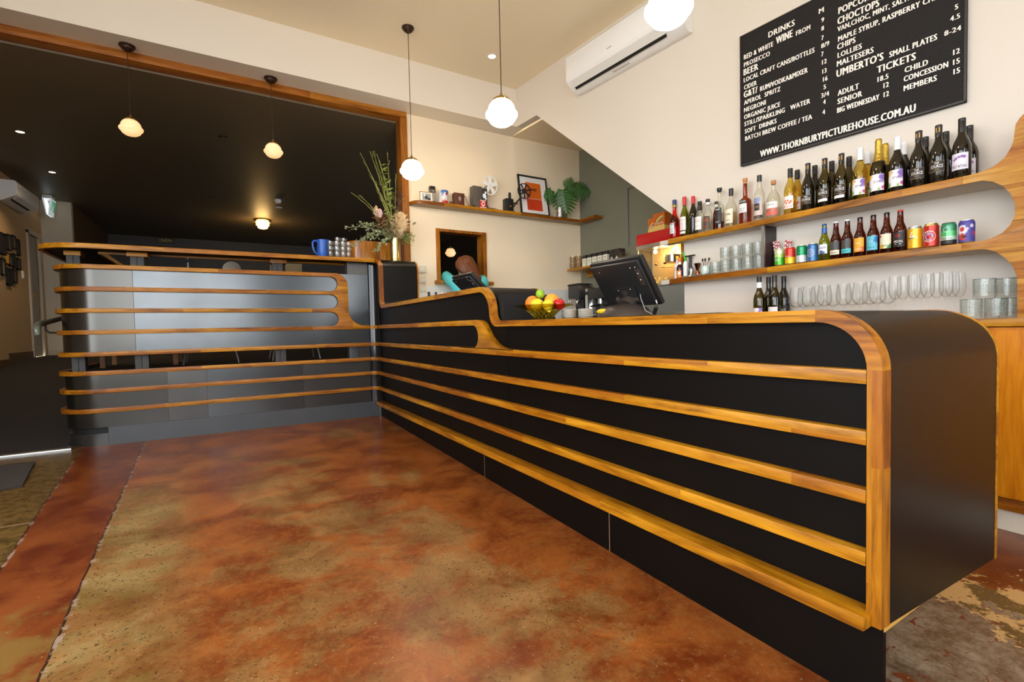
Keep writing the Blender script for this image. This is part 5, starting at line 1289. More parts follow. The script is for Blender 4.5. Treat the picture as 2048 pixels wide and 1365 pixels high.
# vase with native flowers
VX, VY = 0.255, 0.06
v = thing('flower_vase', 'tall brass cylinder vase of native flowers and green stems on the counter', 'flower vase', (VX,VY,1.6655))
G().lathe([(0,0),(.054,0),(.055,.003),(.055,.255),(.052,.255),(.052,.02),(0,.018)], n=36).build('vase', gold, v, smooth=True)
rnd = random.Random(3)
def q3(p): return (p[0]-VX, p[1]-VY, p[2]-1.6655)
leafg = pm('olive_green_leaf', srgb(112,124,42), .5, var=.3, vscale=20); stemg = pm('green_stem', srgb(150,150,74), .6)
euc = pm('grey_green_eucalyptus', srgb(146,156,116), .6, var=.2, vscale=25)
base = Vector((0,0,.25))
def bez(a, b, c, n=10): return [a*(1-t)**2+b*2*t*(1-t)+c*t*t for t in [i/n for i in range(n+1)]]
def leaf_add(s, p, d, ln, w, roll=0):
    d = d.normalized(); sd = d.cross(Vector((0,-.6,1))).normalized()
    sd = (Matrix.Rotation(roll, 3, d) @ sd); nn = d.cross(sd)
    a = p; b = p+d*ln*.45+sd*w+nn*w*.25; c = p+d*ln; e = p+d*ln*.45-sd*w+nn*w*.25; mm = p+d*ln*.5
    s.add([a,b,c,e,mm],[(0,1,4),(1,2,4),(0,4,3),(4,2,3)])
# long wispy branches
tips = [(-.095,.03,2.78),(.01,.05,2.82),(.045,.06,2.83),(.085,.05,2.80),(.20,.06,2.85),(-.20,.04,2.36),(-.12,.03,2.34),(.06,.02,2.45),(.30,.08,2.62),(.36,.06,2.40),(-.02,.03,2.62)]
for t in tips:
    c = Vector(q3(t)); mid = base*.5+c*.5+Vector((rnd.uniform(-.03,.03),0,.06)); mid.x *= .75
    s = G(); pts = bez(base+Vector((rnd.uniform(-.03,.03),rnd.uniform(-.03,.03),0)), mid, c, 12)
    s.tube(pts, [.0032-.0018*i/12 for i in range(13)], 6)
    for i in range(4, 12):
        for _ in range(1):
            d = (pts[i+1]-pts[i]).normalized(); e = (d+Vector((rnd.uniform(-1.0,1.0),rnd.uniform(-.7,.7),.1))).normalized()
            L = rnd.uniform(.03,.085)*(1-.3*i/12)
            s.tube([pts[i], pts[i]+e*L*.5, pts[i]+(e*.6+d*.4)*L], [.0018,.0014,.0009], 5)
            leaf_add(s, pts[i]+(e*.6+d*.4)*L, d, .016, .0025)
    s.build('branch', stemg, v, smooth=True, fix=False)
# leafy green stem
for (tx, n) in (((.11,.05,2.74),26),((.155,.05,2.58),20)):
    c = Vector(q3(tx)); pts = bez(base, base*.4+c*.6+Vector((.03,0,.02)), c, 14); s = G(); s.tube(pts, .003, 6)
    for i in range(n):
        t = .35+.65*i/n; p = pts[min(13,int(t*14))]
        leaf_add(s, p, Vector((rnd.choice((-1,1))*rnd.uniform(.5,1),rnd.uniform(-.7,.4),rnd.uniform(-.2,.7))), rnd.uniform(.05,.08), .013, rnd.uniform(-1,1))
    s.build('leafy_stem', leafg, v, fix=False)
# eucalyptus sprays drooping out over the ledge
for t, dr in (((-.255,.03,1.99),.10),((-.235,.02,1.79),.16),((.01,-.03,1.76),.10),((-.12,.05,2.05),.10),((.40,.03,1.93),.08),((-.10,-.02,1.90),.12)):
    c = Vector(q3(t)); pts = bez(base+Vector((0,0,.01)), base*.5+c*.5+Vector((0,-.02,dr)), c, 14); s = G(); s.tube(pts, .0026, 6)
    for i in range(62):
        k = rnd.randint(2,14); p = pts[k]+Vector((rnd.uniform(-.022,.022),rnd.uniform(-.03,.03),rnd.uniform(-.03,.022)))
        leaf_add(s, p, Vector((rnd.uniform(-1,1),rnd.uniform(-1,1),rnd.uniform(-1,.5))), rnd.uniform(.022,.036), .013, rnd.uniform(-2,2))
    s.build('eucalyptus_spray', euc, v, fix=False)
# filler foliage
s = G()
for i in range(240):
    p = base+Vector((rnd.gauss(-.03,.075),rnd.gauss(-.01,.05),abs(rnd.gauss(.09,.08))))
    leaf_add(s, p, Vector((rnd.uniform(-1,1),rnd.uniform(-1,.6),rnd.uniform(-.2,1))), rnd.uniform(.04,.07), .012, rnd.uniform(-2,2))
s.build('foliage', pm('mixed_olive_foliage', srgb(104,96,48), .6, var=.45, vscale=14), v, fix=False)
s = G()
for i in range(140):
    p = base+Vector((rnd.gauss(.11,.035),rnd.gauss(-.02,.03),rnd.gauss(.02,.03)))
    leaf_add(s, p, Vector((rnd.uniform(-.2,1),rnd.uniform(-1,.4),rnd.uniform(-.6,.6))), rnd.uniform(.04,.06), .004, rnd.uniform(-2,2))
s.build('fern_foliage', leafg, v, fix=False)
# pampas plume
pam = pm('cream_plume', srgb(244,222,182), .8)
def plume(top, bot, wid, n, seed):
    rr = random.Random(seed); s = G(); a = Vector(q3(top)); b = Vector(q3(bot)); s.tube([base, b, a], .003, 6)
    for i in range(n):
        t = rr.random(); p = b+(a-b)*t
        w = wid*math.sin(PI*min(.97,.18+.75*t))
        d = Vector((rr.gauss(0,1),rr.gauss(0,.8),rr.uniform(.1,1.2))).normalized(); e = p+d*w*rr.uniform(.5,1.2)+Vector((0,0,-.015))
        sd = d.cross(Vector((.3,.5,.8))).normalized()*.0032
        s.add([p-sd,p+sd,(p+e)/2+sd*1.8,e,(p+e)/2-sd*1.8],[(0,1,2,4),(4,2,3)])
    return s.build('pampas_plume', pam, v, fix=False)
plume((.315,.02,2.20),(.275,.02,1.92),.13,760,1); plume((.05,.02,2.25),(.06,.03,2.12),.045,160,2)
dkp = pm('dark_plum_plume', srgb(82,46,38), .8)
s = G(); a, b = Vector(q3((.33,.05,2.40))), base+Vector((.02,0,.15))
for i in range(170):
    t = rnd.random(); p = b+(a-b)*t; e = p+Vector((rnd.gauss(0,.03),rnd.gauss(0,.025),rnd.uniform(.02,.06))); s.tube([p,e],[.0012,.0006],4,False); s.sphere(e,.0035,5,4)
s.build('seed_head', dkp, v, fix=False)
# protea
s = G(); pc = Vector(q3((.085,.0,2.15)))
for ring_, (rr_, hh) in enumerate(((.008,.062),(.015,.055),(.021,.045))):
    for i in range(12):
        a = 2*PI*i/12+.3*ring_; d = Vector((math.cos(a),math.sin(a),0)); s.tube([pc+Vector((0,0,-.03))+d*.006, pc+d*rr_+Vector((0,0,hh*.4)), pc+d*rr_*.85+Vector((0,0,hh))],[.006,.008,.003],6)
s.build('protea_petals', pm('pink_protea', srgb(190,160,160), .65), v, smooth=True, fix=False)
s = G()
for i in range(34):
    a = rnd.uniform(0,2*PI); d = Vector((math.cos(a),math.sin(a),rnd.uniform(-.3,1.2))); leaf_add(s, pc+Vector((rnd.uniform(-.02,.03),0,rnd.uniform(-.15,-.02))), d, rnd.uniform(.06,.10), .010, rnd.uniform(-1,1))
s.tube([base, pc], .006, 8)
s.build('protea_leaves', pm('bronze_leaf', srgb(110,70,34), .5, var=.3, vscale=12), v, fix=False)

# ------------------------------------------------------------------ wall shelf with cameras
WZ = 2.385
ws = thing('wall_shelf', 'long timber wall shelf of old cameras on the cream back wall', 'shelf')
WF = 0.095
out = [(.485,YB-.014),(.50,.185)] + [(x,y) for x,y in arc((.62,.215),.12,190,270,10)] + [(2.996,WF)]
G().prism(out+[(2.996,YB-.001),(.50,YB-.001)], 'z', WZ-.034, WZ-.001).build('shelf_board', pm('grey_brown_underside', srgb(178,158,132), .6), ws)
G().prism(out+[(2.996,YB-.001),(.50,YB-.001)], 'z', WZ-.001, WZ).build('shelf_surface', wood_x, ws)
G().sweep([(.485,YB-.008)]+[(x-.002*(x<.6),y-.004) for x,y in out[1:]], WZ-.036, WZ+.0005, .022).build('shelf_edging', wood_x, ws, bev=.002)
G().box((2.85,WF-.32,WZ-.036),(2.996,WF,WZ)).build('shelf_return', wood_y, ws, bev=.002)
WZ += .001
grey_cam = pm('grey_camera_enamel', srgb(88,82,74), .45); 
r = thing('photo_frame', 'small gold framed black and white photo on the wall shelf, farthest from the monstera', 'photo frame', (.655,.12,WZ), rot=(-.12,0,-.1)); r.scale.z = 1.27
s = G()
for a, b in (((-.075,-.006,0),(.075,.004,.006)),((-.075,-.006,.079),(.075,.004,.085)),((-.075,-.006,0),(-.069,.004,.085)),((.069,-.006,0),(.075,.004,.085))): s.box(a, b)
s.build('frame', gold, r); G().box((-.07,-.002,.005),(.07,.003,.08)).build('mount', lab_white, r)
G().box((-.045,-.0035,.010),(.055,-.002,.070)).build('photo', art_label('old_photo', srgb(150,150,146), [(srgb(40,40,40),(0,-.003,.035),.022),(srgb(50,50,50),(.03,-.003,.02),.018),(srgb(210,210,206),(-.02,-.003,.055),.016)]), r)
r = thing('cine_camera', 'grey upright cine camera behind the small gold photo frame', 'camera', (.755,.185,WZ)); r.scale.z = 1.18
G().box((-.034,-.028,0),(.034,.028,.135)).build('camera_body', grey_cam, r, bev=.006); G().box((-.036,-.030,.135),(.028,.025,.165)).build('viewfinder', MATS['dark_metal'], r, bev=.004)
G().box((-.030,-.031,.02),(.030,-.0285,.10)).build('side_plate', satin, r, bev=.002); G().cyl((0,-.03,.115),.012,-.006,.006,16).build('dial', chrome, r, smooth=True)
r = thing('paint_tin', 'round blue white and red tin on the wall shelf', 'tin', (.888,.17,WZ)); r.scale.z = 1.33
G().lathe([(0,0),(.055,0),(.056,.003),(.056,.112),(.057,.115),(.055,.118),(.050,.114),(0,.114)], n=32).build('tin_body', art_label('tin_print', srgb(226,226,226), [(srgb(40,104,176),(0,-.056,.105),.055),(srgb(232,232,232),(0,-.056,.075),.028),(srgb(190,40,40),(.012,-.056,.085),.014),(srgb(178,24,28),(0,-.05,.0),.050)]), r, smooth=True)
vs, fs = text_fit('CASTROL', -.046, .046, .026, .020, .04, 2)
s = G(); s.add([(.0568*math.sin(u/.0568), -.0568*math.cos(u/.0568), w) for u, w in vs], fs); s.build('lettering', ink_white, r, fix=False)
r = thing('leather_case', 'brown leather camera case with round badge and strap', 'camera case', (1.075,.165,WZ)); r.scale.z = 1.28
cs = pm('brown_leather', srgb(92,48,30), .45, var=.2, vscale=15)
G().box((-.066,-.035,0),(.066,.035,.095)).build('case_body', cs, r, bev=.012); G().box((-.068,-.037,.075),(.068,.037,.118)).build('flap', cs, r, bev=.010)
G().prism([(.018*math.sin(a)*(1 if math.cos(a)<0 else .75), .062+.022*-math.cos(a)) for a in [2*PI*i/18 for i in range(18)]], 'y', -.041, -.036).build('badge', satin, r)
G().tube([(.060,0,.115),(.09,-.01,.09),(.105,-.02,.04),(.135,-.02,.004),(.16,-.02,.004)], .004, 6).build('strap', cs, r, smooth=True)
r = thing('lens_cap', 'small dark brown round cap lying beside the leather case', 'lens cap', (.965,.13,WZ))
G().lathe([(0,0),(.022,0),(.024,.004),(.024,.026),(.020,.032),(0,.032)], n=20).build('cap_body', cs, r, smooth=True)
r = thing('film_projector', 'grey film projector with white reel on the wall shelf', 'projector', (1.34,.17,WZ)); r.scale.z = 1.12
G().box((-.085,-.045,.02),(.035,.055,.235)).build('lamp_house', grey_cam, r, bev=.010); G().box((-.06,-.055,.0),(.05,.06,.07)).build('foot_box', grey_cam, r, bev=.008)
G().box((.035,-.03,.06),(.115,.05,.225)).build('film_gate_body', pm('charcoal_enamel',srgb(58,54,50),.5), r, bev=.006)
G().box((.10,-.04,.0),(.15,.05,.02)).build('foot', MATS['charcoal_enamel'], r, bev=.004); G().tube([(.07,0,.10),(.13,-.01,.03)], .014, 8).build('strut', grey_cam, r)
G().lathe([(0,-.05),(.020,-.05),(.020,0),(.026,.004),(0,.004)], (0,0,0), 18).build('lens', chrome, r, smooth=True).matrix_local = Matrix.Translation((.07,-.032,.14)) @ Matrix.Rotation(PI/2,4,'X')
for z in (.175,.11): G().cyl((0,0,0),.014,0,.012,16).build('sprocket', chrome, r, smooth=True).matrix_local = Matrix.Translation((.085,-.03,z)) @ Matrix.Rotation(PI/2,4,'X')
def reel(name, mat, R, spokes, par, loc, solid=.42, hub=.22):
    s = G(); n = 48
    def annulus(r0, r1, y0, y1):
        k = len(s.v)
        for i in range(n):
            a = 2*PI*i/n
            for rr in (r0, r1):
                for y in (y0, y1): s.v.append((rr*math.cos(a), y, rr*math.sin(a)))
        for i in range(n):
            a = k+i*4; b = k+((i+1)%n)*4
            for f in ((a,b,b+1,a+1),(a+2,a+3,b+3,b+2),(a,a+2,b+2,b),(a+1,b+1,b+3,a+3)): s.f.append(f); s.mi.append(0)
    annulus(R*.90,R,-.005,.005); annulus(.006,R*hub,-.006,.006)
    for i in range(spokes):
        a = 2*PI*i/spokes+.3; w0 = R*solid*.5; w1 = R*solid*.62; c, sn = math.cos(a), math.sin(a)
        pts = [(R*hub*.8,-w0*.8),(R*.93,-w1),(R*.93,w1),(R*hub*.8,w0*.8)]
        s.prism([(c*u-sn*t, sn*u+c*t) for u,t in pts], 'y', -.003, .003)
    o = s.build(name, mat, par); o.location = loc; return o
reel('film_reel', white_plastic, .105, 5, r, (.160,-.02,.266), .40)
G().tube([(.05,.0,.22),(.16,0,.266)], .008, 8).build('reel_arm', satin, r, smooth=True)
r2_ = thing('film_box', 'small red and white film carton below the grey projector', 'carton', (1.373,.105,WZ)); r2_.scale.z = 1.3
G().box((-.042,-.006,0),(.042,.006,.070)).build('carton', pm('red_carton',srgb(206,40,34),.5), r2_, bev=.001)
s = G(); s.prism([(.024*math.cos(a),.036+.024*math.sin(a)) for a in [2*PI*i/24 for i in range(24)]], 'y', -.0068, -.0061); s.box((-.042,-.0066,.0),(.042,-.0061,.006)).box((-.042,-.0066,.064),(.042,-.0061,.07)); s.build('white_print', ink_white, r2_)
s = G(); s.prism([(-.012,.024),(.014,.030),(.014,.044),(-.012,.05)], 'y', -.0074, -.0069); s.build('red_print', MATS['red_carton'], r2_)
tag(G().tube([(1.50+.045*math.cos(a*.9)+.01*math.sin(a*3),.15+.03*math.sin(a*.9),WZ+.006+.004*(a%2)) for a in [i*.5 for i in range(40)]]+[(1.60,.13,WZ+.006)], .0045, 6).build('power_cable', black_plastic, smooth=True), 'coiled black cable lying beside the grey projector', 'cable')
r = thing('film_projector', 'black vintage projector with spoked dark reel on the wall shelf', 'projector', (1.77,.165,WZ))
G().box((-.065,-.05,0),(.065,.05,.015)).build('base', black_matte, r, bev=.003); G().box((-.060,-.045,.015),(.050,.045,.165)).build('lamp_house', black_plastic, r, bev=.008)
G().lathe([(0,0),(.018,0),(.018,.07),(.014,.085),(0,.09)], (.02,0,.165), 16).build('chimney', black_matte, r, smooth=True)
G().tube([(.03,-.05,.05),(.06,-.06,.10),(.15,-.055,.19)], .010, 8).build('reel_arm', black_matte, r, smooth=True)
G().cyl((0,0,0),.012,0,.05,14).build('lens', chrome, r, smooth=True).matrix_local = Matrix.Translation((.05,-.05,.11)) @ Matrix.Rotation(PI/2,4,'Y')
G().tube([(-.02,-.05,.055),(-.02,-.08,.055)], .008, 8).sphere((-.02,-.085,.055), .012, 10, 6).build('crank', brass, r, smooth=True)
reel('film_reel', black_matte, .098, 7, r, (.205,-.055,.280), .18, .34)
# framed poster
r = thing('framed_poster', 'black framed poster with plain orange and red blocks leaning on the wall shelf', 'framed poster', (2.175,.150,WZ), rot=(-.15,0,0)); r.scale.z = 1.085
s = G()
for a, b in (((-.225,-.008,0),(.225,.010,.020)),((-.225,-.008,.470),(.225,.010,.490)),((-.225,-.008,0),(-.205,.010,.490)),((.205,-.008,0),(.225,.010,.490))): s.box(a, b)
s.build('frame', black_plastic, r); G().box((-.208,.0,.018),(.208,.006,.472)).build('mount', lab_white, r)
G().box((-.118,-.002,.255),(.118,-.0005,.405)).box((-.118,-.002,.205),(.118,-.0005,.255)).build('orange_block', pm('poster_orange',srgb(222,104,24),.5), r)
G().box((-.118,-.0022,.06),(.118,-.0005,.200)).build('red_block', pm('poster_red',srgb(204,62,20),.5), r)
s = G()
s.prism([(-.055,.325),(-.02,.312),(.02,.318),(.055,.330),(.05,.338),(.015,.330),(-.02,.326),(-.052,.334)], 'y', -.0035, -.0022)
s.prism([(.0,.318),(.02,.30),(.045,.30),(.04,.308),(.02,.312)], 'y', -.0035, -.0022); s.prism([(-.03,.315),(-.06,.30),(-.055,.295),(-.02,.308)], 'y', -.0035, -.0022)
s.build('dark_figure_shapes', black_matte, r)
s = G()
for i in range(7): s.box((-.105,-.0028,.085+.014*i),(-.105+(.13,.09,.12,.10,.13,.11,.08)[i],-.0022,.0885+.014*i))
s.build('print_lines', pm('dark_red_print',srgb(150,36,12),.5), r)
# monstera
r = thing('monstera_vase', 'silver hammered vase with big monstera leaves at the end of the wall shelf', 'plant', (2.565,.148,WZ))
G().lathe([(0,0),(.036,0),(.044,.012),(.046,.05),(.040,.125),(.042,.140),(.038,.140),(.036,.125),(.040,.05),(.036,.012),(0,.01)], n=26).build('vase', pm('hammered_silver',(.62,.60,.56),.2,metal=1,bump=.9,bscale=70), r, smooth=True)
mon = pm('monstera_green', srgb(44,98,34), .35, var=.25, vscale=8)
def monstera(par, c, tip, nrm, L, stem0):
    """split leaf built in its own plane with drooping edges and deep cuts between the lobes"""
    c, tip, nrm = Vector(c), Vector(tip).normalized(), Vector(nrm).normalized(); sd = tip.cross(nrm).normalized(); s = G()
    prof = []; n = 9
    def P(u, w, dr): return c+tip*(u*L)+sd*(w*L)+nrm*(-dr*L)
    def mid(u): return P(u, 0, .10*u*u)
    widths = [.30,.46,.54,.56,.53,.46,.37,.26,.14]
    for side in (-1,1):
        for i in range(n):
            u0 = -.18+1.12*i/n; u1 = -.18+1.12*(i+.80)/n; w = widths[i]; back = .20-.05*i/n
            a, b = mid(max(0,u0)), mid(max(.02,u1))
            p1 = P(u0+back*.35, side*w*.55, .05+.03); p2 = P(u1+back*.35, side*w*.55, .05+.03)
            e1 = P(u0+back*1.0+.03, side*w*.97, .20); e2 = P(u1+back*.9, side*w, .21)
            s.add([a,b,p2,p1,e2,e1],[(0,1,2,3),(3,2,4,5)])
    s.tube([mid(0),mid(.5),mid(.95)],[.004,.003,.001],5)
    o = s.build('leaf', mon, par, smooth=True, ang=80, fix=False)
    g = G(); g.tube(bez(Vector(stem0), Vector(stem0)*.4+c*.6+Vector((0,.03,.03)), c, 8), .0045, 6); g.build('stem', pm('plant_stem',srgb(88,110,48),.5), par, smooth=True)
monstera(r,(.02,-.05,.37),(.12,-.10,-.95),(-.55,-.80,-.05),.33,(0,0,.09))
monstera(r,(-.14,.0,.36),(-.55,.2,-.50),(-.50,-.80,.25),.25,(0,0,.09))
monstera(r,(.20,-.02,.44),(.72,-.42,-.18),(-.45,-.82,.30),.28,(0,0,.09))
monstera(r,(.12,.0,.44),(.30,-.2,.65),(-.5,-.80,.2),.15,(0,0,.09))
tag(G().sphere((2.68,.185,WZ+.055),.045,14,10,(.7,.7,1.2)).build('glass_ornament', pm('amber_green_glass',srgb(130,120,40),.15), smooth=True), 'small olive glass ornament behind the silver vase', 'ornament')

# ------------------------------------------------------------------ back wall: notices, booklets
for k, (z0, z1) in enumerate(((1.590,1.672),(1.468,1.546),(1.363,1.441))):
    r = thing('notice_card', ('topmost white notice card on the wall left of the hatch','middle white notice card on the wall left of the hatch','lowest white notice card on the wall left of the hatch')[k], 'notice', (.632,YB-.014,z0), group='white cards beside the hatch')
    G().box((-.038,-.006,0),(.038,0,z1-z0)).build('card', pm('ivory_plastic',srgb(226,218,200),.5), r, bev=.002)
    s = G()
    for a in (-.026,.008): s.box((a,-.0072,.008),(a+.018,-.006,.012)).box((a,-.0072,z1-z0-.014),(a+.018,-.006,z1-z0-.010))
    s.build('print', ink_gold, r)
bench = thing('kiosk_bench', 'white low bench running under the hatch', 'bench', (0,0,0))
G().box((.50,-.05,1.20),(.93,.24,1.235)).build('bench_top', white, bench, bev=.004); G().box((.52,-.03,.02),(.90,.235,1.20)).build('bench_body', white, bench)
for k, (x, w, wd) in enumerate(((.63,.05,lab_black),(.715,.055,lab_black),(.795,.03,MATS['ivory_plastic']),(.875,.055,lab_black))):
    r = thing('ticket_booklet', ('black booklet standing nearest the notice cards','second black booklet standing on the white bench','cream booklet standing between black booklets','black booklet with white roundel standing nearest the hatch')[k], 'booklet', (x,.06,1.236), (-.5,-.35,-.5,.2)[k], 'booklets on the white bench')
    G().box((-.012,-w/2,0),(.012,w/2,.115)).build('cover', wd, r, bev=.002); G().box((-.010,-w/2+.002,.002),(.010,w/2+.001,.1135)).build('pages', lab_white, r)
    if wd is lab_black: G().box((-.0128,-w*.3,.035),(-.012,w*.3,.075)).build('white_print', ink_white, r)
# ------------------------------------------------------------------ tills
def till(desc, loc, tilt, w, h, rz, sc=1.0, cable=True):
    """screen seen from behind: top edge leans towards the customer"""
    r = thing('point_of_sale_terminal', desc, 'till screen', loc, rz)
    k = sc
    G().lathe([(0,0),(.15*k,0),(.155*k,.008*k),(.150*k,.02*k),(.125*k,.045*k),(.085*k,.064*k),(.04*k,.070*k),(0,.070*k)], n=36, sx=.80, sy=1.0).build('foot', dark_plastic, r, smooth=True)
    s = G(); s.tube([(.01*k,0,.055*k),(.035*k,0,.085*k),(.045*k,0,.115*k),(.025*k,0,.155*k)], [.052*k,.044*k,.042*k,.050*k], 20); s.build('neck', dark_plastic, r, smooth=True)
    M_ = Matrix.Translation((.0,0,.175*k)) @ Matrix.Rotation(-tilt, 4, 'Y')
    def put_(o): o.matrix_local = M_; return o
    put_(G().box((-.004,-w/2,-h/2),(.022,w/2,h/2)).build('screen_housing', black_plastic, r, bev=.006))
    put_(G().prism([(-w/2+.012,-h/2+.012),(w/2-.012,-h/2+.012),(w/2-.012,h/2-.012),(-w/2+.012,h/2-.012)], 'x', -.026, -.004).build('back_cover', black_plastic, r, bev=.008))
    put_(G().box((.0222,-w/2+.018,-h/2+.02),(.0235,w/2-.018,h/2-.02)).build('display', pm('dark_screen',srgb(20,24,30),.1), r))
    put_(G().box((-.034,-w*.22,-h*.34),(-.026,w*.14,-h*.02)).build('mount_plate', black_plastic, r, bev=.003))
    put_(G().box((-.030,-w/2+.020,-h*.02),(-.0255,-w/2+.048,h*.30)).build('port_strip', dark_plastic, r, bev=.002))
    s = G()
    for i in range(3): s.sphere((-.031,-w/2+.034,h*.02+.035*i+.02),.004,8,6)
    put_(s.build('port_screws', chrome, r))
    s = G()
    for i in range(6): s.box((-.0275,-w/2+.030+i*.010,-h*.40),(-.0258,-w/2+.034+i*.010,-h*.26))
    put_(s.build('vent_slots', void, r))
    s = G()
    for yy, zz in ((-w*.15,-h*.07),(w*.08,-h*.07),(-w*.3,h*.34),(w*.3,h*.34)): s.sphere((-.0345 if zz<0 else -.0265,yy,zz),.0035,8,6)
    put_(s.build('housing_screws', chrome, r))
    hb = G(); hb.tube([(-.012,-.075*k,-h*.30),(-.012,.075*k,-h*.30)], .026*k, 16); put_(hb.build('hinge', dark_plastic, r, smooth=True))
    if cable:
        G().sphere((-.085,.075,.035),.03,12,8,(.9,1.3,.5)).build('yellow_badge', pm('yellow_plastic',srgb(226,186,40),.4), r, smooth=True)
        G().tube([(.02,-.08,.12),(-.02,-.12,.09),(-.03,-.155,.03),(-.035,-.20,.012),(-.04,-.235,.03)], .0025, 6).build('cable', pm('grey_cable',srgb(150,148,142),.5), r, smooth=True)
        G().tube([(-.055,-.24,.045),(-.04,-.215,.015)], .010, 10).build('cable_ferrite', black_plastic, r, smooth=True)
        G().tube([(.065,-.13,.10),(.045,-.155,.085),(.03,-.175,.065)], .0030, 6).build('white_cable', white_plastic, r, smooth=True)
    return r
till('large black till screen seen from behind on the long counter', (.385,-3.275,.966), math.radians(35), .345, .275, 0.05)
till('small black till screen on the raised counter before the hatch', (.28,-1.70,1.187), math.radians(48), .31, .20, 0.06, .48, False)
tag(G().box((.50,-3.72,.9655),(.62,-3.50,.976)).build('receipt_tray', black_plastic, bev=.003), 'low black tray on the counter behind the till', 'tray')

# ------------------------------------------------------------------ fruit bowl
BX, BY, CT = .14, -2.90, .9715
r = thing('fruit_bowl', 'flared olive glass fruit bowl on the counter edge', 'bowl', (BX,BY,CT))
og = thin_glass('olive_bowl_glass', (.90,.83,.38), .10)
G().lathe([(0,.0),(.045,.0),(.052,.004),(.070,.030),(.098,.052),(.135,.066),(.166,.074),(.164,.077),(.133,.070),(.096,.057),(.067,.035),(.048,.010),(0,.008)], n=44).build('bowl_glass', og, r, smooth=True, ang=60)
s = G()
for i in range(16):
    a = 2*PI*i/16; c, sn = math.cos(a), math.sin(a)
    for u in (-1,1):
        b = a+u*.16
        s.tube([(.050*c,.050*sn,.006),(.069*math.cos(b)*1.02,.069*math.sin(b)*1.02,.031),(.097*c,.097*sn,.051)], .0017, 5)
s.build('cut_pattern', pm('olive_relief', srgb(140,120,30), .15), r, smooth=True)
skin_o = pm('orange_peel', srgb(238,128,24), .45, bump=.35, bscale=160); skin_y = pm('lemon_peel', srgb(246,204,36), .42, bump=.3, bscale=150)
skin_g = pm('lime_peel', srgb(140,180,36), .4, bump=.25, bscale=150); skin_r = pm('apple_skin', srgb(196,28,26), .25, var=.3, vscale=14); skin_a = pm('mandarin_peel', srgb(250,156,40), .45, bump=.3, bscale=150)
def fruit(nm, desc, cat, p, rr, mat, sc=(1,1,1), rot=(0,0,0)):
    o = thing(nm, desc, cat, p, group='fruit in the olive glass bowl', rot=rot)
    s = G().sphere((0,0,0), rr, 24, 16, sc)
    for i, v_ in enumerate(s.v):
        vv = Vector(v_); k = 1+.02*noise.noise(vv*40)
        d = abs(vv.z)/(rr*sc[2]); 
        if nm in ('orange','apple','grapefruit'): k -= .10*max(0, d-.90)
        s.v[i] = tuple(vv*k)
    s.build('flesh', mat, o, smooth=True, ang=180)
    if nm == 'apple': G().tube([(0,0,rr*.85),(.003,0,rr*1.15)], .0018, 6).build('stalk', pm('brown_stalk',srgb(80,56,30),.6), o)
    else: G().cyl((0,0,rr*sc[2]*.975),.004,0,.002,10).build('stalk_end', pm('green_button',srgb(110,120,50),.6), o)
    return o
fruit('orange','big orange at the front of the fruit bowl nearest the step','orange',(BX-.02,BY+.075,CT+.0905),.043,skin_o,rot=(.6,.2,0))
fruit('orange','bright orange at the back of the fruit bowl','orange',(BX+.045,BY-.015,CT+.098),.042,skin_a,rot=(.3,.4,0))
fruit('lime','green lime resting on top of the oranges','lime',(BX+.0,BY+.03,CT+.140),.026,skin_g,(1,1,.95),(.4,.9,0))
fruit('lemon','yellow lemon at the middle front of the fruit bowl','lemon',(BX-.045,BY-.005,CT+.0745),.037,skin_y,(1,1,1.08),(1.2,.3,0))
fruit('lemon','small yellow lemon beside the red apple','lemon',(BX-.030,BY-.085,CT+.0735),.029,skin_y,(1,1,1.1),(1.1,.6,.4))
fruit('apple','red apple at the side of the fruit bowl nearest the till','apple',(BX+.035,BY-.095,CT+.0775),.033,skin_r,(1,1,.92),(.3,.2,0))
# stacked paper bowls behind the fruit
pb = pm('off_white_paper_bowl', srgb(222,214,196), .7)
for k, (x, y, n) in enumerate(((.58,-2.56,5),(.60,-2.455,5))):
    if k == 1: x, y = .62, -2.68
    for j in range(n):
        o = thing('paper_bowl', '%s pale paper bowl from the counter in the stack %s' % (ORD[j], ('nearer the fruit bowl','nearer the till')[k]), 'bowl', (x,y,.9695+.011*j), group='stacked paper bowls')
        G().lathe([(0,0),(.036,0),(.048,.022),(.050,.023),(.050,.025),(.047,.024),(.035,.003),(0,.003)], n=26).build('bowl_body', pb, o, smooth=True, ang=50)

# ------------------------------------------------------------------ coffee nook
nb = thing('nook_bench', 'steel topped bench along the grey green wall', 'bench')
G().box((2.35,-1.95,.93),(2.96,.24,.955)).build('bench_top', satin, nb, bev=.004); G().box((2.40,-1.93,.02),(2.96,.235,.93)).build('cabinet_body', white, nb)
for k in range(4): G().box((2.385,-1.92+.535*k,.06),(2.40,-1.40+.535*k,.91)).build('door', white, nb, bev=.003)
NB = .956
r = thing('coffee_grinder', 'tall black coffee grinder on the nook bench near the corner', 'coffee grinder', (2.66,-.12,NB))
G().box((-.10,-.12,0),(.10,.12,.05)).build('base', black_plastic, r, bev=.01); G().box((.0,-.085,.05),(.085,.085,.33)).build('column', black_plastic, r, bev=.008)
G().box((-.10,-.115,.33),(.10,.115,.50)).build('hopper_head', pm('grey_black_enamel',srgb(52,50,50),.4), r, bev=.012); G().box((-.105,-.12,.50),(.105,.12,.525)).build('hopper_lid', black_plastic, r, bev=.006)
G().tube([(-.02,.0,.33),(-.05,0,.27)], [.03,.022], 14).build('spout', chrome, r, smooth=True); G().box((-.09,-.03,.20),(-.01,.03,.215)).build('portafilter_fork', chrome, r, bev=.003)
for yy in (.04,.085): G().sphere((-.115,yy,.29),.018,12,8).build('dial', chrome, r, smooth=True)
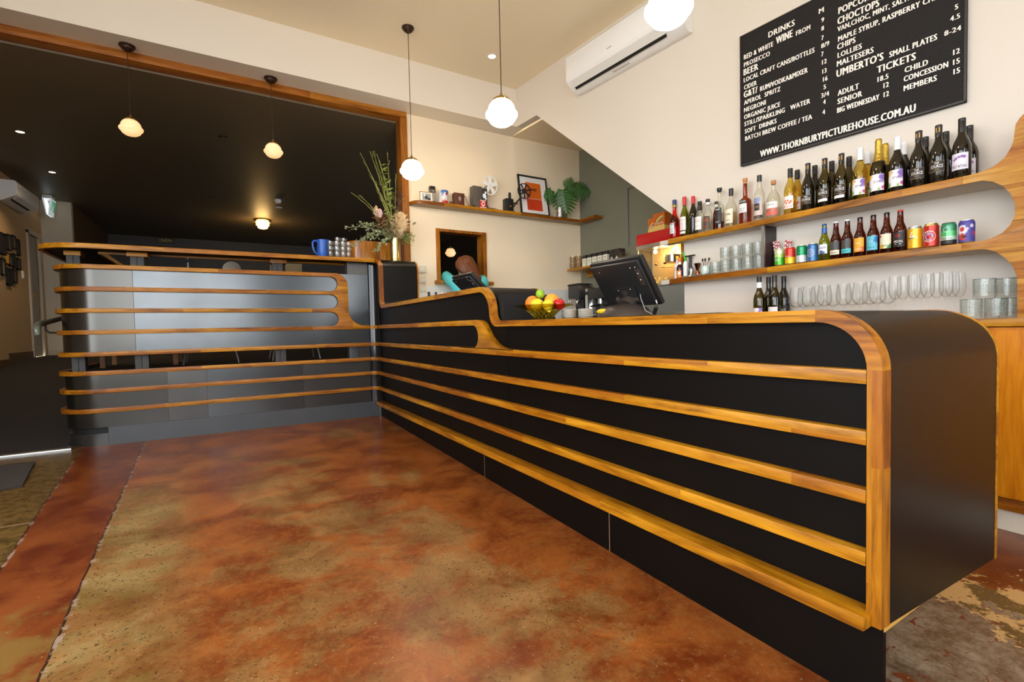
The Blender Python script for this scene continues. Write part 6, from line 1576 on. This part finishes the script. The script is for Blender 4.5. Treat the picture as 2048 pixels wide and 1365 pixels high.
tag(G().lathe([(0,0),(.032,0),(.036,.004),(.040,.11),(.043,.128),(.040,.128),(.036,.11),(.031,.008),(0,.008)], (2.52,.02,NB+.05), 24).build('milk_jug', white, smooth=True), 'white jug standing in front of the black coffee grinder', 'jug')
bpy.data.objects['milk_jug'].location.z -= .05
r = thing('hot_water_urn', 'polished steel hot water urn beside the coffee grinder', 'urn', (2.62,-.40,NB))
G().lathe([(0,0),(.072,0),(.080,.01),(.080,.015),(.076,.02),(.076,.42),(.080,.425),(.080,.435),(.050,.452),(.012,.458),(0,.458)], n=36).build('tank', chrome, r, smooth=True, ang=40)
G().lathe([(0,.458),(.010,.458),(.010,.468),(.020,.474),(.020,.490),(.008,.498),(0,.498)], n=18).build('lid_knob', black_plastic, r, smooth=True)
G().tube([(-.07,.02,.08),(-.11,.025,.08),(-.115,.025,.055)], .009, 10).build('tap', chrome, r, smooth=True); G().box((-.112,.015,.08),(-.100,.035,.10)).build('tap_lever', black_plastic, r, bev=.002)
G().box((-.08,-.02,.36),(-.074,.02,.40)).build('handle_plate', black_plastic, r, bev=.002)
r = thing('espresso_machine', 'black espresso machine half hidden behind the big till screen', 'coffee machine', (2.66,-.72,NB))
G().box((-.16,-.24,.0),(.16,.24,.10)).build('drip_base', black_plastic, r, bev=.008); G().box((.0,-.24,.10),(.16,.24,.40)).build('rear_body', MATS['grey_black_enamel'], r, bev=.008); G().box((-.16,-.24,.30),(.16,.24,.43)).build('head', black_plastic, r, bev=.012)
for yy in (-.12,.10):
    G().cyl((-.08,yy,.24),.034,0,.06,18).build('group_head', chrome, r, smooth=True); G().tube([(-.10,yy,.225),(-.24,yy,.205)], [.014,.011], 10).build('portafilter', black_plastic, r, smooth=True)
G().box((-.15,-.22,.10),(.0,.22,.108)).build('drip_grille', satin, r)
for k, yy in enumerate((-.30,-.335,-.365)): 
    pass
# bottles and cartons in front of the espresso machine, seen below the till screen
for k, (x, y, hh, mt, d) in enumerate(((2.46,-.98,.17,lab_black,'black syrup bottle on the nook bench below the till screen'),(2.47,-1.07,.16,lab_black,'second black syrup bottle on the nook bench below the till screen'),(2.47,-1.16,.14,pm('orange_sleeve',srgb(226,128,40),.5),'orange and white carton on the nook bench'))):
    r = thing('syrup_bottle', d, 'bottle', (x,y,NB), group='bottles on the nook bench')
    if k < 2:
        G().lathe([(0,0),(.030,0),(.032,.005),(.032,hh*.6),(.014,hh*.8),(.012,hh),(0,hh)], n=18).build('body', mt, r, smooth=True); G().cyl((0,0,hh),.014,0,.02,14).build('cap', ink_gold, r, smooth=True); patch(.032,.02,hh*.5,1.1).build('label', lab_white if k else pm('yellow_cap2',srgb(226,196,60),.5), r, fix=False)
    else:
        G().box((-.03,-.03,0),(.03,.03,hh)).build('carton', mt, r, bev=.002); G().box((-.031,-.031,hh*.1),(-.0302,.01,hh*.9)).build('panel', lab_white, r)
# small shelf on the grey wall
ns = thing('nook_shelf', 'short timber shelf on the grey green wall above the coffee grinder', 'shelf')
SZ = 1.700
G().box((2.66,-.95,SZ-.026),(2.960,.135,SZ)).build('shelf_board', wood_y, ns, bev=.003); G().box((2.945,-.95,SZ-.10),(2.962,.08,SZ-.027)).build('wall_batten', wood_y, ns, bev=.002)
jar = thin_glass('jar_glass', (.86,.80,.72), .1)
for k, (x, y, hh, d) in enumerate(((2.70,.06,.085,'small glass jar at the very end of the nook shelf'),(2.71,-.05,.085,'second glass jar from the end of the nook shelf'),(2.83,-.02,.085,'glass jar at the back of the nook shelf'))):
    for j in range(2):
        o = thing('glass_cup', ('lower ' if j == 0 else 'upper stacked ')+d, 'glass', (x,y,SZ+.001+.083*j), group='stacked glass cups on the nook shelf')
        G().lathe([(0,0),(.034,0),(.038,.006),(.045,hh*.95),(.043,hh*.95),(.036,.008),(0,.007)], n=22).build('glass_body', jar, o, smooth=True, ang=60)
    if k == 2: pass
tea_w = pm('white_tea_label', srgb(222,220,200), .6)
for k in range(5):
    y = -.190-.100*k
    o = thing('tea_tin', 'white labelled tea tin with black lid, %s along the nook shelf from the glass cups' % ORD[k], 'tea tin', (2.73,y,SZ+.001), group='white tea tins on the nook shelf')
    G().box((-.04,-.040,0),(.04,.040,.125)).build('tin', black_plastic, o, bev=.003); G().box((-.0412,-.038,.004),(-.0402,.038,.105)).box((-.038,-.0412,.004),(.038,-.0402,.105)).build('label', tea_w, o); G().box((-.034,-.036,.125),(.034,.036,.150)).build('lid', black_plastic, o, bev=.004)
    s = G(); s.box((-.0418,-.022,.05),(-.0413,.022,.054)).box((-.0418,-.016,.04),(-.0413,.016,.043)).box((-.0418,-.018,.07),(-.0413,.018,.082)); s.build('print', pm('grey_tea_print',srgb(150,140,110),.6), o)
for k in range(2):
    o = thing('tea_box', ('black tea box beside the last white tea tin','black tea box at the till end of the nook shelf')[k], 'tea box', (2.74,-.705-.088*k,SZ+.001), group='black tea boxes on the nook shelf')
    G().box((-.05,-.042,0),(.05,.042,.145)).build('box', lab_black, o, bev=.002)
    s = G(); s.box((-.0508,-.022,.03),(-.0502,.022,.040)).prism([(-.014,.045),(.014,.045),(0,.062)], 'x', -.0508, -.0502); s.build('white_print', ink_white, o)
# popcorn machine
r = thing('popcorn_machine', 'lit popcorn machine with red top on the nook bench', 'popcorn machine', (2.70,-1.115,NB))
PZ = 1.36-NB; PT = 1.79-NB
G().box((0,-.66,0),(.255,0,PZ-.02)).build('base_cabinet', pm('grey_steel_paint',srgb(128,130,122),.45), r, bev=.004)
G().box((-.02,-.68,.02),(.0,.02,.10)).build('bench_rail', satin, r, bev=.004); G().box((-.005,-.665,PZ-.02),(.255,.0,PZ)).build('tray', satin, r, bev=.003)
red_g = pm('gloss_red_enamel', srgb(200,16,22), .25)
G().box((-.006,-.665,PT+.03),(.255,.003,PT+.155)).build('red_canopy', red_g, r, bev=.003); G().box((-.008,-.668,PT-.015),(.258,.006,PT+.03)).build('canopy_rim', satin, r, bev=.003)
for (x, y) in ((0,-.66),(0,-.012),(.243,-.66),(.243,-.012)): G().box((x,y,PZ),(x+.012,y+.012,PT-.015)).build('corner_post', satin, r)
pane = thin_glass('popcorn_pane', (.96,.95,.92), .1)
G().box((.004,-.648,PZ),(.006,-.35,PT-.015)).build('glass_door', pane, r); G().box((.003,-.345,PZ),(.005,-.012,PT-.015)).build('glass_door', pane, r); G().box((.012,-.003,PZ),(.243,-.001,PT-.015)).build('side_pane', pane, r)
G().box((.246,-.65,PZ),(.250,-.01,PT-.015)).build('back_panel', pm('warm_steel',srgb(214,180,120),.3,metal=.4), r)
for yy in (-.28,-.40): G().cyl((0,0,0),.010,0,.02,12).build('door_knob', black_plastic, r, smooth=True).matrix_local = Matrix.Translation((-.016,yy,PZ+.22)) @ Matrix.Rotation(PI/2,4,'Y')
G().lathe([(0,0),(.075,0),(.085,.01),(.090,.085),(.084,.085),(.078,.012),(0,.010)], (.13,-.40,PT-.20), 28).build('kettle', chrome, r, smooth=True); G().tube([(.13,-.40,PT-.115),(.13,-.40,PT-.02)], .008, 8).build('kettle_hanger', satin, r)
G().tube([(.06,-.30,PZ+.19),(.04,-.46,PZ+.17)], .006, 8).build('stirring_rod', gold, r, smooth=True)
pl = pm('lit_popcorn_lamp', (1,.9,.7), .4, emit=(1,.74,.38), es=25)
for yy in (-.16,-.45): G().sphere((.12,yy,PT-.045),.022,14,10).build('lamp', pl, r, smooth=True)
s = G()
rp = random.Random(5)
for i in range(260): s.sphere((rp.uniform(.03,.23),rp.uniform(-.63,-.03),PZ+abs(rp.gauss(0,.03))+.012), rp.uniform(.008,.014), 6, 4)
pc = s.build('popcorn', pm('popcorn_yellow',srgb(240,214,150),.8), r, smooth=True); pc['kind'] = 'stuff'
G().box((.02,-.64,PT-.012),(.24,-.03,PT-.008)).build('lamp_reflector', satin, r)
d = bpy.data.lights.new('popcorn_glow', 'POINT'); d.energy = 9; d.color = (1,.66,.28); d.shadow_soft_size = .05
o = bpy.data.objects.new('popcorn_glow', d); COL.objects.link(o); o.parent = r; o.location = (.12,-.3,PT-.08)
# popcorn cartons on top
corn = pm('orange_carton', srgb(214,108,22), .5); butter = pm('butter_yellow', srgb(238,204,110), .5)
def carton(desc, y0, x0, w, d_, h):
    o = thing('popcorn_carton', desc, 'popcorn carton', (x0,y0,1.946), group='popcorn cartons on the popcorn machine')
    G().hexa([(.006,-.006,0),(d_-.006,-.006,0),(d_-.006,-w+.006,0),(.006,-w+.006,0),(0,0,h),(d_,0,h),(d_,-w,h),(0,-w,h)]).build('carton', corn, o)
    s = G()
    for i in range(9):
        y = -.004-(w-.008)*(i+.5)/9; s.prism([(y-(w-.01)/17,.004),(y+(w-.01)/17,.004),(y+(w-.01)/17,.045+.010*(i%3)),(y,.060+.008*(i%2)),(y-(w-.01)/17,.045+.010*((i+1)%3))], 'x', .0015, .0045)
    s.box((.008,-w+.003,.003),(d_-.008,-w+.0045,.052)); s.build('butter_print', butter, o)
    cols = [srgb(206,46,30),srgb(240,190,40),srgb(236,226,120),srgb(60,160,150)]
    for i, cc in enumerate(cols):
        R_ = w*(1.05-.11*i); pts = [( -w*.96+R_*math.cos(math.radians(a))*.86, h*.36+R_*math.sin(math.radians(a))*.62) for a in range(20,81,6)]
        R2 = R_-w*.095; pts2 = [(-w*.96+R2*math.cos(math.radians(a))*.86, h*.36+R2*math.sin(math.radians(a))*.62) for a in range(80,19,-6)]
        def lean(x, y, z): return (x+(.006*(1-z/h)), y, z)
        G().prism(pts+pts2, 'x', -.0012, -.0004, lean).build('rainbow_print', pm('rainbow_ink%s' % 'abcd'[i], cc, .5), o)
    vs, fs = text_fit('POPCORN', w*.14, w*.86, h*.38, h*.09, .03, 2)
    s = G(); s.add([(.0012,-u,z) for u,z in vs], fs); s.build('lettering', ink_white, o, fix=False)
    return o
carton('smaller popcorn carton at the far side on the red machine top', -1.222, 2.76, .115, .08, .165)
carton('larger popcorn carton with rainbow print beside the red aperitif bottle', -1.338, 2.715, .165, .10, .19)

# ------------------------------------------------------------------ person leaning at the hatch
def skin_geo(nodes, edges, sub=2):
    """nodes: {name: (xyz, radius or (rx, ry))}; returns vertices and faces of one continuous skinned surface"""
    names = list(nodes); idx = {n: i for i, n in enumerate(names)}
    me = bpy.data.meshes.new('t'); me.from_pydata([nodes[n][0] for n in names], [(idx[a], idx[b]) for a, b in edges], [])
    o = bpy.data.objects.new('t', me); COL.objects.link(o)
    o.modifiers.new('s', 'SKIN'); sm = o.modifiers.new('d', 'SUBSURF'); sm.levels = sub; sm.render_levels = sub
    for i, n in enumerate(names):
        rr = nodes[n][1]; sv = me.skin_vertices[0].data[i]; sv.radius = rr if isinstance(rr, tuple) else (rr, rr); sv.use_root = (i == 0)
    dg = bpy.context.evaluated_depsgraph_get(); dg.update()
    m2 = bpy.data.meshes.new_from_object(o.evaluated_get(dg))
    vs = [tuple(v.co) for v in m2.vertices]; fs = [tuple(p.vertices) for p in m2.polygons]
    bpy.data.objects.remove(o); bpy.data.meshes.remove(me); bpy.data.meshes.remove(m2)
    s = G(); s.add(vs, fs); return s
PX, PY = 1.045, -.10
per = thing('person', 'person with long brown hair in a turquoise top leaning on the hatch sill', 'person', (PX,PY,.012))
sk = pm('skin_tone', srgb(206,158,128), .5)
# local: +y towards the hatch; feet on the floor, leaning forward with both forearms on the sill
BN_ = {'pelvis':((.02,-.12,.92),(.135,.105)),'waist':((.02,-.06,1.08),(.115,.090)),'chest':((.01,-.01,1.28),(.135,.095)),'collar':((.0,.03,1.42),(.075,.065)),'neck':((-.005,.05,1.49),.048),'head_base':((-.005,.075,1.56),(.070,.080)),'head_top':((-.005,.085,1.655),(.074,.088)),'crown':((-.005,.08,1.70),(.050,.060)),
 'sl':((-.150,.04,1.43),.060),'el':((-.105,.42,1.560),.056),'wl':((.03,.455,1.535),.030),'hl':((.085,.455,1.525),(.036,.018)),
 'sr':((.225,.0,1.45),.070),'er':((.250,.40,1.55),.046),'wr':((.20,.50,1.535),.030),'hr':((.15,.52,1.525),(.036,.018)),
 'hipl':((-.07,-.12,.86),.088),'kneel':((-.09,-.07,.48),.056),'anklel':((-.09,-.13,.09),.038),'toel':((-.10,.03,.035),.032),
 'hipr':((.11,-.12,.86),.088),'kneer':((.12,-.10,.48),.056),'ankler':((.12,-.16,.09),.038),'toer':((.13,.0,.035),.032)}
ED = [('pelvis','waist'),('waist','chest'),('chest','collar'),('collar','neck'),('neck','head_base'),('head_base','head_top'),('head_top','crown'),('collar','sl'),('sl','el'),('el','wl'),('wl','hl'),('collar','sr'),('sr','er'),('er','wr'),('wr','hr'),('pelvis','hipl'),('hipl','kneel'),('kneel','anklel'),('anklel','toel'),('pelvis','hipr'),('hipr','kneer'),('kneer','ankler'),('ankler','toer')]
for s_, c, d in (('l',(.10,.455,1.525),1),('r',(.135,.525,1.525),-1)):
    for i, ln in enumerate((.062,.072,.068,.054)):
        off = (-.024+.016*i); a = Vector(c)+Vector((-d*.004*i,off*.55,0)); dr = Vector((d*.85,.45-.12*i,0)).normalized()
        BN_['f%s%da' % (s_,i)] = (tuple(a), .010); BN_['f%s%db' % (s_,i)] = (tuple(a+dr*ln*.55+Vector((0,0,.006))), .009); BN_['f%s%dc' % (s_,i)] = (tuple(a+dr*ln+Vector((0,0,-.004))), .0075)
        ED += [('h'+s_,'f%s%da' % (s_,i)),('f%s%da' % (s_,i),'f%s%db' % (s_,i)),('f%s%db' % (s_,i),'f%s%dc' % (s_,i))]
    BN_['t%sa' % s_] = ((c[0]-d*.02,c[1]-.035,1.53),.011); BN_['t%sb' % s_] = ((c[0]+d*.02,c[1]-.045,1.528),.008); ED += [('h'+s_,'t%sa' % s_),('t%sa' % s_,'t%sb' % s_)]
body = skin_geo(BN_, ED, 2)
# face: nose, brow, chin pushed out of the front of the head
hc = Vector((-.005,.085,1.61))
for i, v_ in enumerate(body.v):
    p = Vector(v_)-hc
    if p.length < .14 and p.y > .03:
        n = math.exp(-((p.x/.011)**2+((p.z+.012)/.020)**2))*.020+math.exp(-((p.x/.03)**2+((p.z+.075)/.016)**2))*.010-sum(math.exp(-(((p.x-e)/.014)**2+((p.z-.012)/.010)**2))*.008 for e in (-.030,.030))
        body.v[i] = tuple(Vector(v_)+Vector((0,n,0)))
bo = body.build('body', sk, per, smooth=True, ang=180)
for e in (-.030,.030):
    G().sphere((hc.x+e,hc.y+.082,hc.z+.012),.011,12,8).build('eye', pm('eye_white',srgb(230,226,220),.2), per, smooth=True)
G().sphere((hc.x,hc.y+.088,hc.z-.045),.02,12,8,(1,.25,.28)).build('mouth', pm('lip_tone',srgb(176,96,90),.5), per, smooth=True)
SH_ = {k: (v_[0], (tuple(q+.013 for q in v_[1]) if isinstance(v_[1], tuple) else v_[1]+.014)) for k, v_ in BN_.items() if k in ('pelvis','waist','chest','sl','el','sr','er')}
SH_['collar'] = (BN_['collar'][0], (.094,.080)); SH_['cl'] = ((.0,.45,1.545),.052); SH_['cr'] = ((.215,.485,1.538),.040)
top_ = skin_geo(SH_, [('pelvis','waist'),('waist','chest'),('chest','collar'),('collar','sl'),('sl','el'),('el','cl'),('collar','sr'),('sr','er'),('er','cr')], 2)
for i, v_ in enumerate(top_.v):
    vv = Vector(v_); top_.v[i] = tuple(vv*(1.0)+vv.normalized()*.008*noise.noise(vv*22))
top_.build('turquoise_top', pm('turquoise_knit', srgb(86,196,200), .8, bump=.25, bscale=60), per, smooth=True, ang=180)
TR = {'pelvis':((.02,-.12,.93),(.148,.118))}; TR.update({k: (BN_[k][0], BN_[k][1]+.014) for k in ('hipl','kneel','hipr','kneer')}); TR['al'] = ((-.09,-.12,.12),.052); TR['ar'] = ((.12,-.15,.12),.052)
skin_geo(TR, [('pelvis','hipl'),('hipl','kneel'),('kneel','al'),('pelvis','hipr'),('hipr','kneer'),('kneer','ar')], 2).build('trousers', pm('dark_denim', srgb(40,44,56), .8), per, smooth=True, ang=180)
for nm, a, b in (('l',(-.09,-.13,.035),(-.10,.04,.03)),('r',(.12,-.16,.035),(.13,.01,.03))):
    G().tube([a,((a[0]+b[0])/2,(a[1]+b[1])/2,.038),b],[.042,.046,.034],14).build('shoe', black_matte, per, smooth=True)
# hair: a cap over the skull and long locks falling to one side
hair = pm('brown_hair', srgb(104,56,26), .38, var=.35, vscale=30)
s = G()
s.sphere((.0,.045,1.645), .104, 32, 20, (1.05,1.10,1.10))
s.build('hair_cap', hair, per, smooth=True, ang=180)
s = G(); rh = random.Random(11)
for i in range(150):
    a = PI+PI*(i+.5)/150+rh.uniform(-.05,.05)        # back half of the head
    ca, sa = math.cos(a), math.sin(a)
    tside = (ca+1)/2
    p0 = Vector((-.005+.075*ca,.05+.08*sa,1.725+rh.uniform(-.015,.008)))
    p1 = Vector((-.005+.112*ca,.055+.112*sa,1.65+rh.uniform(-.02,.02)))
    p2 = Vector((.005+.120*ca+.02*tside,.03+.10*sa,1.605-.03*tside))
    dz = .015+.17*tside+rh.uniform(-.02,.02)
    p3 = Vector((.01+.105*ca+.06*tside,.005+.085*sa,1.585-.02*tside-dz*.6)); p4 = Vector((.02+.085*ca+.10*tside+rh.uniform(-.02,.02),.0+.075*sa,1.575-.02*tside-dz))
    s.tube([p0,p1,p2,p3,p4],[.009,.013,.013,.010,.003],6)
s.build('long_hair', hair, per, smooth=True, ang=180)
